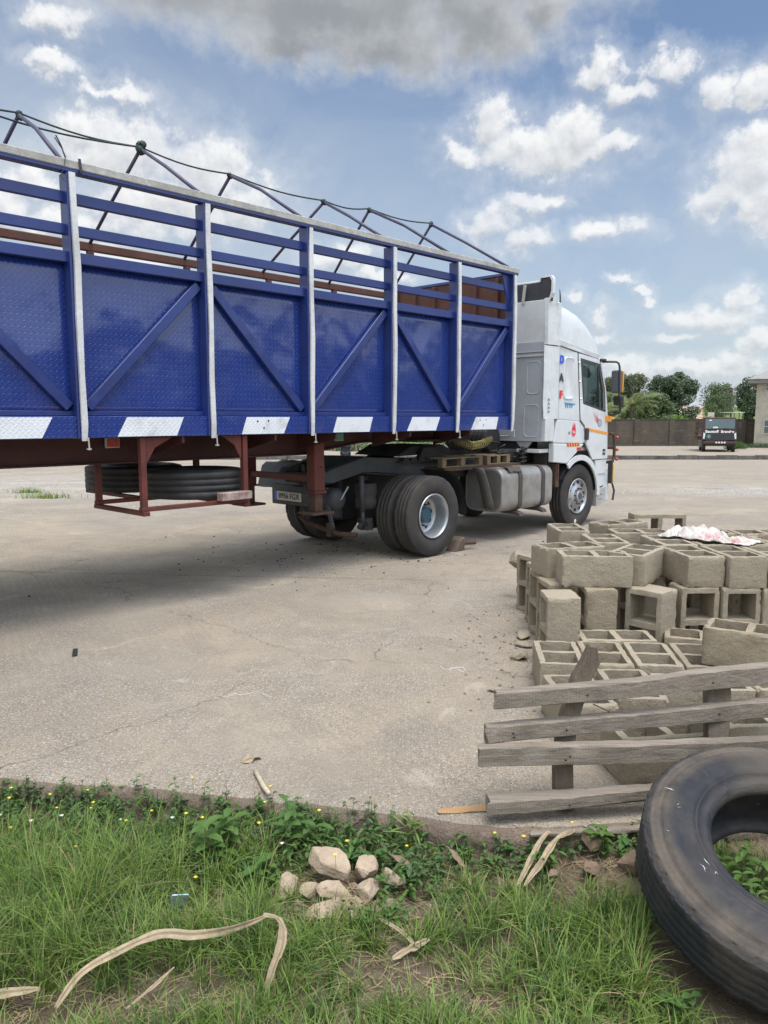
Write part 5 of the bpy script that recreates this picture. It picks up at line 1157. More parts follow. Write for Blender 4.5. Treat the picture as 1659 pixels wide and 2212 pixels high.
# ---------------- timber pallet ----------------
def wood_mat(name, a, b_, grain=(2, 30, 30)):
    m = bpy.data.materials.new(name); m.use_nodes = True; k = NT(m.node_tree); bb = k.n['Principled BSDF']; tc = k.new('ShaderNodeTexCoord').outputs['Object']
    g = k.noise(k.vm('MULTIPLY', tc, grain), 1.6, 7, .65, .5); c = k.mix(k.mr(g, .3, .7), a, b_)
    c = k.mix(k.mr(k.noise(tc, 2.4, 4, .6), .5, .75, 0, .65), c, (0.07, .058, .045))
    sw = k.new('ShaderNodeTexWave', wave_type='BANDS', bands_direction='X'); sw.inputs['Scale'].default_value = 22; sw.inputs['Distortion'].default_value = 2.5; sw.inputs['Detail'].default_value = 2; k.l.new(tc, sw.inputs[0])
    c = k.mix(k.m('MULTIPLY', k.mr(sw.outputs['Fac'], .65, 1.0), .16), c, (0.09, .07, .05))
    v = k.new('ShaderNodeTexVoronoi'); v.inputs['Scale'].default_value = 4.2; k.l.new(k.vm('MULTIPLY', tc, (1, 1.6, 1.6)), v.inputs['Vector']); c = k.mix(k.mr(v.outputs['Distance'], .07, .03, 0, .8), c, (0.045, .035, .028))
    k.l.new(c, bb.inputs['Base Color']); bb.inputs['Roughness'].default_value = .88; bb.inputs['Specular IOR Level'].default_value = .25
    bn = k.new('ShaderNodeBump'); bn.inputs['Distance'].default_value = .005; k.l.new(k.m('ADD', g, k.noise(tc, 60, 4, .7)), bn.inputs['Height']); k.l.new(bn.outputs[0], bb.inputs['Normal']); return m
M['old_wood'] = wood_mat('old_wood', (0.285, 0.245, 0.20), (0.155, 0.13, 0.103)); M['post_wood'] = wood_mat('post_wood', (0.15, 0.12, 0.09), (0.10, 0.082, 0.062), (30, 30, 2)); M['new_wood'] = wood_mat('new_wood', (0.42, 0.275, 0.135), (0.33, 0.20, 0.10))
pal = thing('timber_pallet', 'weathered grey pallet standing on edge behind the big tyre, four splayed slats on two uprights', 'pallet', (.80, 3.40, 0))
def slat(pts, mat, name='slat', parent=pal, seed=0):
    """pts: list of (x, y, zbottom, ztop, depth) stations"""
    r = random.Random(seed); b = MB(); st = []; N = 26
    for i in range(N + 1):
        f = i / N * (len(pts) - 1); a = min(int(f), len(pts) - 2); t = f - a; q = [pts[a][c] + (pts[a + 1][c] - pts[a][c]) * t for c in range(5)]
        w_ = .0022; x, y, z0, z1, d = q; j = lambda: r.uniform(-w_, w_)
        st.append([(x + (j() * 8 if i in (0, N) else 0), y + j(), z0 + j() + .004), (x + (j() * 4 if i in (0, N) else 0), y + j() + .001, z1 + j() - .006), (x + (j() * 6 if i in (0, N) else 0), y + .007, z1 + j()), (x, y + d - .006, z1 + j() + .001), (x + j(), y + d + j(), z1 - .008), (x + j(), y + d + j(), z0 + .006), (x + j(), y + .005, z0)])
    loft(b, [[tuple(Vector(p) - parent.location) for p in s] for s in st]); o = b.build(name, mat, parent, smooth=True); o.data.set_sharp_from_angle(angle=R(30)); return o
P1 = slat([(.518, 3.42, .503, .583, .055), (1.2, 3.55, .510, .592, .060), (1.60, 3.66, .508, .605, .062), (2.10, 3.80, .500, .600, .062)], M['old_wood'], seed=1)
P2 = slat([(.470, 3.40, .345, .425, .062), (1.2, 3.55, .352, .428, .064), (2.1, 3.76, .340, .430, .064)], M['old_wood'], seed=2)
P3 = slat([(.438, 3.36, .253, .345, .060), (1.2, 3.42, .240, .332, .060), (1.9, 3.52, .225, .315, .060)], M['old_wood'], seed=3)
P4 = slat([(.474, 3.30, .046, .112, .095), (.85, 3.34, .058, .118, .085), (1.25, 3.385, .085, .135, .06), (1.5, 3.42, .085, .14, .06)], M['old_wood'], seed=4)
def upright(st, name='upright', seed=0):
    b = MB(); r = random.Random(seed)
    secs = []
    for x, y, z, w_, d in st: secs.append([tuple(Vector(p) - pal.location) for p in ((x, y, z), (x + w_, y + r.uniform(-.002, .002), z + r.uniform(-.003, .003)), (x + w_, y + d, z + r.uniform(-.003, .003)), (x, y + d, z))])
    loft(b, secs); o = b.build(name, M['post_wood'], pal, bevel=.004); return o
upright([(.808, 3.43, 0, .088, .07), (.808, 3.47, .24, .088, .07), (.845, 3.53, .40, .085, .07), (.915, 3.575, .60, .088, .07), (.955, 3.58, .67, .085, .07), (.990, 3.585, .755, .035, .06)], seed=1)
upright([(1.60, 3.58, 0, .10, .07), (1.60, 3.62, .24, .10, .07), (1.63, 3.73, .46, .12, .07), (1.64, 3.74, .57, .10, .06)], seed=2)
b = MB(); ap = lambda x, y, z: tuple(Vector((x, y, z)) - pal.location)
b.tube([ap(1.0, 3.54, .485), ap(1.065, 3.50, .465)], .0035, 6); b.lathe([(0, .0), (0, .008), (.002, .008)], ap(1.065, 3.50, .465), (.9, -.5, -.25), 8)
b.build('nail', M['rust'], pal)
for x, y, z in ((.855, 3.375, .30), (.835, 3.372, .285), (.86, 3.475, .385), (.60, 3.425, .39), (.605, 3.425, .37), (.85, 3.335, .085), (.96, 3.50, .545), (1.62, 3.66, .55), (1.66, 3.66, .39)): b = MB(); b.lathe([(0, 0), (0, .006), (.003, .004)], ap(x, y - .006, z), (0, -1, 0), 8); b.build('nail', M['rust'], pal)
# loose boards on the slab edge
def board(pts, lab, mat, seed): 
    o = thing('loose_board', lab, 'board', (pts[0][0], pts[0][1], 0), 0, 'offcut boards along the slab edge'); slat(pts, mat, 'board', o, seed)
board([(.26, 3.40, .002, .012, .04), (.9, 3.46, .003, .020, .09), (1.45, 3.56, .006, .035, .10)], 'fresh orange-brown sawn board lying flat behind the lowest slat', M['new_wood'], 11)
board([(.66, 3.225, -.015, .006, .03), (1.2, 3.26, -.01, .012, .04), (1.5, 3.28, -.01, .012, .04)], 'thin pale grey board along the slab edge under the pallet', M['old_wood'], 12)
# ---------------- big tyre in the weeds ----------------
N_ = Vector((-.0224, -.3522, .9357)).normalized(); C_ = Vector((1.484, 2.606, .318))
ty = bpy.data.objects.new('worn_tyre', None); COL.objects.link(ty); ty.location = C_ - N_ * .29; ty.rotation_euler = N_.to_track_quat('Z', 'Y').to_euler()
tag(ty, 'big worn truck tyre lying tilted in the grass, far side propped on the slab edge', 'tyre')
def big_tyre():
    Ro, Ri, wd = .525, .285, .29
    prof = [(.0, .30), (-.005, .285), (.012, .275), (.035, .285)]
    # from bottom bead up over the tread to the top bead (axis a, radius r)
    pr = [(.03, .270), (.010, .285), (-.004, .315), (-.006, .36), (.004, .42), (.016, .47), (.030, .500), (.050, .516)]
    for i in range(5):
        a = .055 + i * .040; pr += [(a, .523), (a + .030, .5235), (a + .033, .5217), (a + .037, .5217)]
    pr += [(.252, .520), (.262, .512), (.266, .506), (.270, .4995), (.2735, .492), (.2715, .487), (.2755, .480), (.280, .466), (.279, .461), (.288, .457), (.2925, .44), (.297, .40), (.2965, .365), (.291, .345), (.2975, .341), (.2975, .333), (.2890, .330), (.284, .318), (.279, .310), (.280, .303), (.272, .293), (.262, .283), (.250, .277), (.238, .276)]
    inner = [(.225, .285), (.225, .33), (.215, .40), (.18, .47), (.14, .49), (.10, .47), (.06, .40), (.05, .33), (.05, .285)]
    rr = random.Random(5); wob = [rr.uniform(-.003, .001) for _ in range(260)]
    def rf(k_, j):
        a, r_ = (pr + inner)[k_]
        if .45 < a * 0 + r_ and r_ > .503 and k_ < len(pr):
            e = wob[j % 260] * (1.0 if .055 < a < .25 else 1.6)
            if (a > .245 or a < .06) and j % 6 == 0: e -= .006
            return e
        return 0
    b = MB(); b.lathe(pr + inner, (0, 0, 0), (0, 0, 1), 260, rfun=rf, closed=True)
    m = bpy.data.materials.new('weathered_tyre'); m.use_nodes = True; k = NT(m.node_tree); bb = k.n['Principled BSDF']; tc = k.new('ShaderNodeTexCoord').outputs['Object']; p = k.xyz(tc)
    rad = k.m('SQRT', k.m('ADD', k.m('POWER', p[0], 2.0), k.m('POWER', p[1], 2.0)))
    c = k.mix(k.mr(k.noise(tc, 2.8, 7, .65, .4), .40, .66), (0.014, 0.016, 0.021), (0.062, 0.052, 0.042))
    ring = k.m('MULTIPLY', k.mr(rad, .41, .46), k.mr(rad, .515, .49)); c = k.mix(k.m('MULTIPLY', ring, k.mr(k.noise(tc, 7, 6, .7), .38, .62, .25, .8)), c, (0.125, 0.10, 0.074))
    c = k.mix(k.m('MULTIPLY', k.mr(k.noise(tc, 22, 5, .7), .66, .74), .35), c, (0.30, .27, .23))
    k.l.new(c, bb.inputs['Base Color']); k.l.new(k.mr(k.noise(tc, 4, 5), .3, .7, .52, .85), bb.inputs['Roughness']); bb.inputs['Specular IOR Level'].default_value = .4
    ang = k.m('ARCTAN2', p[1], p[0]); fine = k.noise(k.cxyz(k.m('MULTIPLY', ang, 2.2), k.m('MULTIPLY', rad, 60.0), 0.0), 3.0, 3, .6)
    bn = k.new('ShaderNodeBump'); bn.inputs['Distance'].default_value = .004; k.l.new(k.m('ADD', k.m('MULTIPLY', fine, .5), k.noise(tc, 45, 5, .7)), bn.inputs['Height']); k.l.new(bn.outputs[0], bb.inputs['Normal'])
    o = b.build('rubber_ring', m, ty, smooth=True)
    # worn white scuffs
    b = MB(); r = random.Random(8)
    for (ang_, rad_, ln) in ((150, .45, .05), (158, .40, .035), (196, .36, .045), (199, .375, .05), (201, .35, .035), (175, .44, .02)):
        for q in range(2):
            t = R(ang_ + r.uniform(-2, 2)); p = Vector((math.cos(t), math.sin(t), 0)) * (rad_ + r.uniform(-.008, .008)); d = Vector((r.uniform(-1, 1), r.uniform(-1, 1), 0)).normalized() * ln * .4
            b.add([p - d * .7 + Vector((0, 0, .2985)), p + Vector((d.y, -d.x, 0)) * .07 + Vector((0, 0, .2988)), p + d * .7 + Vector((0, 0, .2985)), p - Vector((d.y, -d.x, 0)) * .03 + Vector((0, 0, .2998))], [(0, 1, 2, 3)])
    b.build('scuff', M['txt_white'], o)
big_tyre()
# ---------------- vegetation on the verge ----------------
def leafmat(name, a, b_, tr=.35, rough=.55, vs=8):
    m = bpy.data.materials.new(name); m.use_nodes = True; k = NT(m.node_tree); bb = k.n['Principled BSDF']; geo = k.new('ShaderNodeNewGeometry').outputs['Position']
    c = k.mix(k.mr(k.noise(geo, vs, 4, .7), .3, .7), a, b_); k.l.new(c, bb.inputs['Base Color']); bb.inputs['Roughness'].default_value = rough; bb.inputs['Specular IOR Level'].default_value = .35
    td = k.new('ShaderNodeBsdfTranslucent'); k.l.new(c, td.inputs[0]); mx = k.new('ShaderNodeMixShader'); mx.inputs[0].default_value = tr
    o = k.n['Material Output']; k.l.new(bb.outputs[0], mx.inputs[1]); k.l.new(td.outputs[0], mx.inputs[2]); k.l.new(mx.outputs[0], o.inputs[0]); return m
M['g1'] = leafmat('grass_green', (0.225, 0.305, 0.070), (0.130, 0.220, 0.036)); M['g2'] = leafmat('grass_deep', (0.095, 0.165, 0.042), (0.060, 0.120, 0.030)); M['g3'] = leafmat('grass_lime', (0.24, 0.33, 0.10), (0.15, 0.235, 0.05)); M['straw'] = leafmat('straw', (0.40, 0.31, 0.18), (0.22, 0.16, 0.09), .15, .8)
M['lf1'] = leafmat('leaf_green', (0.090, 0.175, 0.042), (0.060, 0.130, 0.034), .3); M['lf2'] = leafmat('leaf_light', (0.115, 0.205, 0.045), (0.07, 0.15, 0.035), .35); M['lf3'] = leafmat('leaf_dull', (0.080, 0.135, 0.050), (0.050, 0.095, 0.032), .25)
M['stem'] = pm('stem', (0.12, 0.13, 0.04), .7, col2=(0.16, 0.09, 0.05), vs=20); M['petal'] = pm('petal', (0.78, 0.60, 0.05), .5); M['petal_w'] = pm('petal_w', (0.7, 0.7, 0.66), .6); M['husk_dark'] = leafmat('husk_dark', (0.30, 0.225, 0.14), (0.22, 0.16, 0.10), .2, .8, 30); M['husk'] = leafmat('husk', (0.46, 0.375, 0.245), (0.27, 0.21, 0.14), .2, .7, 25)
GR = random.Random(21)
def blade(b, p, h, az, lean, wd, mi, curl=1.0, n=5):
    d = Vector((math.cos(az), math.sin(az), 0)); s = Vector((-d.y, d.x, 0)); tw_ = GR.uniform(-.6, .6)
    vs = []
    for i in range(n + 1):
        t = i / n; out = lean * h * (t ** (1.4 + curl)) ; z = h * (t - .5 * lean * lean * t ** 2.4 * .9)
        c = p + d * out + Vector((0, 0, z)); w_ = wd * (1 - t ** 2.2) * (.55 + .45 * min(1, t * 5)) / 2
        ss = (s * math.cos(tw_ * t) + Vector((0, 0, 1)) * math.sin(tw_ * t) * .5)
        if i == n: vs.append(c)
        else: vs += [c - ss * w_, c + ss * w_]
    fs = [(i * 2, i * 2 + 1, i * 2 + 3, i * 2 + 2) for i in range(n - 1)] + [(n * 2 - 2, n * 2 - 1, n * 2)]
    b.add(vs, fs, mi)
def dens(x, y):
    d = 1.0
    for (cx_, cy_, sx, sy, a) in ((-.72, 2.88, .17, .13, .9), (-.22, 2.97, .27, .20, 1.0), (.98, 3.12, .26, .20, .96), (-.78, 2.42, .34, .13, .8), (.05, 2.50, .34, .13, .85), (.14, 2.84, .22, .15, .8), (-1.3, 2.34, .35, .12, .85), (.62, 3.12, .18, .10, .5), (.3, 3.12, .3, .10, .55), (.35, 2.38, .18, .08, .6)):
        d -= a * math.exp(-((x - cx_) / sx) ** 2 - ((y - cy_) / sy) ** 2)
    return max(0, d)
def in_tyre(x, y): return (.27 ** 2 if y > 2.6 else .22 ** 2) < (x - 1.484) ** 2 + ((y - 2.53) / .95) ** 2 < .515 ** 2
def build_grass():
    b = MB()
    def put(x, y, h, az, lean, wd, mi):
        if y > edge(x) - .01 or in_tyre(x, y): return
        blade(b, Vector((x, y, zverge(x, y) - .01)), h, az, lean, wd, mi)
    for c in range(3000):
        x = GR.uniform(-2.05, 1.9); y = GR.uniform(2.05, 3.45); e = edge(x)
        if y > e - .05: continue
        d_ = dens(x, y)
        if GR.random() > d_ ** 1.3: continue
        near_edge = e - y < .42
        left = x < -.45
        if near_edge and GR.random() < .62: continue
        hh = (GR.uniform(.14, .29) if left else GR.uniform(.11, .23)) * (1.12 if left and y > 2.5 else 1) * (.75 if near_edge else 1) * (.45 + .55 * d_)
        if y < 2.42: hh *= .72
        rad = GR.uniform(.015, .05); n = int(GR.uniform(12, 26))
        mi0 = GR.choices([0, 1, 2], [5, 3.2, 2.2])[0]; bias = GR.uniform(0, 6.28)
        for _ in range(n):
            a = GR.uniform(0, 6.28); r_ = rad * GR.random() ** .5
            az = a + GR.uniform(-.8, .8) if GR.random() < .75 else bias
            mi = mi0 if GR.random() < .72 else GR.choice([0, 1, 2, 2, 3])
            put(x + math.cos(a) * r_, y + math.sin(a) * r_, hh * GR.uniform(.45, 1.15), az, GR.uniform(.15, 1.25), GR.uniform(.0026, .0062) * (1.15 if x > -.3 else 1), mi)
    for c in range(12000):     # short turf between the tussocks
        x = GR.uniform(-2.1, 1.9); y = GR.uniform(2.05, 3.45)
        if GR.random() > .35 + .65 * dens(x, y): continue
        put(x, y, GR.uniform(.02, .075), GR.uniform(0, 6.28), GR.uniform(.2, 1.3), GR.uniform(.0018, .0035), GR.choices([0, 1, 2, 3], [4, 4, 1.5, 2])[0])
    for c in range(6500):     # flattened dead straw
        x = GR.uniform(-2.1, 1.9); y = GR.uniform(2.05, 3.3); w_ = 1 - dens(x, y)
        if GR.random() > .10 + w_ or in_tyre(x, y): continue
        z = zverge(x, y) + GR.uniform(.003, .02); a = GR.uniform(0, 6.28); L_ = GR.uniform(.03, .11); d = Vector((math.cos(a), math.sin(a), GR.uniform(-.05, .15))) * L_; s = Vector((-math.sin(a), math.cos(a), 0)) * GR.uniform(.0008, .002); p = Vector((x, y, z)); q_ = p + d * .5 + s * 3
        b.add([p - s, p + s, q_ + s, q_ - s, p + d + s * .4, p + d - s * .4], [(0, 1, 2, 3), (3, 2, 4, 5)], 3)
    struct(b.build('grass', [M['g1'], M['g2'], M['g3'], M['straw']]), 'stuff', 'long rough green grass with dead straw in it, growing along the front of the slab')
build_grass()
def leaf(b, p, d, up, L_, wd, mi=0, fold=.25, droop=.3, n=4, serr=0.0):
    d = d.normalized(); s = d.cross(up).normalized(); u = s.cross(d); vs = []
    for i in range(n + 1):
        t = i / n; w_ = wd * math.sin(math.pi * min(.999, t * .93 + .05)) ** .8 * (1 + (serr if i % 2 else -serr)); c = p + d * L_ * t - Vector((0, 0, 1)) * droop * L_ * t * t
        vs += [c - s * w_ / 2 + u * w_ * fold, c, c + s * w_ / 2 + u * w_ * fold]
    b.add(vs, [q for i in range(n) for q in ((i * 3, i * 3 + 1, i * 3 + 4, i * 3 + 3), (i * 3 + 1, i * 3 + 2, i * 3 + 5, i * 3 + 4))], mi)
def rdir(r, zlo=-.2, zhi=.9):
    a = r.uniform(0, 6.28); return Vector((math.cos(a), math.sin(a), r.uniform(zlo, zhi)))
def build_cover():
    b = MB(); r = random.Random(33)
    for c in range(1150):
        x = r.uniform(-2.1, 1.3); e = edge(x); dep = .46 if x < .3 else .24
        y = e + .015 - dep * r.random() ** 1.3
        if in_tyre(x, y) or (.62 < x < 1.12 and r.random() < .8) or (x > .1 and r.random() < .35): continue
        if math.hypot((x + .22) / .22, (y - 3.02) / .12) < 1: continue
        z = zverge(x, y); h = r.uniform(.03, .13) * (1.15 if x < .2 else .7); mi = r.choices([0, 1, 2], [4, 2, 3])[0]
        p0 = Vector((x, y, z)); top = p0 + Vector((r.uniform(-.03, .03), r.uniform(-.04, .03), h)); b.tube([p0, top], .0012, 3, 3, cap=False)
        for q in range(int(r.uniform(5, 11))):
            t = r.uniform(.25, 1); leaf(b, p0.lerp(top, t), rdir(r, -.1, .8), Vector((0, 0, 1)), r.uniform(.018, .042), r.uniform(.010, .020), mi, .2, .4, 3)
    struct(b.build('ground_cover', [M['lf1'], M['lf2'], M['lf3'], M['stem']]), 'stuff', 'low leafy weeds matted along the broken slab edge')
build_cover()
def weed(name, lab, x, y, h, nst, L_, wd, mat, seed, spread=.12, group=None, z=None, serr=.10, pairs=5, droop=.35):
    r = random.Random(seed); z = zverge(x, y) if z is None else z; o = thing(name, lab, 'weed', (x, y, z), 0, group)
    s_ = MB(); l_ = MB()
    for i in range(nst):
        a = r.uniform(0, 6.28); q_ = Vector((math.cos(a), math.sin(a), 0)) * spread * r.uniform(.2, 1); hh = h * r.uniform(.6, 1)
        pts = [Vector((0, 0, -.01)), q_ * .45 + Vector((0, 0, hh * .5)), q_ + Vector((0, 0, hh))]; s_.tube(pts, [.0035, .0028, .0015], 5)
        for k_ in range(pairs):
            t = .25 + .75 * k_ / (pairs - 1 + 1e-6); p = pts[0].lerp(pts[1], t * 2) if t < .5 else pts[1].lerp(pts[2], t * 2 - 1); a2 = a + k_ * 1.57 + r.uniform(-.3, .3)
            for sgn in (0, math.pi):
                leaf(l_, p, Vector((math.cos(a2 + sgn), math.sin(a2 + sgn), r.uniform(.1, .8))), Vector((0, 0, 1)), L_ * r.uniform(.65, 1.1), wd * r.uniform(.8, 1.1), 0, .18, droop, 7, serr)
    s_.build('stem', M['stem'], o); l_.build('leaves', mat, o, smooth=True); return o
weed('broad_leaved_weed', 'large-leaved bright green weed left of the pale rock at the slab edge', -.74, 3.14, .24, 5, .105, .045, M['lf2'], 1, .13)
weed('broad_leaved_weed', 'dark serrated-leaf weed with an upright pointed shoot beside the pale stick', -.42, 3.30, .23, 4, .10, .034, M['lf1'], 2, .12)
weed('broad_leaved_weed', 'light green weed with drooping toothed leaves just above the bare patch', -.52, 3.02, .13, 4, .075, .038, M['lf2'], 3, .12)
weed('bushy_weed', 'mounded small-leaved green weed behind the pale rock pile', -.12, 3.20, .14, 10, .05, .022, M['lf1'], 4, .17)
weed('bushy_weed', 'grey-green weed clump between the rock pile and the slab edge bend', .16, 3.14, .12, 9, .048, .02, M['lf3'], 5, .15)
weed('bushy_weed', 'bright seedling weed at the foot of the pallet upright', .70, 3.16, .13, 5, .045, .018, M['lf2'], 6, .10)
weed('four_leaf_weed', 'fresh green broad-leaf weed between the pallet foot and the tyre', .965, 3.17, .14, 4, .055, .032, M['lf2'], 7, .08)
weed('four_leaf_weed', 'second fresh broad-leaf weed touching the left side of the tyre', 1.03, 3.10, .10, 4, .05, .028, M['lf1'], 8, .08)
weed('round_leaf_weed', 'round-leaved seedling in front of the lower left side of the tyre', .99, 2.35, .09, 4, .040, .032, M['lf1'], 9, .09, serr=.0)
weed('bushy_weed', 'yellow-green flowering weed growing up through the hole of the big tyre', 1.50, 2.66, .34, 14, .05, .018, M['lf2'], 10, .20, z=-.15)
weed('bushy_weed', 'dark leafy weed low inside the hole of the big tyre', 1.58, 2.48, .20, 12, .055, .025, M['lf1'], 20, .20, z=-.15)
weed('bushy_weed', 'tall pale-leaved weed at the back of the tyre hole', 1.42, 2.84, .30, 14, .06, .026, M['lf2'], 21, .16, z=-.14)
weed('bushy_weed', 'leafy weed at the right of the tyre hole, cut by the frame', 1.66, 2.76, .30, 14, .06, .026, M['lf1'], 22, .16, z=-.14)
weed('bushy_weed', 'sprawling pale weed over the bare soil right of the rocks', .02, 2.78, .08, 6, .04, .02, M['lf2'], 12, .14)
weed('bushy_weed', 'leafy dark weed at the far left under the yellow flowers', -1.55, 3.25, .13, 10, .04, .02, M['lf1'], 13, .20)
weed('grass_tussock', 'blade-leaved tussock leaning over the slab edge at the middle', .10, 3.30, .16, 6, .14, .010, M['g1'], 14, .05, serr=0, pairs=2, droop=.2)
# daisies
FL = [(-1.85, 3.62), (-1.64, 3.58), (-1.45, 3.57), (-1.41, 3.53), (-1.39, 3.45), (-.94, 3.58), (-.54, 3.47), (-.56, 3.42), (-.91, 3.34), (-.83, 3.32), (-1.53, 3.40), (-1.79, 3.48), (-1.34, 3.14), (-.75, 2.86), (-.56, 3.25), (-.30, 3.36), (-.16, 3.14), (.61, 3.16), (.83, 3.2), (.10, 3.15), (.48, 3.14), (-1.08, 3.38), (-1.18, 3.32), (-1.70, 3.30), (-1.95, 3.40), (-.2, 2.95)]
FH = {0: .16, 2: .17, 5: .18, 6: .21, 17: .17}
def flower(mt, gname, lab):
    o = thing('daisy_weed', lab, 'flower', (0, 0, 0), 0, gname)
    b = MB(); b.tube([(0, 0, 0), (.006, .004, .5), (0, 0, 1)], .0013, 4); b.build('stem', M['stem'], o)
    b = MB(); b.lathe([(-.006, .0), (-.004, .004), (.002, .0075), (.005, .006), (.006, 0)], (0, 0, 1), (0, 0, 1), 8)
    for i in range(7):
        a = i * .9; b.add([(.006 * math.cos(a), .006 * math.sin(a), 1.002), (.013 * math.cos(a - .25), .013 * math.sin(a - .25), 1.004), (.013 * math.cos(a + .25), .013 * math.sin(a + .25), 1.004)], [(0, 1, 2)])
    b.build('head', mt, o); return o
fr = random.Random(3)
FLAB = ['tall yellow daisy near the left frame edge, head against the concrete', 'yellow daisy second along from the left edge', 'upper of two yellow daisies close together at the left', 'lower of two yellow daisies close together at the left', 'yellow daisy below the close pair', 'tall yellow daisy rising alone over the slab left of the stick', 'tall yellow daisy standing right beside the pale stick', 'yellow daisy low in the weeds below the stick', 'yellow daisy left of the large-leaved weed', 'yellow daisy touching the large-leaved weed', 'yellow daisy deep in the weeds left of the close pair', 'low yellow daisy at the far left', 'yellow daisy nearest the tall grass at left', 'yellow daisy hanging over the bare patch by the blue wrapper', 'yellow daisy between the two broad-leaved weeds', 'yellow daisy above the pale rock', 'yellow daisy right behind the largest rock', 'yellow daisy left of the dry husks', 'thin tall yellow daisy in front of the pallet foot', 'yellow daisy over the weeds right of the rocks', 'yellow daisy at the slab bend left of the pallet', 'yellow daisy in the middle of the left weed band', 'yellow daisy lower in the middle of the left weed band', 'yellow daisy in the left weeds in front of the tall edge one', 'yellow daisy cut close to the left frame edge', 'yellow daisy beside the right rock']
WLAB = ['white button flower farthest left', 'white button flower second from the left', 'white button flower under the paired daisies', 'white button flower nearest the slab edge', 'white button flower lowest in the left weeds', 'white button flower beside the serrated weed', 'white button flower left of the large-leaved weed']
f0 = flower(M['petal'], 'yellow daisies among the weeds', 'small yellow daisy on a thin stalk among the weeds by the slab edge'); f1 = flower(M['petal_w'], 'white button flowers among the weeds', 'tiny white button flower among the weeds at the left')
def place_fl(o, x, y, h, s=1.0):
    o.location = (x, y, zverge(x, y) - .01); 
    for c in o.children:
        c.scale = (s, s, h) if 'stem' in c.name else (s, s, s)
        if 'head' in c.name: c.location = (0, 0, h - s)
for i, (x, y) in enumerate(FL):
    o = f0 if i == 0 else copy_tree(f0); place_fl(o, x, y, FH.get(i, fr.uniform(.12, .20)), fr.uniform(.55, .8)); o['label'] = FLAB[i]
for i, (x, y) in enumerate([(-1.80, 3.40), (-1.62, 3.33), (-1.50, 3.38), (-1.24, 3.42), (-1.72, 3.22), (-.44, 3.12), (-.98, 3.36)]):
    o = f1 if i == 0 else copy_tree(f1); place_fl(o, x, y, fr.uniform(.10, .16), .75); o['label'] = WLAB[i]
# rocks and clods
M['rock'] = pm('rock', (0.43, 0.34, 0.245), .95, col2=(.26, .195, .135), vs=11, bump=.012, bs=45, grime=.5, gcol=(0.20, .15, .105)); M['clod'] = pm('clod', (0.235, 0.165, 0.115), .97, var=.45, vs=9, bump=.010, bs=40)
RG = 'broken pale concrete lumps in the grass'
for j, (x, y, z, s, mt, lab) in enumerate([
    (-.245, 3.02, .0, (.122, .08, .072), 'rock', 'largest pale concrete lump, flat-topped, on the rock pile in the grass'), (-.085, 3.03, -.035, (.075, .06, .06), 'rock', 'rounded lump leaning against the right side of the largest one'),
    (-.40, 2.96, -.06, (.075, .06, .055), 'rock', 'lump at the left foot of the rock pile'), (-.31, 2.92, -.06, (.055, .045, .04), 'rock', 'small lump directly below the largest one'), (-.20, 2.90, -.06, (.08, .06, .045), 'rock', 'crumbly lump in the middle of the pile foot'),
    (-.07, 2.91, -.06, (.075, .06, .045), 'rock', 'crumbly lump at the right of the pile foot'), (.03, 3.02, -.07, (.07, .04, .03), 'rock', 'low flat lump lying right of the pile'), (-.24, 2.82, -.08, (.09, .065, .035), 'rock', 'sandy lump nearest the viewer below the pile'),
    (-.11, 2.80, -.09, (.04, .035, .02), 'rock', 'small sandy lump right of the nearest one'), (.94, 3.20, -.02, (.07, .06, .04), 'clod', 'brown soil clod under the pallet foot'), (1.05, 3.06, -.03, (.06, .06, .075), 'clod', 'tall soil clod beside the tyre'),
    (.88, 3.08, -.06, (.05, .045, .035), 'clod', 'loose brown clod in front of the pallet foot'), (1.02, 2.92, -.08, (.055, .05, .03), 'clod', 'low clod at the left flank of the tyre'), (.72, 3.05, -.07, (.04, .04, .025), 'clod', 'small clod below the dry husks')]):
    lump('rock', (x, y, z), s, 60 + j, M[mt], lab, 'rock', RG if mt == 'rock' else 'soil clods by the tyre', sub=4)
def crumbs():
    b = MB(); r = random.Random(91)
    for _ in range(150):
        x = r.gauss(-.20, .16); y = r.gauss(2.92, .075); s = .006 + .022 * r.random() ** 2; z = zverge(x, y) + s * .3
        P = [Vector((r.gauss(0, 1), r.gauss(0, 1), r.gauss(0, 1))).normalized() * s * r.uniform(.7, 1.2) for _ in range(2)]
        vs = [Vector((x, y, z)) + Vector(q) * s * r.uniform(.7, 1.2) for q in ((1, 0, 0), (-1, .1, 0), (.1, 1, 0), (0, -1, .1), (.1, 0, .9), (0, .1, -.9))]
        b.add(vs, [(0, 2, 4), (2, 1, 4), (1, 3, 4), (3, 0, 4), (2, 0, 5), (1, 2, 5), (3, 1, 5), (0, 3, 5)])
    struct(b.build('rubble_crumbs', M['rock']), 'stuff', 'sandy concrete crumbs round the pale rocks')
crumbs()
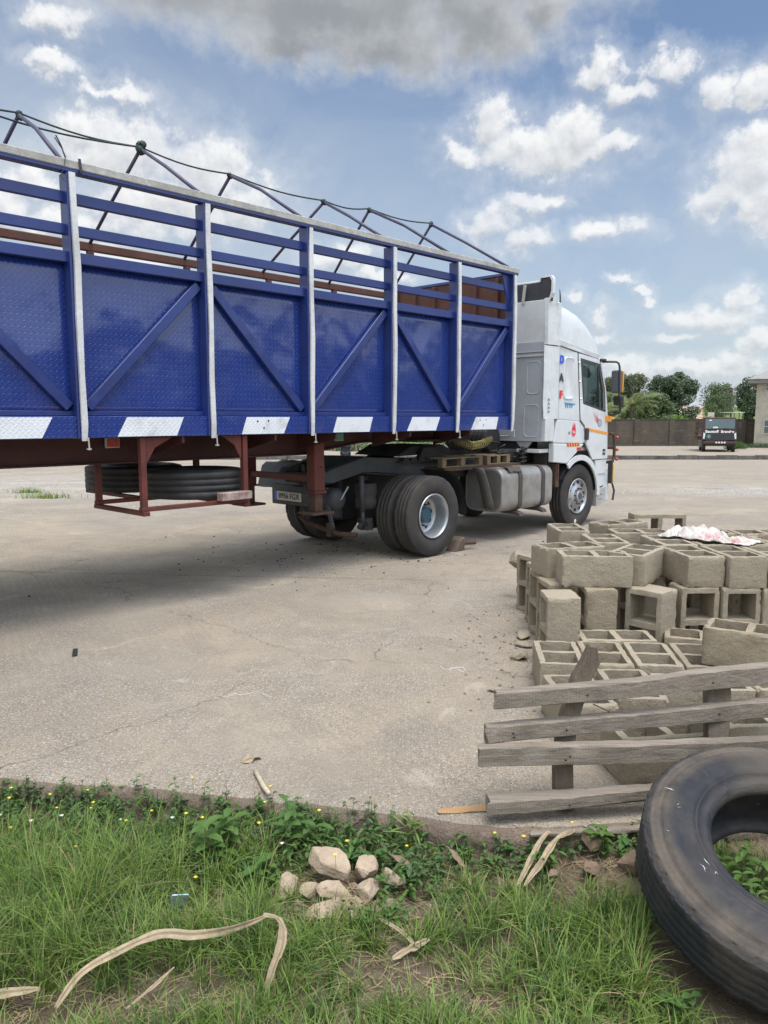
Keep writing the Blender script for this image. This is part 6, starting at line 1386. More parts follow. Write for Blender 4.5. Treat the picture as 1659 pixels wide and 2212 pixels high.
# dry maize husks, stick, litter
def ribbon(name, pts, wd, lab, seed, cat='dry leaf', mat=None):
    r = random.Random(seed); b = MB(); N = 44; P = [Vector(p) for p in pts]; c = []
    for i in range(N + 1):
        f = i / N * (len(P) - 1); a = min(int(f), len(P) - 2); t = f - a
        p_1 = P[max(a - 1, 0)]; p0 = P[a]; p1 = P[a + 1]; p2 = P[min(a + 2, len(P) - 1)]
        c.append(.5 * ((2 * p0) + (p1 - p_1) * t + (2 * p_1 - 5 * p0 + 4 * p1 - p2) * t * t + (3 * p0 - p_1 - 3 * p1 + p2) * t ** 3))
    vs = []
    for i, p in enumerate(c):
        d = (c[min(i + 1, N)] - c[max(i - 1, 0)]).normalized(); s = d.cross(Vector((0, -.5, 1))).normalized(); u = s.cross(d); e = i / N
        w_ = wd * (math.sin(math.pi * min(1, max(0, e * .9 + .06))) ** .6) * (1 + .18 * fbm(e * 8, seed))
        tw_ = 1.5 * fbm(e * 2.0, seed + 3); s2 = s * math.cos(tw_) + u * math.sin(tw_); u2 = s2.cross(d)
        for q in (-1, -.5, 0, .5, 1): vs.append(p + s2 * w_ * q / 2 + u2 * w_ * (.18 * q * q + .05 * fbm(e * 12, q * 2, seed)))
    b.add(vs, [(i * 5 + q, i * 5 + q + 1, i * 5 + q + 6, i * 5 + q + 5) for i in range(N) for q in range(4)])
    b.mi = [(1 if q == 1 else 0) for i in range(N) for q in range(4)]
    o = b.build(name, [mat or M['husk'], M['husk_dark']], smooth=True); m_ = o.modifiers.new('s', 'SOLIDIFY'); m_.thickness = .0012; tag(o, lab, cat); return o
ribbon('dry_husk', [(-1.09, 2.33, -.10), (-1.03, 2.40, -.03), (-.93, 2.48, -.01), (-.80, 2.53, .02), (-.68, 2.57, -.01), (-.55, 2.61, -.01), (-.42, 2.61, .04)], .036, 'long pale dry husk arching over the grass at lower left', 1)
ribbon('dry_husk', [(-.44, 2.60, .050), (-.375, 2.56, .050), (-.36, 2.50, .01), (-.385, 2.45, -.05), (-.41, 2.42, -.12)], .034, 'pale dry husk folded sharply down at its bend, right of the long one', 2)
ribbon('dry_husk', [(-1.42, 2.36, -.10), (-1.30, 2.38, -.09), (-1.17, 2.40, -.085)], .035, 'short dry husk at the lower left corner', 3)
ribbon('dry_husk', [(-.86, 2.34, -.11), (-.80, 2.42, -.10), (-.74, 2.50, -.08)], .014, 'thin dry stalk strip lying below the long husk', 4)
ribbon('dry_husk', [(.74, 3.24, .01), (.68, 3.16, .0), (.60, 3.04, -.05), (.55, 2.97, -.08)], .026, 'left of two pale husks hanging from the slab edge under the pallet', 5)
ribbon('dry_husk', [(.86, 3.25, .01), (.76, 3.17, .01), (.66, 3.06, -.04), (.58, 2.97, -.08)], .030, 'right of two pale husks hanging from the slab edge under the pallet', 6)
ribbon('dry_husk', [(-.02, 2.78, -.09), (.06, 2.70, -.085), (.12, 2.62, -.09)], .016, 'narrow dry stalk lying right of the rocks', 7)
ribbon('dry_husk', [(.03, 2.58, -.11), (.10, 2.62, -.10), (.17, 2.66, -.09)], .028, 'frayed pale husk scrap on bare soil near the bottom centre', 8)
ribbon('dry_leaf', [(.02, 3.12, -.03), (.06, 3.08, -.025), (.11, 3.06, -.04)], .03, 'curled brown dead leaf right of the rock pile', 9, mat=M['wood_pale'])
ribbon('dry_leaf', [(.27, 3.13, .0), (.30, 3.09, -.01), (.34, 3.04, -.04)], .025, 'tan dead leaf standing in the weeds below the slab bend', 10, mat=M['wood_pale'])
ribbon('dry_leaf', [(-.76, 3.93, .006), (-.72, 3.96, .012), (-.67, 3.99, .006)], .045, 'crumpled yellowish dead leaf lying on the concrete above the stick', 11)
b = MB(); b.tube([(-.672, 3.82, .014), (-.64, 3.74, .016), (-.60, 3.64, .018), (-.558, 3.545, .03)], [.013, .011, .013, .010], 10); tag(b.build('stick', pm('pale_stick', (.50, .42, .29), .7, var=.3, vs=30), smooth=True), 'pale peeled stick lying across the slab edge', 'stick')
b = MB(); b.prism([(-.035, -.05), (.03, -.052), (.034, .048), (-.03, .052)], -.002, .002); o = b.build('wrapper', pm('wrapper', (.28, .48, .60), .35, col2=(.5, .6, .62), vs=70)); o.location = (-.815, 2.84, -.06); o.rotation_euler = (.5, .1, .3); tag(o, 'small light blue wrapper standing in the bare patch of grass', 'litter')
b = MB(); b.box(-.018, .018, -.09, .09, .004, .016); [b.box(-.018, .018, -.085 + i * .03, -.075 + i * .03, .016, .019) for i in range(6)]; o = b.build('plastic_strip', M['black']); o.location = (-2.43, 5.87, 0); o.rotation_euler = (0, 0, .35); tag(o, 'small black ribbed plastic strip alone on the concrete at left', 'litter')
def thread(pts, lab): 
    b = MB(); P = []; r = random.Random(len(lab)); x, y = pts
    a = r.uniform(0, 6)
    for i in range(26): P.append((x, y, .0045)); a += r.uniform(-.9, .9); x += .016 * math.cos(a); y += .03 * math.sin(a)
    b.tube(P, .0013, 4); tag(b.build('string', M['txt_white'], smooth=True), lab, 'string')
for p, lab in (((-1.10, 4.95), 'tangled thin white string on the concrete left of centre'), ((.42, 5.55), 'short white string on the polished patch of concrete')): thread(p, lab)
# grit scattered over the slab, and dark crumbs near the wheels
def scatter(name, n, fn, mat, lab, smin, smax, seed, flat=.5):
    r = random.Random(seed); b = MB()
    for _ in range(n):
        x, y = fn(r)
        if y < edge(x) + .02: continue
        s = smin + (smax - smin) * r.random() ** 3; z = zyard(y) + .001; a = r.uniform(0, 6.28); ca, sa = math.cos(a), math.sin(a)
        pts = [(1, .1, 0), (.2, .8, 0), (-.8, .5, 0), (-.7, -.6, 0), (.4, -.9, 0), (.45, .15, flat), (-.3, .1, flat * .9)]
        v = [(x + (p[0] * ca - p[1] * sa) * s * r.uniform(.7, 1.2), y + (p[0] * sa + p[1] * ca) * s * r.uniform(.7, 1.2), z + p[2] * s * r.uniform(.7, 1.1)) for p in pts]
        b.add(v, [(0, 1, 5), (1, 6, 5), (1, 2, 6), (2, 3, 6), (3, 4, 5, 6), (4, 0, 5)])
    struct(b.build(name, mat), 'stuff', lab)
scatter('pale_grit', 2600, lambda r: (r.uniform(-3.4, 2.4), 3.3 + 5.5 * r.random() ** 1.6), pm('grit', (.40, .365, .32), .9, var=.4, vs=30), 'pale stone chips loose on the concrete', .002, .010, 1)
scatter('dark_crumbs', 260, lambda r: (r.gauss(-.6, 1.1), r.gauss(10.4, .9)), M['hole_black'], 'dark crumbs of dirt fallen around the rear wheels', .006, .022, 2, .8)
scatter('brown_grit', 420, lambda r: (r.gauss(1.05, .28), r.uniform(4.6, 7.2)), pm('bgrit', (.20, .15, .10), .95, var=.4, vs=30), 'brown grit and crumbs along the left foot of the block heap', .004, .020, 3, .7)
scatter('white_gravel', 1800, lambda r: (r.gauss(10.5, 2.2), r.gauss(20.6, .8)), pm('wgravel', (.36, .35, .32), .9, var=.4, vs=9), 'white gravel spilled on the far right of the yard', .01, .05, 4, .6)
scatter('white_gravel', 2200, lambda r: (r.uniform(-16, -4), r.gauss(21.5, 2.2)), pm('wgravel2', (.36, .34, .31), .9, var=.4, vs=9), 'pale gravel drift beyond the trailer at left', .01, .05, 5, .6)
for (x, y, s, lab) in ((-9.4, 20.2, .35, 'small dry weed tuft in the gravel beyond the trailer, leftmost'), (-8.1, 18.4, .55, 'bright green grass tuft on the yard beyond the trailer')):
    b = MB(); 
    for _ in range(160): blade(b, Vector((x + GR.gauss(0, s * .6), y + GR.gauss(0, .10), zyard(y))), GR.uniform(.10, .32) * (s + .3), GR.uniform(0, 6.28), GR.uniform(.3, 1.1), .016, GR.choice([0, 2]))
    tag(b.build('grass_tuft', [M['g1'], M['g2'], M['g3'], M['straw']]), lab, 'grass tuft')
# ---------------- far wall, building ----------------
def wall_mat():
    m = bpy.data.materials.new('block_wall'); m.use_nodes = True; k = NT(m.node_tree); bb = k.n['Principled BSDF']; tc = k.new('ShaderNodeTexCoord').outputs['Object']; p = k.xyz(tc)
    br = k.new('ShaderNodeTexBrick'); br.inputs['Scale'].default_value = 1.0; br.inputs['Brick Width'].default_value = .46; br.inputs['Row Height'].default_value = .24; br.inputs['Mortar Size'].default_value = .012
    k.l.new(k.cxyz(p[0], p[2], 0.0), br.inputs['Vector']); br.inputs['Color1'].default_value = (0.100, 0.080, 0.060, 1); br.inputs['Color2'].default_value = (0.082, 0.066, 0.050, 1); br.inputs['Mortar'].default_value = (0.135, 0.11, 0.085, 1)
    c = k.mix(k.mr(k.noise(k.vm('MULTIPLY', tc, (1, 1, .35)), .8, 6, .65), .38, .66), br.outputs[0], (0.055, 0.047, 0.04))
    c = k.mix(k.m('MULTIPLY', k.mr(k.noise(k.vm('MULTIPLY', tc, (.7, 1, 6)), .9, 5, .6), .60, .70), .6), c, (0.27, 0.24, 0.20))
    k.l.new(c, bb.inputs['Base Color']); bb.inputs['Roughness'].default_value = .95; return m
M['wall'] = wall_mat(); M['wall_cap'] = pm('wall_cap', (.06, .055, .048), .95, var=.4, vs=2, bump=.02, bs=4); M['plaster'] = pm('plaster', (.42, .385, .31), .92, var=.15, vs=.9, grime=.55, gcol=(.16, .15, .125))
WY = 76.0; wl = thing('perimeter_wall', 'dark weathered concrete-block boundary wall with pilasters across the back of the yard', 'wall', (6, WY, -1.12))
b = MB(); b.box(0, 31.4, 0, .23, 0, 2.66); b.build('wall_face', M['wall'], wl)
b = MB(); b.box(-.02, 31.4, -.04, .27, 2.662, 2.73); b.build('coping', M['wall_cap'], wl)
for i in range(9): b = MB(); x = 1.2 + i * 3.47; b.box(x, x + .5, -.12, -.002, 0, 2.655); b.build('pilaster', M['wall'], wl)
b = MB(); b.box(0, 30, -.5, -.13, 0, .20); b.build('plinth', M['wall_cap'], wl, bevel=.03)
hb = thing('house', 'plastered two-storey house with a pitched sheet roof at the right frame edge', 'house', (34.95, 73.0, -1.12), R(-27))
b = MB(); b.box(0, 14, 0, 9, 0, 6.15); b.build('wall', M['plaster'], hb)
b = MB(); b.hexa([(-.75, -.75, 6.05), (14.7, -.75, 6.05), (-.75, 9.7, 6.05), (14.7, 9.7, 6.05), (-.75, -.75, 6.42), (14.7, -.75, 6.42), (-.75, 9.7, 6.42), (14.7, 9.7, 6.42)]); fa = b.build('fascia', pm('fascia', (.20, .19, .17), .8, var=.3, vs=2), hb)
b = MB(); b.add([(-.85, -.85, 6.43), (14.8, -.85, 6.43), (14.8, 9.8, 6.43), (-.85, 9.8, 6.43), (4.6, 4.4, 8.9), (9.6, 4.4, 8.9)], [(0, 1, 5, 4), (1, 2, 5), (2, 3, 4, 5), (3, 0, 4)]); b.build('roof', pm('roof_sheet', (.30, .285, .26), .5, .3, var=.2, vs=2), hb)
M['frame_white'] = pm('frame_white', (.5, .48, .42), .7)
for x, z0, z1, w_ in ((.78, 5.42, 6.0 - .02, .28), (.82, 1.42, 2.62, .40), (3.2, 4.3, 5.6, 1.2), (3.2, 1.2, 2.6, 1.2)):
    b = MB(); b.box(x, x + w_, -.03, -.012, z0, z1); o = b.build('window', M['glass_dull'], hb)
    b = MB(); [b.box(x - .05, x + w_ + .05, -.06, -.031, q, q + .05) for q in (z0 - .05, z1, (z0 + z1) / 2)]; [b.box(q, q + .05, -.065, -.033, z0 - .048, z1 + .05) for q in (x - .05, x + w_)]; b.build('window_frame', M['frame_white'], o)
# ---------------- trees ----------------
M['t_dark'] = leafmat('tree_dark', (0.080, 0.118, 0.060), (0.060, 0.092, 0.050), .25, .5, .5); M['t_mid'] = leafmat('tree_mid', (0.135, 0.180, 0.075), (0.092, 0.135, 0.058), .3, .5, .5); M['t_pale'] = leafmat('tree_pale', (0.135, 0.155, 0.090), (0.10, 0.118, 0.065), .3, .5, .5); M['palm'] = leafmat('palm', (0.22, 0.25, 0.10), (0.13, 0.17, 0.06), .35, .45, .7); M['banana'] = leafmat('banana', (0.16, 0.27, 0.055), (0.11, 0.20, 0.04), .45, .4, .8); M['bark'] = pm('bark', (.13, .11, .085), .95, var=.4, vs=3)  # tree leaf colours lightened in place of distance haze
def tree(name, lab, x, y, h, rx, seed, mat, n=3600, ls=.30, crown0=.12, group=None, cat='tree', shape=1.0, zb=None):
    r = random.Random(seed); z0 = (zland(x, y) if zb is None else zb) - .05; o = thing(name, lab, cat, (x, y, z0), 0, group)
    t = MB(); t.tube([(0, 0, 0), (r.uniform(-.1, .1), 0, h * .3), (r.uniform(-.2, .2), r.uniform(-.2, .2), h * .62)], [.035 * h, .028 * h, .012 * h], 8)
    cl = []
    for i in range(48):
        a = r.uniform(0, 6.28); u = r.uniform(crown0 + .08, .93); rad = rx * (math.sin(math.pi * min(1, max(0.02, (u - crown0) / (1.04 - crown0))) ** (.75 * shape)) ** .6) * r.uniform(.35, .86)
        cl.append((Vector((math.cos(a) * rad, math.sin(a) * rad * .9, u * h)), rx * r.uniform(.24, .42)))
        if i < 9: t.tube([(0, 0, h * (.18 + .04 * i)), Vector((math.cos(a) * rad * .5, math.sin(a) * rad * .5, (u * h + h * .3) / 2)), cl[-1][0]], [.012 * h, .008 * h, .003 * h], 5)
    t.build('trunk', M['bark'], o)
    b = MB()
    for i in range(n):
        c, cr_ = cl[r.randrange(len(cl))]; d = Vector((r.gauss(0, 1), r.gauss(0, 1), r.gauss(0, 1))).normalized(); rr = cr_ * (.55 + .5 * r.random() ** .6); p = c + Vector((d.x, d.y, d.z * .82)) * rr
        if p.z < h * crown0 * .6: continue
        s = ls * r.uniform(.5, 1.2); nrm = (d + Vector((r.gauss(0, .6), r.gauss(0, .6), r.gauss(.3, .6)))).normalized(); a1 = nrm.orthogonal().normalized(); a2 = nrm.cross(a1); q = r.uniform(0, 6.28); e1 = a1 * math.cos(q) + a2 * math.sin(q); e2 = nrm.cross(e1)
        b.add([p - e1 * s * .5, p - e2 * s * .30, p + e1 * s * .5, p + e2 * s * .30], [(0, 1, 2, 3)])
    b.build('crown', mat, o); return o
BT = 'trees beyond the boundary wall'
tree('broadleaf_tree', 'large dense dark green round-crowned tree beyond the wall, left of the dirt road', 39.6, 105, 8.6, 3.05, 1, M['t_dark'], 15000, .34, .06, BT)
tree('broadleaf_tree', 'dull grey-green tree directly behind the truck mirrors', 40.2, 140, 8.4, 3.6, 2, M['t_pale'], 6500, .42, .05, BT)
tree('broadleaf_tree', 'tall loose pale tree between the mirrors and the palm', 43.2, 142, 9.3, 3.3, 3, M['t_pale'], 6500, .42, .05, BT)
tree('broadleaf_tree', 'pale feathery treetop above the palm fronds', 46.6, 146, 9.0, 3.6, 4, M['t_pale'], 6500, .42, .05, BT)
tree('broadleaf_tree', 'mid-green rounded tree between the palm and the large dark tree', 35.0, 100, 5.6, 2.6, 5, M['t_mid'], 8000, .34, .04, BT)
tree('broadleaf_tree', 'dark treetop just left of the largest crown', 47.6, 134, 8.2, 2.6, 6, M['t_dark'], 5200, .42, .05, BT)
tree('broadleaf_tree', 'low green tree mass behind the cab windscreen', 30.6, 108, 5.8, 3.2, 7, M['t_mid'], 5500, .40, .04, BT)
tree('broadleaf_tree', 'bushy green tree right of the dirt road crest', 74.6, 172, 6.0, 3.2, 8, M['t_mid'], 5200, .42, .03, BT)
tree('broadleaf_tree', 'darker tree behind the road sign, right of the bushy one', 79.5, 186, 6.6, 4.0, 9, M['t_dark'], 3200, .42, .03, BT)
tree('broadleaf_tree', 'dark glossy tree rising beside the house wall', 61.3, 130, 7.9, 2.5, 10, M['t_dark'], 6500, .38, .05, BT)
tree('broadleaf_tree', 'small light tree behind the utility pole', 60.0, 140, 4.6, 2.2, 11, M['t_mid'], 2000, .34, .03, BT)
tree('broadleaf_tree', 'low hedge-like tree filling the gap behind the pole', 68.0, 158, 4.4, 3.2, 12, M['t_dark'], 2400, .36, .03, BT)
# trees to the right of the yard, outside the frame; the glossy panels mirror them
def treeline():
    b = MB(); r = random.Random(77)
    for y0 in range(-46, 26, 4):
        h = r.uniform(5.5, 9.5); x0 = 50 + r.uniform(-3, 3)
        for _ in range(420):
            p = Vector((x0 + r.gauss(0, 1.2), y0 + r.gauss(0, 1.7), h * r.random() ** .7 * (.8 + .3 * r.random()))); n_ = Vector((r.gauss(-.6, .6), r.gauss(0, .6), r.gauss(.2, .5))).normalized(); a1 = n_.orthogonal().normalized() * r.uniform(.4, .8); a2 = n_.cross(a1) * .7
            b.add([p - a1, p - a2, p + a1, p + a2], [(0, 1, 2, 3)])
    struct(b.build('far_wood', M['t_dark']), 'stuff', 'dense belt of trees beyond the right side of the yard')
treeline()
# coconut palm
def palm(x, y, hz, seed, lab):
    r = random.Random(seed); z0 = zland(x, y); o = thing('coconut_palm', lab, 'palm', (x, y, z0)); H = hz - z0
    t = MB(); t.tube([(0, 0, 0), (.1, 0, H * .5), (0, 0, H)], [.20, .15, .13], 8); t.build('trunk', M['bark'], o)
    for i in range(17):
        a = i * 2.4 + r.uniform(-.2, .2); el = r.uniform(.15, 1.35) if i > 3 else 1.35; L_ = r.uniform(3.0, 4.4); pts = []
        for q in range(9):
            s = q / 8; ang = el - 1.5 * s ** 1.5; pts.append(Vector((math.cos(a) * L_ * s * math.cos(el * .6 - .3 * s), math.sin(a) * L_ * s * math.cos(el * .6 - .3 * s), H + L_ * (math.sin(el) * s - .62 * s * s))))
        b = MB(); b.tube(pts, [.035] * 4 + [.025] * 3 + [.012] * 2, 5)
        for q in range(1, 34):
            s = q / 34 * 8; k_ = min(int(s), 7); p = pts[k_].lerp(pts[k_ + 1], s - k_); d = (pts[k_ + 1] - pts[k_]).normalized(); sd = d.cross(Vector((0, 0, 1))).normalized(); wl_ = .62 * math.sin(math.pi * min(1, q / 34 * .9 + .08)) + .1
            for g in (-1, 1):
                e = p + sd * g * wl_ * .8 + d * .25 - Vector((0, 0, wl_ * r.uniform(.3, .75))); b.add([p - d * .05, p + d * .05, e], [(0, 1, 2)])
        b.build('frond', M['palm'], o)
    return o
palm(27.4, 86, 3.0, 3, 'coconut palm with arching yellow-green fronds beyond the wall, right of the cab mirrors')
palm(25.2, 90, 2.0, 5, 'lower coconut palm mostly hidden behind the cab front')
def banana(x, y, h, seed, lab):
    r = random.Random(seed); o = thing('banana_plant', lab, 'banana plant', (x, y, zland(x, y)), 0, 'banana plants behind the wall')
    b = MB(); b.tube([(0, 0, 0), (0, 0, h * .6)], [.12, .07], 7); b.build('stem', M['banana'], o); b = MB()
    for i in range(9):
        a = i * 2.4; leaf(b, Vector((0, 0, h * .55)), Vector((math.cos(a), math.sin(a) * .6, r.uniform(.8, 2.2))), Vector((0, 0, 1)), h * .5, .40, 0, .15, .35, 6, .0)
    b.build('leaves', M['banana'], o)
for i, (x, h, lab) in enumerate([(28.9, 3.0, 'leftmost banana plant of the clump under the big dark tree'), (29.9, 3.7, 'middle banana plant of the clump, tallest leaf upright'), (30.8, 3.3, 'rightmost banana plant of the clump under the big dark tree'), (31.9, 2.9, 'lone banana plant beside the left end of the dark truck'), (26.6, 2.8, 'banana plant under the palm'), (35.2, 3.1, 'yellow-green banana plant between the pole and the house')]): banana(x, 78.2 + (i % 2) * .6, h, i, lab)
# fallen bare branches lying over the wall
o = thing('fallen_branches', 'bare fallen branches draped on the wall above the dark truck', 'branches', (32.5, 77.6, .6)); b = MB(); r = random.Random(6)
for i in range(9):
    p = Vector((r.uniform(-1.5, 1), r.uniform(0, .6), .6)); d = Vector((r.uniform(.6, 1) * r.choice([-1, 1]), 0, r.uniform(.05, .45))); L_ = r.uniform(1.2, 2.6); b.tube([p, p + d * L_ * .5 + Vector((0, 0, .15)), p + d * L_], [.06, .04, .015], 5)
b.tube([(-1, .2, -1.5), (-.9, .2, .7)], .08, 6); b.build('branch', M['bark'], o)
# utility pole, cables
up_ = thing('utility_pole', 'wooden utility pole with a cross-arm and cables, left of the house', 'utility pole', (55.9, 125, zland(55.9, 125)))
b = MB(); b.tube([(0, 0, 0), (0, 0, 6.1)], [.16, .11], 8); b.build('post', M['bark'], up_); b = MB(); b.box(-1.0, 1.0, -.08, .08, 5.75, 5.87); b.box(-.8, -.5, -.1, .1, 5.0, 5.7); b.build('cross_arm', M['bark'], up_)
b = MB(); [b.lathe([(0, .05), (.12, .12), (.2, .02)], (x, 0, 5.87), (0, 0, 1), 8) for x in (-.9, 0, .9)]; b.build('insulator', M['black'], up_)
b = MB(); 
for x in (-.9, 0, .9): b.tube([(55.9 + x, 125, 6.3 + zland(55.9, 125) - .2), (62 + x, 118, 4.8), (70, 112, 4.6)], .022, 4)
tag(b.build('power_cable', M['black']), 'thin cables running from the pole to the right behind the house', 'cable')
# signboard, stalls, tank
o = thing('signboard', 'small pale roadside signboard on two legs below the trees', 'sign', (46.4, 110, zland(46.4, 110))); b = MB(); b.box(-.45, .45, -.03, .03, 1.9, 2.9); b.build('board', M['frame_white'], o); b = MB(); b.box(-.4, -.33, -.03, .03, 0, 1.9); b.box(.33, .4, -.03, .03, 0, 1.9); b.build('leg', M['bark'], o)
o = thing('roadside_stall', 'open roadside stall with a flat white roof near the house', 'stall', (54.8, 122, zland(54.8, 122))); b = MB(); b.box(-1.6, 1.6, -.8, .8, 2.35, 2.42); b.build('roof', M['txt_white'], o); b = MB(); [b.box(x - .05, x + .05, y - .05, y + .05, 0, 2.35) for x in (-1.4, 0, 1.4) for y in (-.7, .7)]; b.build('post', M['bark'], o); b = MB(); b.box(-1.2, 1.3, -.4, .5, 0, .95); b.build('counter', M['rust'], o)
o = thing('water_tower', 'small round tank tower on the skyline behind the pole', 'tank', (101.5, 230, zland(101.5, 230) - 1.0)); b = MB(); b.lathe([(0, .0), (0, .7), (1.2, .7), (1.5, .1), (1.5, 0)], (0, 0, 6.4), (0, 0, 1), 14); b.build('tank', M['tank_end'], o); b = MB(); [b.box(x - .08, x + .08, y - .08, y + .08, 0, 6.4) for x in (-.5, .5) for y in (-.5, .5)]; b.build('leg', M['bark'], o)
# bushes
def bush(name, lab, x, y, rx, h, seed, mat, n=700, ls=.12, zb=None, group=None):
    r = random.Random(seed); o = thing(name, lab, 'bush', (x, y, (zyard(y) + .1) if zb is None else zb), 0, group); b = MB(); s_ = MB()
    for i in range(n):
        a = r.uniform(0, 6.28); u = r.random() ** .5; rr = u * rx; z = h * r.random() * (1 - .6 * u * u) + .02; p = Vector((math.cos(a) * rr, math.sin(a) * rr * .6, z)); leaf(b, p, rdir(r, -.2, 1), Vector((0, 0, 1)), ls * r.uniform(.7, 1.4), ls * .5, 0, .2, .3, 2)
    for i in range(7): a = i * .9; s_.tube([(0, 0, 0), (math.cos(a) * rx * .5, math.sin(a) * rx * .3, h * .6)], .012, 4)
    s_.build('stem', M['stem'], o); b.build('leaves', mat, o); return o
bush('bush', 'bright low bush at the wall foot right of the dark truck', 31.2, 68.5, 1.0, .75, 1, M['lf2'], 900, .16)
bush('bush', 'dark scrubby weeds along the foot of the house wall', 35.0, 71.6, 2.2, .45, 2, M['lf3'], 1300, .16)
for i, (x, y, rx, h) in enumerate([(-5.2, 66, 2.2, .9), (-2.3, 64, 1.9, 1.1), (1.5, 66, 2.8, 1.5), (-8.5, 70, 2.6, .9), (5.5, 72, 2.4, 1.3), (-13, 74, 3, 1.0)]): bush('bush', ['low green bush beyond the yard kerb behind the standing person', 'light green bush right behind the standing person', 'rounded green bush seen between trailer neck and mudguard', 'low scrub far left beyond the kerb', 'scrub bush behind the tractor unit', 'farthest left scrub clump'][i], x, y, rx, h, 10 + i, M['lf2'], 1300, .22)
# ---------------- rubble on the far kerb ----------------
lump('kerb_boulder', (26.1, 49.2, -.45), (.46, .30, .24), 91, M['block'], 'single rounded concrete lump sitting on the far kerb in front of the dark truck', 'rubble', sub=3)
for i, (x, y, w_, a, lab) in enumerate([(33.0, 50.2, 1.2, .5, 'pale sheet offcut leaning on the far kerb, right of the lump'), (36.4, 49.3, 1.5, .0, 'longer pale sheet lying on the far kerb near the frame edge'), (38.3, 49.9, 1.3, .1, 'pale sheet at the right end of the far kerb')]):
    b = MB(); b.box(-w_ / 2, w_ / 2, -.22, .22, 0, .04); o = b.build('sheet_offcut', M['pale_steel']); o.location = (x, y, -.60 + .02 * i); o.rotation_euler = (.08, .07, a); tag(o, lab, 'debris')
# ---------------- dark truck ----------------
M['truck_maroon'] = pm('truck_maroon', (.050, .012, .016), .45, grime=.4, gcol=(.09, .06, .05)); M['truck_dark'] = pm('truck_dark', (.012, .013, .020), .45, grime=.3, gcol=(.06, .05, .045)); M['lamp_pale'] = pm('lamp_pale', (.50, .62, .60), .3)
dt = thing('parked_lorry', 'dark maroon and black cab-over lorry parked facing the viewer before the boundary wall', 'lorry', (26.75, 61.6, -1.0), R(-19))
b = MB(); b.hexa([(-1.26, 0, .95), (1.26, 0, .95), (-1.26, 1.9, .95), (1.26, 1.9, .95), (-1.16, .22, 2.80), (1.16, .22, 2.80), (-1.16, 1.9, 2.80), (1.16, 1.9, 2.80)]); lc = b.build('cab', M['truck_maroon'], dt, bevel=.06, seg=2)
# panel offsets from the raked nose: y = .22*(z-.95)/1.85
ry = lambda z: .22 * (z - .95) / 1.85
def nose(b, x0, x1, z0, z1, off, mi=None): b.hexa([(x0, ry(z0) - off, z0), (x1, ry(z0) - off, z0), (x0, ry(z0) + .01, z0), (x1, ry(z0) + .01, z0), (x0, ry(z1) - off, z1), (x1, ry(z1) - off, z1), (x0, ry(z1) + .01, z1), (x1, ry(z1) + .01, z1)], mi)
b = MB(); nose(b, -1.08, 1.08, 1.90, 2.66, .03); ws = b.build('windscreen', M['glass_dull'], lc)
b = MB(); nose(b, -1.13, 1.13, 1.86, 1.895, .05); b.tube([(-.6, ry(1.9) - .06, 1.90), (-.1, ry(1.95) - .06, 1.95)], .015, 4); b.tube([(.1, ry(1.9) - .06, 1.90), (.65, ry(1.95) - .06, 1.95)], .015, 4); b.build('windscreen_wiper', M['black'], lc)
b = MB(); nose(b, -.82, -.62, 2.52, 2.60, .035); nose(b, -.50, -.15, 1.92, 2.05, .036); b.build('windscreen_paper', M['txt_white'], ws)
b = MB(); nose(b, -1.20, 1.20, 1.0, 1.52, .04); b.build('grille', M['truck_dark'], lc)
for s in (-1, 1):
    b = MB(); v = [(s * 1.22, ry(1.10) - .05, 1.10), (s * 1.12, ry(1.10) - .05, 1.08), (s * 1.05, ry(1.5) - .05, 1.50), (s * 1.20, ry(1.58) - .05, 1.60)]; b.add(v, [(0, 1, 2, 3)]); b.build('corner_lamp', M['lamp_pale'], lc)
T = lambda x, z, o: basis((1, 0, 0), (0, ry(1.95) , 1), (0, -1, .12), (x, ry(z) - o, z))
put_text('front_lettering', 'Baustoff', .30, M['txt_white'], lc, T(-.58, 1.665, .055), .008); put_text('front_lettering', 'Brandes', .30, M['txt_white'], lc, T(.56, 1.665, .055), .008)
b = MB(); b.lathe([(0, .15), (.012, .15), (.012, .125), (0, .125)], (-.80, ry(1.28) - .055, 1.28), (0, -1, 0), 24); b.lathe([(0, .10), (.012, .10), (.012, .085), (0, .085)], (-.80, ry(1.28) - .055, 1.28), (0, -1, 0), 24); bd = b.build('round_badge', pm('badge_green', (.12, .42, .25), .5), lc); put_text('badge_mark', 'G', .13, M['txt_white'], bd, T(-.80, 1.28, .06), .004)
b = MB(); b.box(-1.22, 1.22, -.10, .05, .70, .90); bp = b.build('bumper', M['rust'], dt, bevel=.02)
b = MB(); [b.lathe([(0, .075), (.02, .07), (.02, 0)], (-.22 + i * .20, -.105, .80), (0, -1, 0), 12) for i in range(4)]; b.build('bumper_disc', M['txt_white'], bp)
b = MB(); b.box(-1.0, 1.0, .1, 5.5, .55, .72); b.build('chassis', M['truck_dark'], dt)
for x in (-1.10, 1.10):
    for y in (.9, 4.3):
        e = bpy.data.objects.new('wheel', None); COL.objects.link(e); e.parent = dt; make_tyre('tyre', .48, .28, .28, (x, y, .48), (1, 0, 0), e, M['rubber_dark'], n=40); b = MB(); b.lathe([(.12, .28), (.06, .24), (.06, .0)], (x, y, .48), (1 if x > 0 else -1, 0, 0), 16); b.build('rim', M['rim_grey'], e)
for s in (-1, 1):
    b = MB(); b.tube([(s * 1.2, .2, 2.5), (s * 1.45, .1, 2.5), (s * 1.45, .1, 1.7), (s * 1.25, .2, 1.7)], .02, 5); b.box(s * 1.45 - .12, s * 1.45 + .12, .06, .12, 1.95, 2.45); b.build('mirror', M['black'], dt)
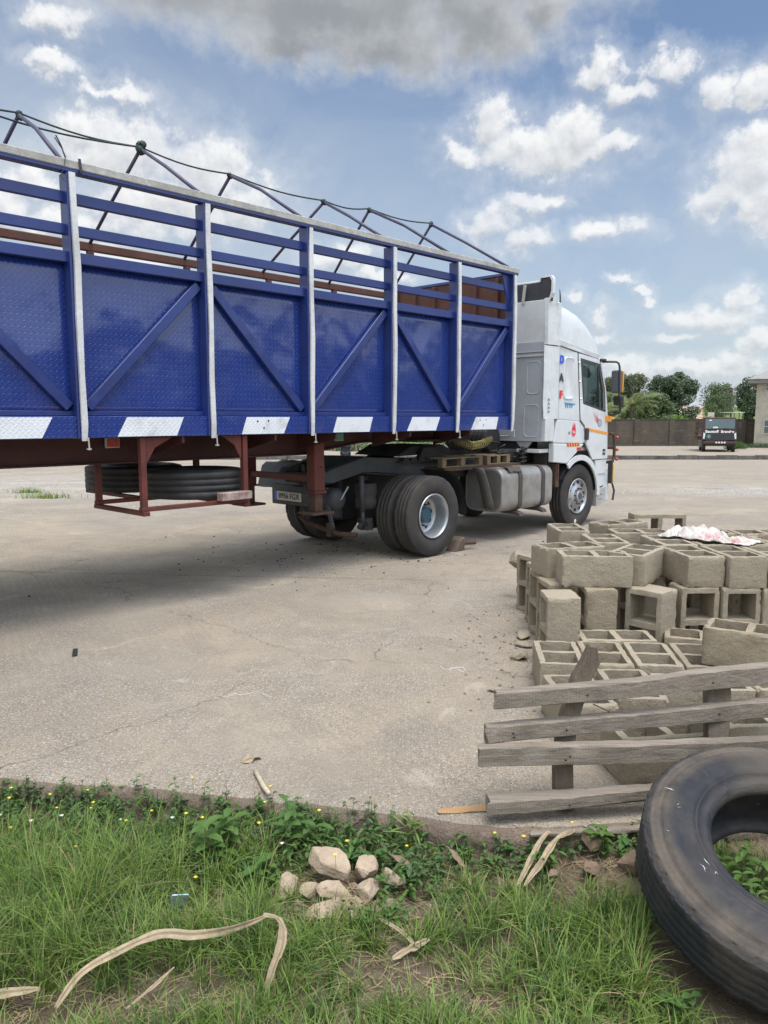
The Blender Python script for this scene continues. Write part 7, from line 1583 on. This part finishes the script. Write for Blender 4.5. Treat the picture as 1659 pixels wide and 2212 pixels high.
b = MB(); b.box(-1.55, 1.3, 2.2, 6.2, .95, 1.25); [b.box(-1.52, -1.47, 2.25 + i * .9, 2.35 + i * .9, 1.25, 2.5) for i in range(5)]; [b.box(-1.54, -1.49, 2.2, 6.2, z, z + .16) for z in (1.5, 1.95, 2.35)]; b.build('load_bed', M['rust'], dt)
b = MB(); b.box(-1.42, -1.02, 1.0, 2.0, .35, .95); b.build('side_tank', M['tank_end'], dt, bevel=.05)
# ---------------- people and far traffic ----------------
def figure(name, joints, edges_, mat, parent):
    me = bpy.data.meshes.new(name); keys = list(joints); bm = bmesh.new(); ly = bm.verts.layers.skin.verify(); vs = {}
    for k_ in keys:
        v = bm.verts.new(joints[k_][0]); rr = joints[k_][1]; v[ly].radius = rr if isinstance(rr, tuple) else (rr, rr); v[ly].use_root = (k_ == 'pelvis'); vs[k_] = v
    for a, c in edges_: bm.edges.new((vs[a], vs[c]))
    bm.to_mesh(me); bm.free(); me.materials.append(mat); o = bpy.data.objects.new(name, me); COL.objects.link(o); o.parent = parent
    o.modifiers.new('skin', 'SKIN').use_smooth_shade = True; q = o.modifiers.new('sub', 'SUBSURF'); q.levels = q.render_levels = 2; return o
M['skin'] = pm('skin', (.085, .045, .03), .55); M['shirt'] = pm('shirt', (.012, .013, .022), .8); M['trousers'] = pm('trousers', (.03, .032, .04), .85); M['hair'] = pm('hair', (.008, .007, .006), .9)
ps = thing('person', 'person in a dark short-sleeved shirt with white trim, standing beyond the trailer with elbows out', 'person', (-1.40, 28.0, zyard(28.0)), R(6))
J = {'pelvis': ((0, 0, .95), (.15, .11)), 'waist': ((0, 0, 1.10), (.135, .10)), 'chest': ((0, 0, 1.32), (.165, .11)), 'neck0': ((0, 0, 1.47), .06), 'neck': ((0, -.01, 1.54), .052), 'head': ((0, -.02, 1.64), (.078, .09)), 'crown': ((0, -.01, 1.73), (.065, .075))}
Ed = [('pelvis', 'waist'), ('waist', 'chest'), ('chest', 'neck0'), ('neck0', 'neck'), ('neck', 'head'), ('head', 'crown')]
for s, n_ in ((-1, 'l'), (1, 'r')):
    J.update({'sh' + n_: ((s * .19, 0, 1.42), .06), 'el' + n_: ((s * .36, .06, 1.17), .042), 'wr' + n_: ((s * .40, -.12, 1.0), .028), 'pa' + n_: ((s * .40, -.19, .97), (.035, .016)), 'hp' + n_: ((s * .10, 0, .88), .095), 'kn' + n_: ((s * .12, -.01, .49), .06), 'an' + n_: ((s * .13, .01, .09), .04), 'to' + n_: ((s * .14, -.17, .045), .035)})
    Ed += [('chest', 'sh' + n_), ('sh' + n_, 'el' + n_), ('el' + n_, 'wr' + n_), ('wr' + n_, 'pa' + n_), ('pelvis', 'hp' + n_), ('hp' + n_, 'kn' + n_), ('kn' + n_, 'an' + n_), ('an' + n_, 'to' + n_)]
    for f_ in range(4):
        a = 'f%s%d' % (n_, f_); J[a] = ((s * (.376 + .016 * f_), -.235, .965), .009); J[a + 'x'] = ((s * (.376 + .016 * f_), -.26 - .006 * (f_ in (1, 2)), .945), .007); Ed += [('pa' + n_, a), (a, a + 'x')]
    J['t' + n_] = ((s * .355, -.18, .955), .010); J['t' + n_ + 'x'] = ((s * .345, -.215, .945), .008); Ed += [('wr' + n_, 't' + n_), ('t' + n_, 't' + n_ + 'x')]
figure('body', J, Ed, M['skin'], ps)
cl = {'hem': ((0, 0, .84), (.185, .145)), 'pelvis': ((0, 0, .95), (.180, .140)), 'w': ((0, 0, 1.10), (.175, .130)), 'c': ((0, 0, 1.33), (.185, .125)), 'n': ((0, 0, 1.46), (.08, .07))}
ce = [('hem', 'pelvis'), ('pelvis', 'w'), ('w', 'c'), ('c', 'n')]
for s, n_ in ((-1, 'l'), (1, 'r')): cl.update({'s' + n_: ((s * .20, 0, 1.42), .078), 'e' + n_: ((s * .295, .03, 1.27), .068)}); ce += [('c', 's' + n_), ('s' + n_, 'e' + n_)]
sh = figure('shirt', cl, ce, M['shirt'], ps)
b = MB(); [b.lathe([(-.012, .062), (-.012, .073), (.012, .073), (.012, .062)], (s * .302, .032, 1.258), (s * .55, .2, -.85), 16, closed=True) for s in (-1, 1)]; b.box(-.11, -.06, -.128, -.121, 1.16, 1.30); b.box(-.04, -.015, -.128, -.121, 1.24, 1.29); b.build('white_trim', M['txt_white'], sh)
tj = {'pelvis': ((0, 0, .95), (.155, .115))}; te = []
for s, n_ in ((-1, 'l'), (1, 'r')): tj.update({'h' + n_: ((s * .10, 0, .86), .105), 'k' + n_: ((s * .12, -.01, .49), .078), 'a' + n_: ((s * .13, .0, .10), .062)}); te += [('pelvis', 'h' + n_), ('h' + n_, 'k' + n_), ('k' + n_, 'a' + n_)]
figure('trousers', tj, te, M['trousers'], ps)
b = MB(); b.lathe([(-.03, .088), (.03, .095), (.07, .08), (.10, .04), (.108, 0)], (0, .0, 1.68), (0, .05, 1), 16); b.build('hair', M['hair'], ps, smooth=True)
b = MB(); b.lathe([(-.02, .0), (0, .016), (.02, .0)], (0, -.112, 1.645), (0, -.3, 1), 8); [b.lathe([(0, .012), (.004, 0)], (x, -.10, 1.668), (0, -1, 0), 8, 0) for x in (-.03, .03)]; b.box(-.025, .025, -.108, -.095, 1.60, 1.607); b.build('face', M['hair'], ps)
# motorbike and rider on the dirt road
mx, my = 82.6, 214; mb = thing('motorcycle', 'tiny red motorcycle coming down the dirt road between the trees', 'motorcycle', (mx, my, zland(mx, my) + .05), R(20))
b = MB(); [b.lathe([(-.05, .24), (-.05, .31), (.05, .31), (.05, .24)], (0, y, .31), (1, 0, 0), 20, closed=True) for y in (-.65, .65)]; b.build('wheel', M['rubber_dark'], mb)
b = MB(); b.box(-.12, .12, -.35, .1, .62, .88); b.box(-.1, .1, .1, .7, .72, .82); b.box(-.12, .12, -.2, .25, .3, .6); b.tube([(0, -.65, .31), (0, -.42, 1.0)], .03, 6); b.tube([(-.35, -.40, 1.05), (.35, -.40, 1.05)], .02, 6); b.build('bodywork', M['red'], mb, bevel=.03)
b = MB(); b.lathe([(0, .09), (.05, .08), (.06, 0)], (0, -.48, .92), (0, -1, 0), 12); b.build('headlight', M['lens_frame'], mb)
rd = thing('person', 'tiny rider in a dark top astride the red motorcycle', 'person', (mx, my, zland(mx, my) + .05), R(20))
J = {'pelvis': ((0, .25, .92), (.15, .12)), 'chest': ((0, .12, 1.30), (.17, .11)), 'neck': ((0, .08, 1.48), .055), 'head': ((0, .06, 1.62), .09), 'crown': ((0, .06, 1.70), .07)}
Ed = [('pelvis', 'chest'), ('chest', 'neck'), ('neck', 'head'), ('head', 'crown')]
for s, n_ in ((-1, 'l'), (1, 'r')): J.update({'s' + n_: ((s * .19, .1, 1.40), .06), 'e' + n_: ((s * .34, -.08, 1.18), .045), 'w' + n_: ((s * .32, -.36, 1.08), .035), 'h' + n_: ((s * .12, .2, .86), .09), 'k' + n_: ((s * .2, -.2, .72), .06), 'a' + n_: ((s * .2, .0, .32), .045), 't' + n_: ((s * .2, -.18, .28), .035)}); Ed += [('chest', 's' + n_), ('s' + n_, 'e' + n_), ('e' + n_, 'w' + n_), ('pelvis', 'h' + n_), ('h' + n_, 'k' + n_), ('k' + n_, 'a' + n_), ('a' + n_, 't' + n_)]
figure('body', J, Ed, M['rust'], rd)
